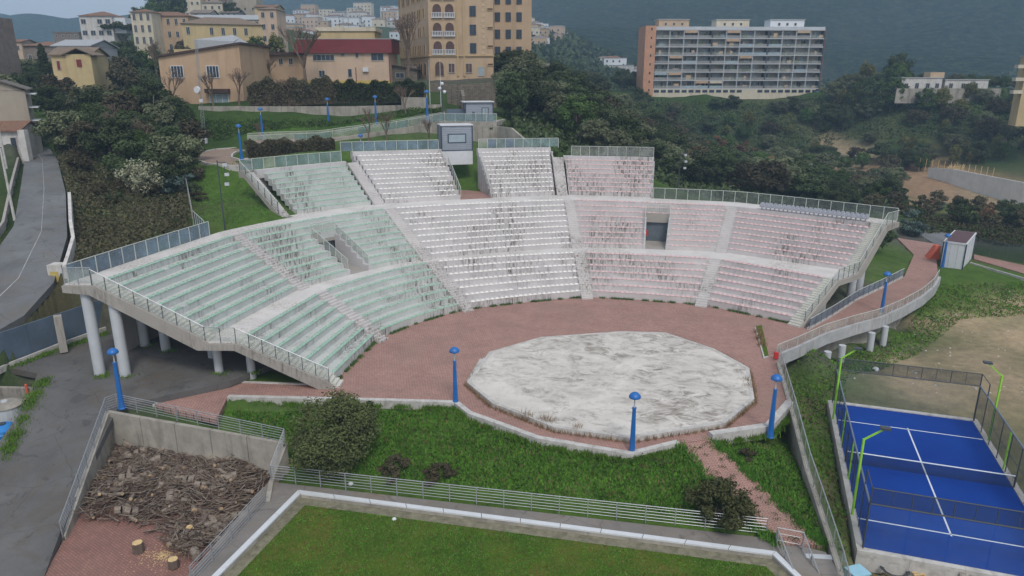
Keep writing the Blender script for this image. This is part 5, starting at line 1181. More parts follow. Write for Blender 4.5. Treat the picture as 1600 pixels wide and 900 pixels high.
# --- orange building with the sloping roof
t,w=bthing('hall_building','large orange-tan hall with a dark-edged sloping roof and two barred white windows',252,388,167,131,cat='building')
hl,hr=P(250,90,131)[2]-t.location.z,P(381,69,131)[2]-t.location.z; w-=1.2
b=MB(); b.hexa([(-w/2,0,-4),(w/2,0,-4),(w/2,16,-4),(-w/2,16,-4)],[(-w/2,0,hl),(w/2,0,hr),(w/2,16,hr),(-w/2,16,hl)]); b.build('wall',M['orange_w'],t)
b=MB(); b.hexa([(-w/2-.3,-.4,hl),(w/2+.4,-.4,hr),(w/2+.4,16,hr),(-w/2-.3,16,hl)],[(-w/2-.3,-.4,hl+.35),(w/2+.4,-.4,hr+.35),(w/2+.4,16,hr+.35),(-w/2-.3,16,hl+.35)]); b.build('roof',M['dkroof'],t)
b=MB(); q=[( -.3,.5,hl*.52+hr*.48+.3),(w/2-.9,.5,hr+.3)]; ph=P(342,50,131)[2]-t.location.z
b.hexa([(-.6,.3,hl*.5+hr*.5+.2),(w/2-.8,.3,hr+.15),(w/2-.8,9,hr+.2),(-.6,9,hl*.5+hr*.5+.2)],[(-.6,.3,ph-1.2),(w/2-.9,.35,hr+.45),(w/2-3,9,ph-.5),(3,9,ph)]); b.build('roof_monitor',M['palegrey'],t)
b=MB(); b.box((-w/2+3,9,hl),(5.6,6,1.6)); b.build('roof_block',M['yellow_w'],t)
for px in(287,340):
    u=(px-319)/F_PX*131*1.0; z=P(px,122,131)[2]-t.location.z; window(t,u-.3,-.03,z,2.2,2.1,style='4',mf=M['whitem'])
u=(345-319)/F_PX*131; window(t,u-.3,-.03,.2,3.4,2.0,style='3',mf=M['whitem'],mg=M['lwindow']); bpart(t,'canopy',(u-.3,-.5),(4.2,1.0,.7),M['dkroof'],2.4)
# --- red-roofed long building
t,w=bthing('low_building','long pale orange building with a deep dark red roof band',478,611,133,150,cat='building')
hgt=P(545,83,150)[2]-t.location.z
bpart(t,'wall',(0,5),(w,10,hgt+4),M['peach'],-4); bpart(t,'plinth',(0,-.05),(w+.05,.15,1.),M['ywall'],-.1)
b=MB(); b.hexa([(-w/2-2.,-.5,hgt),(w/2+.5,-.5,hgt),(w/2+.5,10,hgt),(-w/2-2.,10,hgt)],[(-w/2-1.2,-.5,hgt+2.6),(w/2+.5,-.4,hgt+2.6),(w/2+.5,10,hgt+2.6),(-w/2-1.2,10,hgt+2.6)]); b.build('roof',M['redband'],t)
bpart(t,'roof_edge',(-.2,4.8),(w+2.4,10.4,.12),M['palegrey'],hgt+2.61)
def U(px,Y=150): return (px-544.5)/F_PX*Y
for px,py,ww,hh,st_ in((510,95,4.4,1.2,'5'),(539,88,.9,.6,'1'),(560,90,.7,1.0,'1'),(590,95,2.6,1.5,'2'),(506,121,1.3,1.4,'2'),(548,121,.9,1.7,'1')): window(t,U(px),-.03,P(px,py,150)[2]-t.location.z,ww,hh,style=st_,mf=M['winframe'])
bpart(t,'air_conditioner',(U(572),-.25),(1.1,.4,.8),M['whitem'],P(572,112,150)[2]-t.location.z); bpart(t,'downpipe',(w/2-.1,-.12),(.16,.16,hgt+1),M['redband'],-.5); bpart(t,'downpipe',(U(557),-.1),(.12,.12,3.4),M['redband'],0)
t,w=bthing('low_building','low orange wing with a thin dark roof left of the red-banded building',416,480,129,151,cat='building')
hgt=P(445,86,151)[2]-t.location.z; bpart(t,'wall',(0,5),(w,10,hgt+4),M['orange_w'],-4); bpart(t,'roof',(-.3,4.5),(w+1,11,.5),M['dkroof'],hgt)
for u in(-.8,1.2): window(t,u,-.03,hgt-1.9,.9,1.3,style='2')
t,w=bthing('low_building','cream flat-roofed building with rooftop tanks rising behind the red-banded one',497,586,66,166,cat='building')
bpart(t,'wall',(0,4),(w,8,12.3),M['yellow_w'],-10); bpart(t,'parapet',(0,4),(w+.6,8.6,.8),M['cream'],2.3)
for u in(-2,0,2.5): b=MB(); b.tube((u,3,3.1),(u,3,5.5+u%2),.04); b.build('antenna',M['dark'],t)
t,w=bthing('shed','small dark stone shed with a lean-to roof beside the bare tree',611,652,127,152,cat='shed')
bpart(t,'wall',(0,3),(w,6,6),M['stonew'],-3); b=MB(); b.hexa([(-w/2-.2,-.4,3.1),(w/2+.2,-.4,2.2),(w/2+.2,6.2,2.2),(-w/2-.2,6.2,3.1)],[(-w/2-.2,-.4,3.3),(w/2+.2,-.4,2.4),(w/2+.2,6.2,2.4),(-w/2-.2,6.2,3.3)]); b.build('roof',M['dkroof'],t); window(t,-.8,-.03,.6,1.8,1.1,style='2')
# --- long apartment slab on the right
t,w=bthing('apartment_block','long grey seven-storey apartment slab with continuous balconies and an orange end wall',1019,1276,146,271,273,cat='building')
zt_=P(1150,46,271)[2]-t.location.z; nf=7; z0_=1.9; fh=(zt_-z0_)/nf; nb=12; bw=w/nb
bpart(t,'wall',(0,6.5),(w,10,zt_+4),M['aptwall'],-4)
bpart(t,'end_wall',(-w/2-1.9,5.0),(3.8,12.5,zt_+5.2),M['aptend'],-4); bpart(t,'end_wall',(w/2+.25,5.4),(.5,12.4,zt_+4),M['aptred'],-4)
for k in range(9): bpart(t,'end_window',(-w/2-1.6,-1.27),(.5,.1,.8),M['window'],.8+k*3.0)
for i in range(nf+1):
    bpart(t,'balcony_slab',(0,.5),(w-.05,3.0,.35),M['aptslab'],z0_+i*fh-.35)
    if i<nf:
        for k in range(nb):
            u=-w/2+(k+.5)*bw; r_=random.random()
            m=M['aptpar'] if r_<.5 else (M['glassg'] if r_<.85 else M['lwindow'])
            bpart(t,'balcony_panel',(u,-.93),(bw-.3,.06,.85),m,z0_+i*fh+.02)
            for s in(-.25,.22):
                if random.random()<.93: window(t,u+s*bw,1.52,z0_+i*fh+.15,random.choice([.95,1.3,1.8]),2.1,style='2',mf=random.choice([M['winframe'],M['whitem'],M['tan2']]),mg=random.choice([M['window'],M['lwindow'],M['lwindow'],M['greywall']]))
            if random.random()<.92:
                c_=random.choice(['leaf_dark','orange_w','dark','dark','tan','glass','dkroof','leaf_olive','leaf_dark']); bpart(t,'balcony_clutter',(u+random.uniform(-1.5,1.5),-.3),(random.uniform(.6,2.2),.5,random.uniform(.6,1.7)),M[c_],z0_+i*fh)
            if random.random()<.08: bpart(t,'awning',(u,-.2),(bw-.6,1.6,.9),random.choice([M['cream'],M['lwindow'],M['tan'],M['orange_w']]),z0_+i*fh+1.7)
for k in range(nb+1): bpart(t,'party_wall',(-w/2+k*bw,.5),(.28 if k%4 else .6,2.95,zt_-z0_-.5),M['aptslab'] if k%4 else M['aptdk'],z0_)  # every fourth wall is coloured dark to stand for a shaded stair recess
for k in range(24):
    if k not in(13,14): bpart(t,'ground_opening',(-w/2+(k+.5)*w/24,-1.02),(w/24*.72,.1,.95),M['window'],.35)
bpart(t,'ground_storey',(0,.5),(w,2.98,z0_-.36+2),M['cream'],-2)
bpart(t,'roof_parapet',(0,6),(w+.6,12.6,.95),M['lwindow2'],zt_+.03)
for u,ww,m in((-w/2+7.5,11,'tan'),(-1.5,12,'cream'),(w/2-12,12.5,'whitem')):
    bpart(t,'penthouse',(u,7),(ww,6,2.6),M[m],zt_+.98); bpart(t,'penthouse_roof',(u,7),(ww+.6,6.6,.2),M['aptslab'],zt_+3.6)
    for k in range(3): window(t,u-3+3*k,3.97,zt_+1.6,.9,1.,style='1')
# --- white low house right
t,w=bthing('farmhouse','low white flat-roofed farmhouse with a small rooftop room among the trees on the right',1407,1549,143,240,cat='house')
for u,ww,hh in((-w/2+6.5,13,4.2),(-w/2+21,14,3.6)): bpart(t,'wall',(u,3.5),(ww,7,hh+2),M['whitewall'],-2); bpart(t,'roof',(u,3.5),(ww+.5,7.5,.2),M['aptslab'],hh)
bpart(t,'rooftop_room',(-w/2+12,3.5),(4.5,4,1.8),M['tan'],4.2); bpart(t,'yard_wall',(-1,-3),(w+4,.4,4.6),M['rawwall'],-3.6)
for u in(1.5,5,8.5,11.5,16,20,24): window(t,-w/2+u,-.03,1.0 if u!=5 else .1,1.3,1.6 if u!=5 else 2.6)
# --- left: near plain grey house, yellow house, white house, long terraces
def house(label,px0,px1,py,Y0,Y1,d,h,wall_m,roof,floors,cols,name='house',cat='house',rise=1.6,roofm=None,ws=(1.,1.5),axis='x',mg=None,skip=.0,below=6,shut=None,over=.45,group=None):
    t,w=bthing(name,label,px0,px1,py,Y0,Y1,cat=cat,group=group)
    bpart(t,'wall',(0,d/2),(w,d,h+below),M[wall_m],-below)
    rm=M[roofm or 'tile']
    if roof=='hip': hip(t,w,d,h,rise,rm,over)
    elif roof=='gable': gable(t,w,d,h,rise,rm,over,axis,M[wall_m])
    else: bpart(t,'roof',(0,d/2),(w+.5,d+.5,.35),rm,h)
    fh=h/floors
    for i in range(floors):
        for k in range(cols):
            if random.random()<skip: continue
            window(t,-w/2+(k+.5)*w/cols,-.03,i*fh+fh*.28,ws[0],ws[1],style='2' if ws[0]>.8 else '1',mf=M[shut] if shut else None,mg=mg)
    return t,w
t,w=house('tall plain grey-beige gable-end house at the left edge above the road',-30,50,203,104,107,10,5.6,'greywall','gable',3,1,axis='y',rise=1.3,roofm='dkroof2',skip=1)
for i in range(3): bpart(t,'balcony',(w/2+.6,3),(1.2,4,.15),M['whitem'],1.2+i*1.9)
for z in(1.2,3.2): bpart(t,'vent_pipe',(w/2-4.2,-.08),(.35,.15,1.6),M['whitem'],z)
t,w=house('yellow two-storey house with dark red shutters and a low tiled roof',90,150,150,149,150,9,7.8,'yellow_w','gable',2,3,rise=1.6,roofm='tile2',ws=(.7,1.8),mg=M['redband'],skip=.1)
bpart(t,'balcony',(-1.5,-.9),(5.5,1.6,.2),M['cream'],3.2); bpart(t,'terrace',(-3,-2.5),(9,4,.3),M['peach'],.1)
for k in range(8): bpart(t,'baluster',(-4+.7*k,-1.6),(.08,.08,.9),M['winframe'],3.4)
gb=MB(); gb.box((w/2-1.2,-.9,-3),(4.6,3,11)); gb.build('gable_wing',M['yellow_w'],t); bpart(t,'wing_window',(w/2-1.2,-2.45),(.9,.1,1.4),M['redband'],5.6)
b=MB()
for s in(-1,1): b.hexa([(w/2-1.2+s*3.0,-2.9,7.7),(w/2-1.2,-2.9,9.),(w/2-1.2,3,9.),(w/2-1.2+s*3.0,3,7.7)],[(w/2-1.2+s*3.0,-2.9,7.9),(w/2-1.2,-2.9,9.2),(w/2-1.2,3,9.2),(w/2-1.2+s*3.0,3,7.9)])
b.build('wing_roof',M['tile2'],t)
t,w=house('white three-storey house with open ground-floor piers and a brown tiled hip roof',134,184,95,258,258,11,14.5,'whitewall','hip',4,4,rise=1.8,ws=(1.7,1.6),skip=.15)
bpart(t,'side_wing',(w/2+1.5,5),(5,8,5),M['whitem'],9)
house('low white lime-washed house with an orange tiled roof beside the road bend',-25,36,243,100,101,7,3.3,'whitewall','gable',1,3,rise=1.1,roofm='tile',ws=(.8,1.6),skip=.3)
x,y,_=P(42,240,100); tag(bpart(None,'pillar',(x,y),(.9,.9,4.2),M['whitewall'],P(42,240,100)[2]-1),'white chimney-like pillar at the end of the low roadside house','pillar')
house('grey tin-roofed shed roof behind the yellow house and dark conifer',88,145,104,176,176,12,4.5,'palegrey','gable',1,3,rise=1.6,roofm='palegrey',skip=.5)
house('brown low house with a flat brown roof behind the dark conifer',42,92,104,190,190,8,5,'brownw','hip',1,3,rise=1.2,skip=.3)
house('old brown rooftop house with a stepped top on the left skyline',86,126,72,330,330,10,5.5,'brownw','flat',2,4,roofm='brownw',ws=(1,1.2)); 
house('small pink house with a low roof between the scaffold tower and dark trees',12,36,84,250,250,8,3.6,'peach','gable',1,2,rise=1.,ws=(1.,1.6))
house('long yellow apartment house with a shallow brown roof and big blank end',292,416,108,205,212,13,11.8,'yellow_w','hip',3,7,rise=2.2,ws=(1.,2.0),skip=.25,roofm='tile2')
house('tan row of flats with a brown roof left of the yellow apartment house',214,300,84,222,222,12,10.5,'tan','hip',3,7,rise=1.6,ws=(1.0,1.8),skip=.1)
house('cream rendered house with vertical bays left of the tan flats',211,243,74,216,216,6,9.5,'cream','hip',3,3,rise=1.0,ws=(.9,2.0))
house('very long low cream building with a grey slate roof crossing the hill',264,432,62,262,262,12,6.5,'cream','hip',2,15,rise=2,ws=(1.1,1.8),roofm='palegrey',skip=.1)
house('pale pink end block at the right end of the long slate-roofed building',408,436,70,250,250,10,11,'peach','hip',3,2,rise=1.2,ws=(1.2,1.8),roofm='tile2')
house('pale yellow gabled house at the right shoulder of the hilltop',400,433,36,300,300,10,5.8,'yellow_w','gable',1,5,rise=1.2,axis='x',ws=(.9,1.2))
tops=[(290,316,30,330,9,'cream','stepped cream house on the hilltop behind the two large trees'),(316,342,22,335,8,'tan','tan house on the highest part of the hilltop'),(318,350,32,322,7,'cream','low cream house in front of the highest hilltop house'),(342,358,14,345,6,'greywall','grey house with a dark roof near the top of the hill'),(366,402,22,335,10.5,'greywall','tall grey gabled house at the right of the hilltop'),(345,372,36,320,4,'palegrey','small grey house half hidden by dark hilltop trees'),(300,330,42,300,5,'whitewall','white low house under the hilltop cluster')]
for a,c,py,Y,h,m,lab in tops: house(lab,a,c,py,Y,Y,9,h,m,random.choice(['gable','hip']),2,3,rise=1.5,ws=(1,1.3),roofm=random.choice(['tile2','brownw']))
# scaffold tower at the left edge
t=thing('scaffolded_building','dark tall building wrapped in scaffolding at the top left edge','building',P(-24,124,150))
bpart(t,'wall',(0,4),(5,8,16),M['brownw'],-4)
for i in range(8): bpart(t,'scaffold_deck',(0,-.7),(5.8,1.2,.12),M['slab'],i*1.75-2)
for k in range(5): b=MB(); b.tube((-2.8+1.4*k,-1.2,-4),(-2.8+1.4*k,-1.2,12),.06); b.build('scaffold_pole',M['steel'],t)
# ---------------- far town ----------------
def smallhouse(px,py,Y,w,h,i):
    lab='small pale house of the hazy far town seen behind the %s'%('red-banded building' if px<620 else ('tan hotel-like building' if px<935 else 'valley trees'))
    lab={0:'small pale house of the hazy far town behind the red-banded building',1:'small pale house of the hazy far town right of the tan hotel-like building',2:'pale block of the far settlement between the tan building and the apartment slab',3:'tiny pale house scattered on the dark mountainside at the top right'}[i]
    q=P(px,py,Y); t=thing('distant_house',lab,'house',q,group=lab.replace('small ','').replace('tiny ','')[:60],rz=random.uniform(-.5,.5))
    m=random.choice(['cream','whitewall','whitem','tan','peach','cream','whitem']); bpart(t,'wall',(0,4),(w,8,h+6),M[m],-6)
    if random.random()<.55: hip(t,w,8,h,1.4,M[random.choice(['tile','tile2','brownw'])],.3)
    else: bpart(t,'roof',(0,4),(w+.4,8.4,.4),M['palegrey'],h)
    nf=max(1,int(h/3)); nc=max(1,int(w/3.2))
    for a in range(nf):
        for c in range(nc): window(t,-w/2+(c+.5)*w/nc,-.03,a*3+.9,1.2,1.5,style='1')
for k in range(40):
    px=random.uniform(436,628); Y=random.uniform(480,760); py=lerp(66,22,(Y-480)/280)+random.uniform(-3,3)+abs(px-560)*.04; smallhouse(px,py,Y,random.uniform(9,18),random.uniform(5,12),0)
for k in range(16):
    px=random.uniform(822,884); Y=random.uniform(500,600); py=lerp(76,46,(Y-500)/100)+(px-822)*.12+random.uniform(-2,2); smallhouse(px,py,Y,random.uniform(8,15),random.uniform(5,11),1)
for k in range(12): smallhouse(random.uniform(948,1002),random.uniform(108,134),random.uniform(490,540),random.uniform(8,16),random.uniform(6,10),2)
for px,py in((1510,20),(1465,66),(1528,42),(1495,30),(1560,18),(1420,60)): smallhouse(px,py,1500,random.uniform(10,22),6,3)

t,w=house('tall yellow apartment tower with projecting balconies at the right edge',1593,1660,162,200,197,6,12.2,'yellow_w','flat',4,3,roofm='palegrey')
for i in range(3): bpart(t,'balcony',(-w/2-1.,1),(2.2,3,.9),M['cream'],2.6+i*3.3)
# ---------------- vegetation ----------------
def leaves(n,R,clumps,ls,flat=.6,shape='ball',seed=0,aspect=1.7):
    g=np.random.default_rng(seed); rx,ry,rz=R
    c=g.normal(size=(clumps,3)); c/=np.linalg.norm(c,axis=1)[:,None]; rad=g.uniform(.35,.86,clumps)**.7; c=c*rad[:,None]
    if shape=='cone': c[:,2]=g.uniform(-1,1,clumps); k=(1-c[:,2])/2*.95+.05; a=g.uniform(0,6.28,clumps); rr=k*g.uniform(.4,.9,clumps); c[:,0]=rr*np.cos(a);c[:,1]=rr*np.sin(a); cs=.12+.22*k
    elif shape=='flat': c[:,2]=np.abs(c[:,2])*.6; cs=g.uniform(.16,.3,clumps)
    else: cs=g.uniform(.18,.36,clumps)
    i=g.integers(0,clumps,n); d=g.normal(size=(n,3)); d/=np.linalg.norm(d,axis=1)[:,None]; d*= (g.uniform(0,1,n)**.45)[:,None]; d[:,2]*=flat+.2
    p=(c[i]+d*cs[i][:,None])*np.array([rx,ry,rz])
    nrm=d+g.normal(size=(n,3))*.55+np.array([0,0,.35]); nrm/=np.linalg.norm(nrm,axis=1)[:,None]
    t=np.cross(nrm,g.normal(size=(n,3))); t/=np.linalg.norm(t,axis=1)[:,None]; b_=np.cross(nrm,t); s=ls*g.uniform(.6,1.35,n)[:,None]
    V=np.stack([p-t*s*aspect*.5,p+b_*s*.42,p+t*s*aspect*.5,p-b_*s*.42],1).reshape(-1,3); F=np.arange(n*4).reshape(-1,4); return V,F
def trunk_mesh(h,r,spread,nl=5,seed=0):
    g=random.Random(seed); b=MB(); p=(0,0,-.4); q=(g.uniform(-.1,.1)*h*.3,g.uniform(-.1,.1)*h*.3,h*.45); b.tube(p,q,r,r*.7,7,cap=False)
    for i in range(nl):
        a=6.28*i/nl+g.uniform(-.4,.4); e=(q[0]+spread*.6*math.cos(a),q[1]+spread*.6*math.sin(a),h*g.uniform(.65,.9)); m=v3l(q,e,.5); m=(m[0],m[1],m[2]+.1*h); b.tube(q,m,r*.5,r*.34,5,cap=False); b.tube(m,e,r*.34,r*.12,5,cap=False)
    return b
TP={}
def tree_proto(key,name,R,zc,n,clumps,ls,mat,shape='ball',trunk=(1.5,.12,1.),flat=.7,seed=1,bark='bark'):
    V,F=leaves(n,R,clumps,ls,flat,shape,seed); V=V+np.array([0,0,zc]); V[:,2]=np.maximum(V[:,2],.05)
    o=np_mesh('crown',V,F,M[mat]); tr=trunk_mesh(trunk[0],trunk[1],trunk[2],seed=seed).build('trunk',M[bark]); TP[key]=(name,o.data,tr.data,zc+R[2]); bpy.data.objects.remove(o);bpy.data.objects.remove(tr)
tree_proto('olive1','olive_tree',(3.2,3.0,2.5),3.6,7500,46,.215,'leaf_olive',trunk=(4.5,.22,2.6),seed=1)
tree_proto('olive2','olive_tree',(2.8,3.3,2.2),3.3,7500,40,.215,'leaf_olive',trunk=(4.2,.2,2.4),seed=2)
tree_proto('dark1','evergreen_tree',(2.9,2.8,3.1),4.2,8300,48,.215,'leaf_dark',trunk=(5.,.2,2.),seed=3)
tree_proto('dark2','evergreen_tree',(3.4,3.1,2.5),3.4,8300,42,.215,'leaf_dark',trunk=(4.5,.2,2.),seed=4)
tree_proto('green1','broadleaf_tree',(3.,2.8,3.),4.2,7500,44,.215,'leaf_green',trunk=(5.,.2,2.2),seed=5)
tree_proto('yellow1','broadleaf_tree',(2.4,2.4,3.4),4.6,3400,30,.28,'leaf_yellow',trunk=(6.,.18,2.),seed=6)
tree_proto('rust1','broadleaf_tree',(2.7,2.7,2.9),4.1,2600,26,.26,'leaf_rust',trunk=(5.5,.16,2.),seed=7)
tree_proto('brown1','scrub_tree',(2.6,2.6,2.2),2.9,3200,30,.24,'leaf_brown',trunk=(4.,.14,2.),seed=8)
tree_proto('brown2','scrub_tree',(2.9,2.3,1.9),2.5,3000,26,.24,'leaf_brown',trunk=(3.6,.14,2.),seed=9)
tree_proto('cone','conifer_tree',(2.6,2.6,5.2),5.6,6500,110,.30,'leaf_dark','cone',(9.5,.22,.6),seed=10)
tree_proto('pine','umbrella_pine',(6.5,6.0,2.6),8.5,5200,40,.42,'leaf_dark','flat',(8.6,.35,4.5),seed=11)
tree_proto('bush','shrub',(1.2,1.2,.85),.8,2000,20,.14,'leaf_dark',trunk=(.9,.06,.5),seed=12)
tree_proto('bushb','shrub',(1.3,1.2,.7),.6,1800,20,.13,'leaf_blue',trunk=(.8,.06,.5),seed=13)
tree_proto('busho','shrub',(1.2,1.1,.75),.65,1700,18,.13,'leaf_brown',trunk=(.8,.06,.5),seed=14)
tree_proto('blossom','flowering_shrub',(2.6,2.2,1.9),2.3,4200,70,.15,'blossom',trunk=(3.,.1,2.2),seed=15,flat=.9)
tree_proto('round','round_tree',(3.25,3.1,2.9),2.9,27000,80,.125,'leaf_mid',trunk=(3.,.2,2.),seed=16)
tree_proto('round2','shrub',(1.9,1.9,1.35),1.2,7500,44,.13,'leaf_mid',trunk=(1.3,.1,1.),seed=17)
def plant(key,x,y,h,label,group=None,z=None,name=None,cat=None,sq=1.):
    nm,cm,tm,ph=TP[key]; s=h/ph; t=bpy.data.objects.new(name or nm,None); link(t); z=tz1(x,y) if z is None else z
    t.location=(x,y,z-.1); t.rotation_euler=(0,0,random.uniform(0,6.28)); t.scale=(s*sq*random.uniform(.9,1.12),s*sq*random.uniform(.9,1.12),s); t['label']=label; t['category']=cat or ('shrub' if 'shrub' in nm else 'tree')
    if group:t['group']=group
    for n_,d in(('crown',cm),('trunk',tm)): o=bpy.data.objects.new(n_,d); link(o); o.parent=t
    return t
# near, singled-out plants
x,y,_=W(524,734,-1.75); plant('round',x,y,5.5,'large round dark green tree standing on the grass beside the wood yard',z=-1.8)
x,y,_=W(1125,812,-1.95); plant('round2',x,y,2.5,'dark round shrub behind the railing left of the brick path',z=-1.9)
for px,py,h,lab in((618,742,1.2,'small olive-brown shrub behind the railing, nearer the large round tree'),(686,752,1.15,'small olive-brown shrub behind the railing, farther from the large round tree')):
    x,y,_=W(px,py,-1.95); plant('busho',x,y,h,lab,z=-1.95,sq=1.3)
x,y,_=W(560,650,-.5); plant('bush',x,y,1.5,'low dark bush growing out from behind the large round tree',z=-.6,sq=1.3)
x,y,_=W(1168,660+55,-.7); plant('busho',x,y,.8,'small weedy clump in the grass right of the brick path',z=-.8)
for px,Y,h,k,lab in((205,84,4.6,'blossom','pale cream flowering shrub on the slope left of the leaning pole'),(262,86,2.6,'bushb','blue-green rounded shrub right of the leaning pole'),(275,112,7.,'dark1','dark evergreen against the left corner of the orange hall'),
   (77,150,10.5,'cone','dark pointed conifer left of the yellow house'),(205,262,13,'pine','wide dark umbrella pine behind the white three-storey house'),(262,300,15,'green1','tall light green tree on the hilltop skyline'),(283,302,18,'dark1','tall dark tree on the hilltop skyline right of the light green one'),
   (1398,96,5.0,'dark2','dark bushy tree under the right end of the stand'),(1455,112,2.6,'bushb','grey-green shrub beside the road beyond the right end of the stand'),(800,122,8.,'dark1','dark evergreen right of the terrace cabin'),(785,112,3.2,'bush','bright bush at the end of the terrace above the booth'),
   (810,158,7.5,'olive1','olive tree in front of the right block of the tan building'),(405,190,9,'green1','yellowish green tree right of the long yellow apartment house'),(440,200,9,'yellow1','bushy yellow-green tree behind the low orange wing'),(375,325,8,'dark2','dark rounded tree among the hilltop houses'),(23,222,8,'dark1','dark tree between the scaffolding and the brown rooftop house')):
    x=(px-800)/F_PX*(P(px,120,Y)[1]) if 0 else P(px,150,Y)[0]; plant(k,x,Y,h,lab)
def zone(n,px0,px1,Y0,Y1,kinds,h0,h1,where,minpy=None,avoid=(),sq=1.,dmin=2.2):
    got=[];tries=0
    while len(got)<n and tries<n*30:
        tries+=1; Y=random.uniform(Y0,Y1); px=random.uniform(px0,px1); x=P(px,180,Y)[0]
        if any(math.hypot(x-a,Y-b_)<dmin for a,b_ in got): continue
        if any(ax0<x<ax1 and ay0<Y<ay1 for ax0,ax1,ay0,ay1 in avoid): continue
        z=tz1(x,Y)
        if inpoly(np.array([x]),np.array([Y]),ROAD)[0]: continue
        got.append((x,Y)); k=random.choice(kinds); nm={'olive':'silvery olive tree','dark1':'dark evergreen tree','dark2':'spreading dark evergreen','green':'mid green broadleaf tree','yello':'yellow-green tree','rust1':'rust-brown half-bare tree','brown':'brownish scrub tree','bush':'dark low shrub','bushb':'grey-green low shrub','busho':'brownish low shrub'}.get(k if k in('dark1','dark2','rust1','bush','bushb','busho') else k[:5],'green tree')
        fx=(px-px0)/(px1-px0); fy=(Y-Y0)/(Y1-Y0); loc=('left' if fx<.33 else ('middle' if fx<.67 else 'right'))+' '+('front' if fy<.33 else ('centre' if fy<.67 else 'back'))
        plant(k,x,Y,random.uniform(h0,h1)*(.6 if k.startswith('bush') else 1),'%s %s, %s'%(nm,where,loc),group='%s %s'%(nm,where),z=z,sq=sq*(2. if k.startswith('bush') and h0>3 else 1))
zone(34,100,285,86,124,['olive1','olive2','olive2','dark2','dark1','brown2','olive1','green1'],4.2,6.2,'between road and wire fence',sq=1.15)
zone(16,105,300,80,96,['brown2','busho','brown1','bush'],1.6,2.8,'above the blue parapet')
zone(46,790,985,116,176,['olive1','olive2','dark1','dark2','olive2','dark2','green1','olive1'],5.5,8.,'behind the upper pink seats',sq=1.15,dmin=3.4,avoid=[(-100,9,100,128)])
zone(90,890,1290,128,214,['olive1','dark1','dark2','olive2','green1','brown1','dark2','rust1'],5.,8.,'in the valley behind the pink seats',sq=1.2,dmin=4)
zone(90,950,1650,214,262,['olive1','dark2','green1','green1','brown1','olive2','dark2','yellow1'],4.,7.,'below the apartment slab and farmhouse',sq=1.2,dmin=4,avoid=[(-100,200,262,330)])
zone(40,1300,1640,124,150,['busho','bush','bushb','brown2','dark2','bush','rust1'],3.,4.6,'in scrub beyond the white cabin',dmin=3)
zone(26,1275,1410,142,192,['dark1','dark2','olive2','brown1','green1'],4,6,'before the bare earth slope',sq=1.2,dmin=4)
zone(14,1290,1400,240,262,['dark1','green1','olive1','dark2','yellow1'],8.,12.5,'between apartment slab and farmhouse',dmin=5)
zone(2,1440,1470,228,238,['yellow1','green1','dark2'],8,11,'before the white farmhouse',dmin=5)
zone(26,1400,1640,206,228,['dark2','green1','olive1','brown1','yellow1'],4,6.5,'beyond the new retaining wall',dmin=3.5)
zone(9,1540,1640,214,232,['rust1','dark2','olive1','brown1'],6,8,'above the new retaining wall',dmin=4)
zone(46,95,430,152,250,['olive2','dark2','olive1','green1','brown1'],5.,7.5,'among the left hillside houses',dmin=4,avoid=[(P(90,150,150)[0]-1,P(168,150,150)[0]+1,144,162),(P(290,100,205)[0],P(418,100,205)[0],198,230),(P(210,100,215)[0],P(300,100,215)[0],210,236),(-60,-40,125,150)])
zone(14,0,100,118,215,['dark1','dark2','olive1','brown1'],5,8,'between houses at far left',dmin=5,avoid=[(-90,-69,100,118)])
zone(16,240,440,255,330,['dark1','green1','dark2','olive1'],6,9,'among the hilltop houses',dmin=5)
zone(26,820,1003,190,330,['dark2','olive1','dark1'],6,9,'left of the apartment slab',dmin=6)
# hedges as rows of clipped bushes
def hedge(label,pts,w,h,mat,n,ls=.14,z=None):
    V=[];L=[math.dist(pts[i][:2],pts[i+1][:2]) for i in range(len(pts)-1)]; tot=sum(L)
    i=rng.choice(len(L),n,p=np.array(L)/tot); t=rng.uniform(0,1,n); A=np.array(pts)[i];B=np.array(pts)[i+1]; c=A+(B-A)*t[:,None]; d=(B-A);d/=np.linalg.norm(d[:,:2],axis=1)[:,None]; nn_=np.c_[-d[:,1],d[:,0]]
    sgn=rng.uniform(-1,1,n); top=rng.uniform(0,1,n)<.45; off_=np.where(top,sgn,np.sign(sgn)*rng.uniform(.8,1.05,n))*w/2; zz=np.where(top,rng.uniform(.86,1.08,n),rng.uniform(0,1,n)**.8)*h*(1+.12*np.sin(c[:,0]*1.3)+.08*np.sin(c[:,0]*3.1))
    p=np.c_[c[:,0]+nn_[:,0]*off_,c[:,1]+nn_[:,1]*off_,c[:,2]+zz]+rng.normal(0,.06,(n,3)); nrm=rng.normal(size=(n,3));nrm/=np.linalg.norm(nrm,axis=1)[:,None]; tt=np.cross(nrm,rng.normal(size=(n,3)));tt/=np.linalg.norm(tt,axis=1)[:,None];bb=np.cross(nrm,tt); s=ls*rng.uniform(.6,1.4,n)[:,None]
    V=np.stack([p-tt*s*.8,p+bb*s*.4,p+tt*s*.8,p-bb*s*.4],1).reshape(-1,3); o=np_mesh('hedge',V,np.arange(n*4).reshape(-1,4),M[mat]); tag(o,label,'hedge')
    m=MB()
    for a,c_ in zip(pts[:-1],pts[1:]): m.bar((a[0],a[1],a[2]+h*.4),(c_[0],c_[1],c_[2]+h*.4),w*.75,h*.85)
    k=m.build('stems',M['twig']); k.parent=o
hedge('clipped dark hedge filling the bed behind the upper green seats',[P(386,246,100),P(440,245,102),P(523,240,104)],3.2,2.0,'leaf_brown',15000,.2)
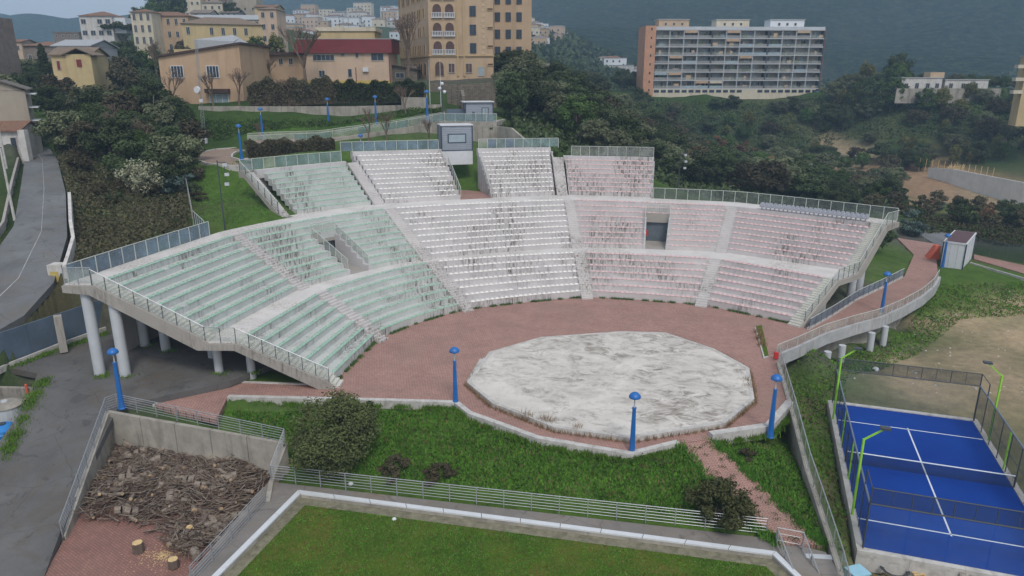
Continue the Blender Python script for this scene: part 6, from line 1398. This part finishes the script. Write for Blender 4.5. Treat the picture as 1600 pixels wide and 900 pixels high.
hedge('long dense ivy-green hedge on top of the grey wall below the red-banded building',[P(530,160,128),P(600,160,128),P(664,158,128)],2.5,3.0,'leaf_dark',14000,.24)
hedge('twiggy brown hedge row on the wall below the low orange wing',[P(392,164,128),P(460,164,128),P(530,160,128)],2.5,3.6,'leaf_brown',14000,.24)
# bare trees
def bare(x,y,h,label,z=None,seed=0,spread=.5,mat='bark2'):
    g=random.Random(seed); b=MB(); z=tz1(x,y) if z is None else z
    def br(p,d,L,r,lv):
        q=p+d*L; b.tube(p,q,r,r*.72,5 if lv<2 else 3,cap=False)
        if lv>=6 or r<.006: return
        for i in range(3 if lv<4 else 2):
            a=g.uniform(0,6.28); s=g.uniform(.35,.8)*spread*1.4; u=Vector((math.cos(a),math.sin(a),g.uniform(-.1,.5)))
            br(q,(d+u*s).normalized(),L*g.uniform(.6,.82),r*.64,lv+1)
    br(Vector((0,0,-.3)),Vector((g.uniform(-.08,.08),0,1)),h*.27,h*.028,0)
    t=thing('bare_tree',label,'tree',(x,y,z)); b.build('branches',M['twig'],t); return t
bare(P(478,130,146)[0],146,13.5,'big bare leafless tree in front of the red-banded building',z=P(478,134,146)[2],seed=3)
bare(P(638,130,146)[0],146,15,'tall bare leafless tree between the red-banded building and the tan one',z=P(638,134,146)[2],seed=5,spread=.4)
for i,(px,Y,h,lab) in enumerate(((268,127,7,'thin bare sapling at the left corner of the orange hall'),(332,127.5,7.5,'bare sapling in front of the orange hall entrance'),(372,127.5,8,'bare sapling at the right corner of the orange hall'),(418,146,7,'bare sapling in front of the low orange wing'),(450,127,6,'bare shrubby tree on the wall under the low orange wing'),(601,108,5,'bare shrub below the upper ramp left of the booth'),(572,107,5.5,'spindly bare shrub at the left below the upper ramp'),(668,108,5,'bare spindly shrub just left of the booth'),(633,121,6,'small bare tree against the long grey wall'),(400,113,4,'tiny bare sapling on the upper lawn'),(250,175,10,'bare tree on the skyline behind the wooded slope'),(240,290,11,'bare tree on the skyline left of the light green hilltop tree'),(160,100,6,'bare grey tree in the middle of the wooded slope'),(215,96,6,'bare grey tree above the flowering shrub'),(185,108,6.5,'bare grey tree high on the wooded slope'))):
    bare(P(px,150,Y)[0],Y,h,lab,seed=20+i,spread=.45)
# ---------------- loose growth ----------------
def scatter(name,poly,n,hmin,hmax,ls,mat,aspect=2.2,up=.0,zoff=0,dens=None,clump=.25,wander=.8,z0=None):
    poly=[p[:2] for p in poly]; xs=[p[0] for p in poly];ys=[p[1] for p in poly]; x=rng.uniform(min(xs),max(xs),n*3);y=rng.uniform(min(ys),max(ys),n*3)
    k=inpoly(x,y,poly); 
    k&=~inpoly(x,y,ROAD)&~inpoly(x,y,PLAZA)&~inpoly(x,y,COURT)&~inpoly(x,y,LANE)
    for q in (PATHP,): k&=~inpoly(x,y,q)
    c=np.sin(x*clump*3+np.sin(y*clump*2.3)*2)*np.cos(y*clump*2.7+np.sin(x*clump*1.9)*1.5); c=(c+1)/2
    k&=rng.uniform(0,1,len(x))<(.35+.65*c); x,y,c=x[k][:n],y[k][:n],c[k][:n]; n=len(x)
    z=TZ(x,y)+zoff if z0 is None else np.full(len(x),z0); nz_=np.sin(x*.9+np.cos(y*.7)*2)*np.cos(y*.8+x*.3)*.12*np.clip((np.hypot(x-10,y-50)-25)/40,.3,1.); z=z+nz_ if z0 is None else z
    h=rng.uniform(0,1,n)*(hmin+(hmax-hmin)*c)
    nrm=rng.normal(size=(n,3)); t=np.cross(nrm,rng.normal(size=(n,3)));t/=np.linalg.norm(t,axis=1)[:,None]
    if up: t=t*(1-up)+np.array([0,0,up]); t/=np.linalg.norm(t,axis=1)[:,None]; h=h*.35
    b_=np.cross(t,rng.normal(size=(n,3)));b_/=np.linalg.norm(b_,axis=1)[:,None]; s=ls*rng.uniform(.6,1.4,n)[:,None]
    p=np.c_[x,y,z+h]; V=np.stack([p-t*s*aspect*.3,p+b_*s*.4,p+t*s*aspect*.7,p-b_*s*.4],1).reshape(-1,3)
    return np_mesh(name,V,np.arange(n*4).reshape(-1,4),M[mat],kind='stuff')
PATHP=[p[:2] for p in PA]+[p[:2] for p in PB[::-1]]
GR=[W(350,640,-.2),W(710,634,-.2),W(840,690,-.2),W(985,715,-.2),W(1065,697,-.2),W(1120,690,-.2),W(1200,677,-.2),W(1233,660,-.2),W(1262,745,-1.2),W(1285,840,-2),W(1195,830,-2),W(800,775,-2),W(440,730,-2),W(440,690,-1.)]
scatter('tall_grass',GR,62000,.1,.3,.13,'grass_l',aspect=1.8,up=.55)
scatter('weeds',GR,5000,.15,.45,.11,'leaf_green',aspect=1.5)
scatter('dry_grass',GR,5000,.1,.3,.13,'grass_y',aspect=2.4,up=.6)
RG=[W(1222,590,-2.5),W(1290,560,-2.7),W(1400,525,-2.5),W(1470,440,-.5),W(1640,440,-.5),W(1640,490,-1.3),W(1500,500,-1.8),W(1420,560,-2.5),W(1320,600,-2.5),W(1330,900,-3),W(1400,920,-3),W(1315,900,-3),W(1250,660,-2.5)]
scatter('rough_grass',RG,30000,.05,.4,.16,'grass_l',aspect=1.6,up=.5); scatter('rough_grass',RG,9000,.05,.35,.15,'grass_y',aspect=2,up=.5)
SL=[W(120,412,8),W(300,352,8.5),P(293,300,86),P(275,235,106),P(262,185,126),P(180,175,128),P(90,195,124),P(86,240,104),W(106,300,11),W(112,370,8.8)]
scatter('undergrowth',SL,34000,.2,1.1,.2,'leaf_brown',aspect=1.8); scatter('undergrowth',SL,14000,.1,.7,.2,'leaf_olive',aspect=1.6); scatter('rough_grass',SL,9000,.1,.5,.2,'grass_y',aspect=1.8)
UL=[W(303,350,8.5),W(440,345,8.5),P(388,268,97),P(300,252,99),P(280,235,106),P(270,200,118),P(690,182,120),P(690,172,122),P(330,188,123),P(266,190,122)]
scatter('upper_lawn_grass',UL,16000,.05,.2,.13,'grass_l',aspect=1.6,up=.5)
scatter('undergrowth',[P(262,180,122),P(690,172,122.5),P(690,180,119),P(560,192,121),P(330,200,118)],9000,.1,.8,.2,'leaf_green',aspect=1.5)
VA=[P(800,200,115),P(880,240,104),P(1100,300,118),P(1250,320,130),P(1400,330,132),P(1420,325,150),P(1330,300,178),P(1280,262,215),P(1300,240,242),P(1650,260,205),P(1650,150,238),P(1405,148,246),P(1280,150,268),P(950,150,262),P(850,150,190),P(790,170,140)]
scatter('undergrowth',VA,42000,.3,2.2,.55,'leaf_dark',aspect=1.4,clump=.1); scatter('undergrowth',VA,26000,.2,1.8,.5,'leaf_green',aspect=1.4,clump=.13); scatter('undergrowth',VA,16000,.2,1.6,.45,'leaf_olive',aspect=1.4,clump=.09)
VB=[P(1400,345,112),P(1440,340,124),P(1500,335,136),P(1660,350,140),P(1660,400,108),P(1560,385,108),P(1480,352,114)]
scatter('undergrowth',VB,12000,.2,1.4,.28,'leaf_brown',aspect=1.5); scatter('undergrowth',VB,8000,.2,1.,.28,'leaf_green',aspect=1.5)
FH_=[P(820,140,280),P(1003,155,300),P(1300,150,300),P(1650,160,300),P(1650,135,600),P(1000,100,620),P(640,70,620),P(640,90,400)]
scatter('distant_woodland',FH_,42000,1,7,2.6,'leaf_dark',aspect=1.3,clump=.03)
LH=[P(-50,150,130),P(95,150,130),P(250,150,150),P(430,110,180),P(440,60,340),P(230,50,340),P(-60,110,340)]
scatter('undergrowth',LH,26000,.3,2.,.5,'leaf_dark',aspect=1.4,clump=.1); scatter('undergrowth',LH,12000,.3,1.6,.45,'leaf_olive',aspect=1.4,clump=.1)
scatter('mown_grass_blades',fg,34000,0,.05,.06,'grass_l',aspect=1.6,up=.5,z0=-2.29); scatter('mown_grass_blades',fg,12000,0,.05,.06,'grass_y',aspect=1.6,up=.5,z0=-2.29)
# weeds along the foot of the seats and round the stage
def tufts(name,pts,n,h,ls,mat,spread=.18):
    P0=np.array(pts); i=rng.integers(0,len(P0),n); p=P0[i]+np.c_[rng.normal(0,spread,(n,2)),np.zeros(n)]; t=np.c_[rng.normal(0,.35,(n,2)),np.ones(n)];t/=np.linalg.norm(t,axis=1)[:,None]; b_=np.cross(t,rng.normal(size=(n,3)));b_/=np.linalg.norm(b_,axis=1)[:,None]; s=rng.uniform(.3,1,n)[:,None]*h
    V=np.stack([p-b_*ls,p+b_*ls,p+t*s+b_*ls*.2,p+t*s-b_*ls*.2],1).reshape(-1,3); np_mesh(name,V,np.arange(n*4).reshape(-1,4),M[mat],kind='stuff')
fp_=[pt(th,ring(RA,th)-.12,0.) for th in np.linspace(39,178,420) if math.sin(th*1.7)+math.sin(th*.61)>-.2]
tufts('weeds',fp_,5200,.28,.035,'leaf_green',.12)
sg=[]
for i in range(12):
    a,c=stp[i],stp[(i+1)%12]
    for k in range(12):
        q=v3l(a,c,k/12); v=Vector((q[0]-8.4,q[1]-55)); v*=1+.12/v.length
        if q[1]<56 or q[0]>15: sg.append((8.4+v.x,55+v.y,0))
tufts('dry_grass',sg,2600,.5,.02,'grass_dry2',.1)
tufts('dry_grass',[W(px,py,0) for px,py in((820,655),(826,657),(850,662),(856,665),(902,675),(1165,600),(1172,610),(1183,520),(1190,540),(1187,530))],700,.95,.02,'grass_dry2',.2)
pw=[]
for k in range(34):
    u,v=random.random(),random.random(); a=v3l(PA[0],PA[-1],u); c=v3l(PB[0],PB[-1],u); q=v3l(a,c,v**.5 if random.random()<.5 else 1-v**.5); pw.append((q[0],q[1],q[2]+.04))
tufts('weeds',pw,1100,.12,.022,'leaf_green',.13)
ed=[]
for A_ in(PA,PB):
    for k in range(70): q=v3l(A_[0],A_[-1],random.random()); i_=min(int((k/70)*(len(A_)-1)),len(A_)-2); q=v3l(A_[i_],A_[i_+1],random.random()); ed.append((q[0]+random.uniform(-.12,.12),q[1],q[2]+.02))
tufts('tall_grass',ed,5200,.3,.03,'grass_l',.22)
bs=[]
for (px,py,z) in((155,577,1.4),(195,580,1.3),(160,580,1.4),(345,586,.5),(396,588,.3),(228,537,1.3),(262,544,1.2)):
    for k in range(3): q=W(px+random.uniform(-6,6),py,z); bs.append((q[0],q[1],laneZ(q[0],q[1])))
for k in range(60):
    a=random.random(); p=v3l((*wc[0][:2],0),(*wc[2][:2],0),a); bs.append((p[0]+.45,p[1],laneZ(p[0]+.45,p[1])))
for k in range(50): p=v3l((-40.4,53.2,0),(-37.0,62,0),random.random()); bs.append((p[0]+.25,p[1],laneZ(p[0],p[1])))
tufts('weeds',bs,5200,.3,.03,'grass_l',.28)
kb=[(*v3l((*K1[i_],0),(*K1[i_+1],0),random.random())[:2],-.35) for i_ in range(9) if i_!=6 for k in range(30)]
tufts('tall_grass',[(x_,y_-.25,z_) for x_,y_,z_ in kb],6500,.42,.03,'grass_l',.18)
# litter and stones
for (px,py,z,r,lab) in((548,757,-2.,.16,'crumpled white plastic bag lying on the walkway by the railing'),(616,812,-2.3,.13,'small grey-white stone lying on the mown lawn'),(1368,579,-2.5,.3,'white block of rubble in the grass beyond the court'),(964,622,-.2,.01,'')):
    if not lab: continue
    x,y,_=W(px,py,z); b=MB(); b.lathe((x,y,z),[(r,0),(r*1.15,r*.4),(r*.8,r*.9),(r*.3,r*1.2)],7); tag(b.build('litter' if 'bag' in lab else 'stone',M['whitem']),lab,'bag' if 'bag' in lab else 'stone')
b=MB()
for i in range(150):
    px,py=random.uniform(1330,1600),random.uniform(470,610); x,y,_=W(px,py,-2.2); z=tz1(x,y); r=abs(random.gauss(.03,.035))+.02; b.lathe((x,y,z-.02),[(r,0),(r*1.1,r*.5),(r*.4,r)],5)
b.build('rubble',M['kerb'],kind='stuff')
# ---------------- poles, masts, small street furniture ----------------
a=W(241,306,9.6); t=thing('utility_pole','leaning pale wooden pole with a drooping cable beside the flowering shrub','pole',a,world=True)
top=P(224,236,a[1]-.3); b=MB(); b.tube((a[0],a[1],a[2]-.5),top,.13,.1,8); b.build('pole',M['kerb'],t)
b=MB(); e=P(240,150,a[1]+25); pr=top
for k in range(1,13): q=v3l(top,e,k/12); q=(q[0],q[1],q[2]-1.6*math.sin(math.pi*k/12)); b.tube(pr,q,.02,n=4,cap=False); pr=q
b.build('cable',M['slab'],t)
a=W(320,222,13.8); t=thing('lattice_mast','tall thin lattice antenna mast with a dish and a white cabinet at its foot','mast',a,world=True)
tp=P(306,62,a[1]); b=MB(); b.box((a[0],a[1],a[2]-.2),(.75,.6,2.1)); b.build('cabinet',M['whitem'],t); b=MB()
for k in range(3):
    dx,dy=.28*math.cos(2.09*k),.28*math.sin(2.09*k); b.tube((a[0]+dx,a[1]+dy,a[2]+1.8),(tp[0]+dx*.6,tp[1]+dy,tp[2]),.03,n=4)
n=30
for i in range(n):
    p=v3l((a[0],a[1],a[2]+1.8),tp,i/n); q=v3l((a[0],a[1],a[2]+1.8),tp,(i+1)/n)
    for k in range(3): b.tube((p[0]+.28*math.cos(2.09*k),p[1]+.28*math.sin(2.09*k),p[2]),(q[0]+.28*math.cos(2.09*(k+1)),q[1]+.28*math.sin(2.09*(k+1)),q[2]),.014,n=3,cap=False)
b.build('lattice',M['steel'],t); q=v3l(a,tp,.52); b=MB(); b.tube((q[0]-.3,q[1]-.3,q[2]),(q[0]-.35,q[1]-.55,q[2]),.55,.5,14); b.build('dish',M['whitem'],t); b=MB(); b.box((q[0]+.1,q[1]-.35,q[2]-1.9),(.5,.3,.5)); b.build('relay_box',M['whitem'],t)
def flood(a,h,label,seed):
    t=thing('floodlight_pole',label,'floodlight',a,world=True); b=MB(); b.tube((a[0],a[1],a[2]-.4),(a[0],a[1],a[2]+h),.09,.06,8); b.build('pole',M['dark'],t)
    b=MB(); b.tube((a[0],a[1],a[2]+h-.2),(a[0]+.9,a[1],a[2]+h-.2),.04); b.tube((a[0]+.7,a[1],a[2]+h-.2),(a[0]+.7,a[1],a[2]+h-2.8),.035); b.build('bracket',M['dark'],t)
    for k in range(3): b=MB(); b.box((a[0]+.8+.1*(k%2),a[1]-.1,a[2]+h-.6-1.0*k),(.42,.3,.3),.2); b.build('floodlight',M['col'],t)
flood(W(351,354,8.5),7.0,'slim dark floodlight pole standing on the lawn beside the upper green block',1)
flood(P(1059,300,112),6.2,'slim floodlight pole behind the upper pink seats',2)
a=P(692,186,113); t=thing('street_lamp','black street lamp with three white globes on the terrace edge','street lamp',(a[0],a[1],17.3),world=True)
b=MB(); b.tube((a[0],a[1],17.3),(a[0],a[1],22.6),.07,.05,8); b.tube((a[0]-.35,a[1],21.9),(a[0]+.35,a[1],21.9),.03); b.build('post',M['dark'],t)
for dx,dz in((-.35,21.9),(.35,21.4),(0,22.6)): b=MB(); b.lathe((a[0]+dx,a[1],dz),[(.12,0),(.26,.15),(.28,.3),(.2,.45),(.05,.5)],12); b.build('globe',M['whitem'],t,smooth=True)
for px,lab in((672,'thin white flagpole left of the three-globe street lamp'),(689,'thin white flagpole behind the three-globe street lamp')):
    a=P(px,160,124); b=MB(); b.tube((a[0],a[1],a[2]-1),(a[0],a[1],a[2]+6.8),.06,.03,6); tag(b.build('flagpole',M['whitem']),lab,'flagpole')
for px,py,Y,lab in((8,250,96,'concrete utility pole beside the low white roadside house'),(14,300,74,'lower concrete utility pole at the left edge of the road')):
    a=P(px,py,Y); b=MB(); b.tube((a[0],a[1],a[2]-3),(a[0],a[1],a[2]+4.5),.14,.1,8); tag(b.build('utility_pole',M['kerb']),lab,'pole')
# ---------------- construction site across the valley ----------------
wall('retaining_wall','long new grey concrete retaining wall at the right edge of the dirt road',[P(1452,262,198),P(1490,264,188),P(1541,274,177),P(1600,285,165),P(1660,297,156)],[3.,4.2,5.2,5.6,6],.4,M['newconc'],sl=6)
wall('retaining_wall','low unfinished concrete wall along the far side of the dirt road',[P(1300,240,236),P(1365,247,226),P(1432,257,214),P(1480,265,204)],[1.2,1.6,2.2,2.6],.4,M['rawwall'],sl=5)
wall('hoarding','short red-brown hoarding panel beside the dirt road',[P(1406,257,213),P(1423,259,211)],1.6,.1,M['redband'],sl=3,cat='hoarding')
for i in range(13):
    a=P(1436+9.5*i,262+i*1.4,206-1.5*i); b=MB(); b.tube((a[0],a[1],a[2]-1),(a[0]+.1,a[1],a[2]+2.8),.07,n=5); o=b.build('timber_post',M['cut']); tag(o,'thin timber post standing along the unfinished wall by the dirt road','post','timber posts on the construction site')
t=thing('formwork','stack of timber props and planks at the corner of the unfinished wall','formwork',P(1490,272,198))
for i in range(9): b=MB(); b.tube((i*.5-2,0,-.5),(i*.5-1.6+random.uniform(-.5,.5),.3,2.6),.08,n=5); b.build('prop',M['cut'],t)
for i in range(4): b=MB(); b.box((-.5,-.3,.4+.5*i),(4.,.12,.14),.05*i); b.build('plank',M['cut'],t)
def vehicle(name,label,cat,loc,rz,body,L=4.3,Wd=1.75,pickup=False):
    t=thing(name,label,cat,loc,rz=rz); b=MB()
    b.hexa([(-L/2,-Wd/2,.3),(L/2,-Wd/2,.3),(L/2,Wd/2,.3),(-L/2,Wd/2,.3)],[(-L/2+.05,-Wd/2+.05,.85),(L/2-.1,-Wd/2+.05,.8),(L/2-.1,Wd/2-.05,.8),(-L/2+.05,Wd/2-.05,.85)]); b.build('body',body,t)
    x0,x1=(0,1.2) if pickup else (-L/2+.3,L/2-1.1); b=MB(); b.hexa([(x0,-Wd/2+.06,.84),(x1+.35,-Wd/2+.06,.84),(x1+.35,Wd/2-.06,.84),(x0,Wd/2-.06,.84)],[(x0+.25,-Wd/2+.2,1.45),(x1-.15,-Wd/2+.2,1.45),(x1-.15,Wd/2-.2,1.45),(x0+.25,Wd/2-.2,1.45)]); b.build('cab' if pickup else 'cabin',M['window'],t)
    b=MB(); b.box(((x0+x1)/2+.05,0,1.45),(x1-x0-.35,Wd-.4,.06)); b.build('roof',body,t)
    if pickup: b=MB(); b.box((-1.1,0,.85),(2.0,Wd-.05,.35)); b.build('cargo_bed',M['palegrey'],t)
    for sx in(-L/2+.8,L/2-.8):
        for sy in(-1,1): b=MB(); b.tube((sx,sy*(Wd/2-.12),.32),(sx,sy*(Wd/2+.04),.32),.32,n=14); b.build('wheel',M['dark'],t)
    return t
a=P(1284,241,238); vehicle('pickup_truck','small white pickup truck parked on the dirt road across the valley','truck',(a[0],a[1],tz1(a[0],a[1])),2.9,M['whitem'],4.6,1.8,True)
for px,Y,lab,m in((1001,266,'dark parked car at the left foot of the apartment slab','navy'),(1281,272,'green-grey car parked just right of the apartment slab','sheet'),(1290,274,'pale car parked right of the apartment slab','whitem')):
    a=P(px,149,Y); vehicle('parked_car',lab,'car',(a[0],a[1],tz1(a[0],a[1])+.05),random.uniform(0,.4),M[m])
b=MB(); q=[P(1420,378,107),P(1475,392,106),P(1515,372,116),P(1470,350,124),P(1425,345,120)]
struct(ribbon('road',[(*P(1425,345,122)[:2],P(1425,345,122)[2]+.0),P(1500,372,112)],[P(1425,362,114),P(1470,388,106)],M['road'],.15,.6))
tag(bpart(None,'fire_box',W(1212,562,.0)[:2],(.35,.25,.6),M['red'],.1),'small red box at the start of the ramp railing','box')
# ---------------- haze ----------------
zt_=float(Z.max())+6; zb_=float(Z.min())-1.5; hy=2160
b=MB(); b.hexa([(-2100,-60,zb_),(2100,-60,zb_),(2100,hy+200,zb_),(-2100,hy+200,zb_)],[(-2100,-60,zt_),(2100,-60,zt_),(2100,hy+200,zt_),(-2100,hy+200,zt_)]); print('haze',zb_,zt_)
hm=bpy.data.materials.new('haze_air'); hm.use_nodes=True; nt=hm.node_tree; nt.nodes.remove(nt.nodes['Principled BSDF']); pv=nt.nodes.new('ShaderNodeVolumePrincipled'); pv.inputs['Color'].default_value=(.5,.74,1,1); pv.inputs['Density'].default_value=HAZE; nt.links.new(pv.outputs[0],nt.nodes['Material Output'].inputs['Volume'])
o=b.build('haze',hm,kind='stuff'); o.display_type='WIRE'
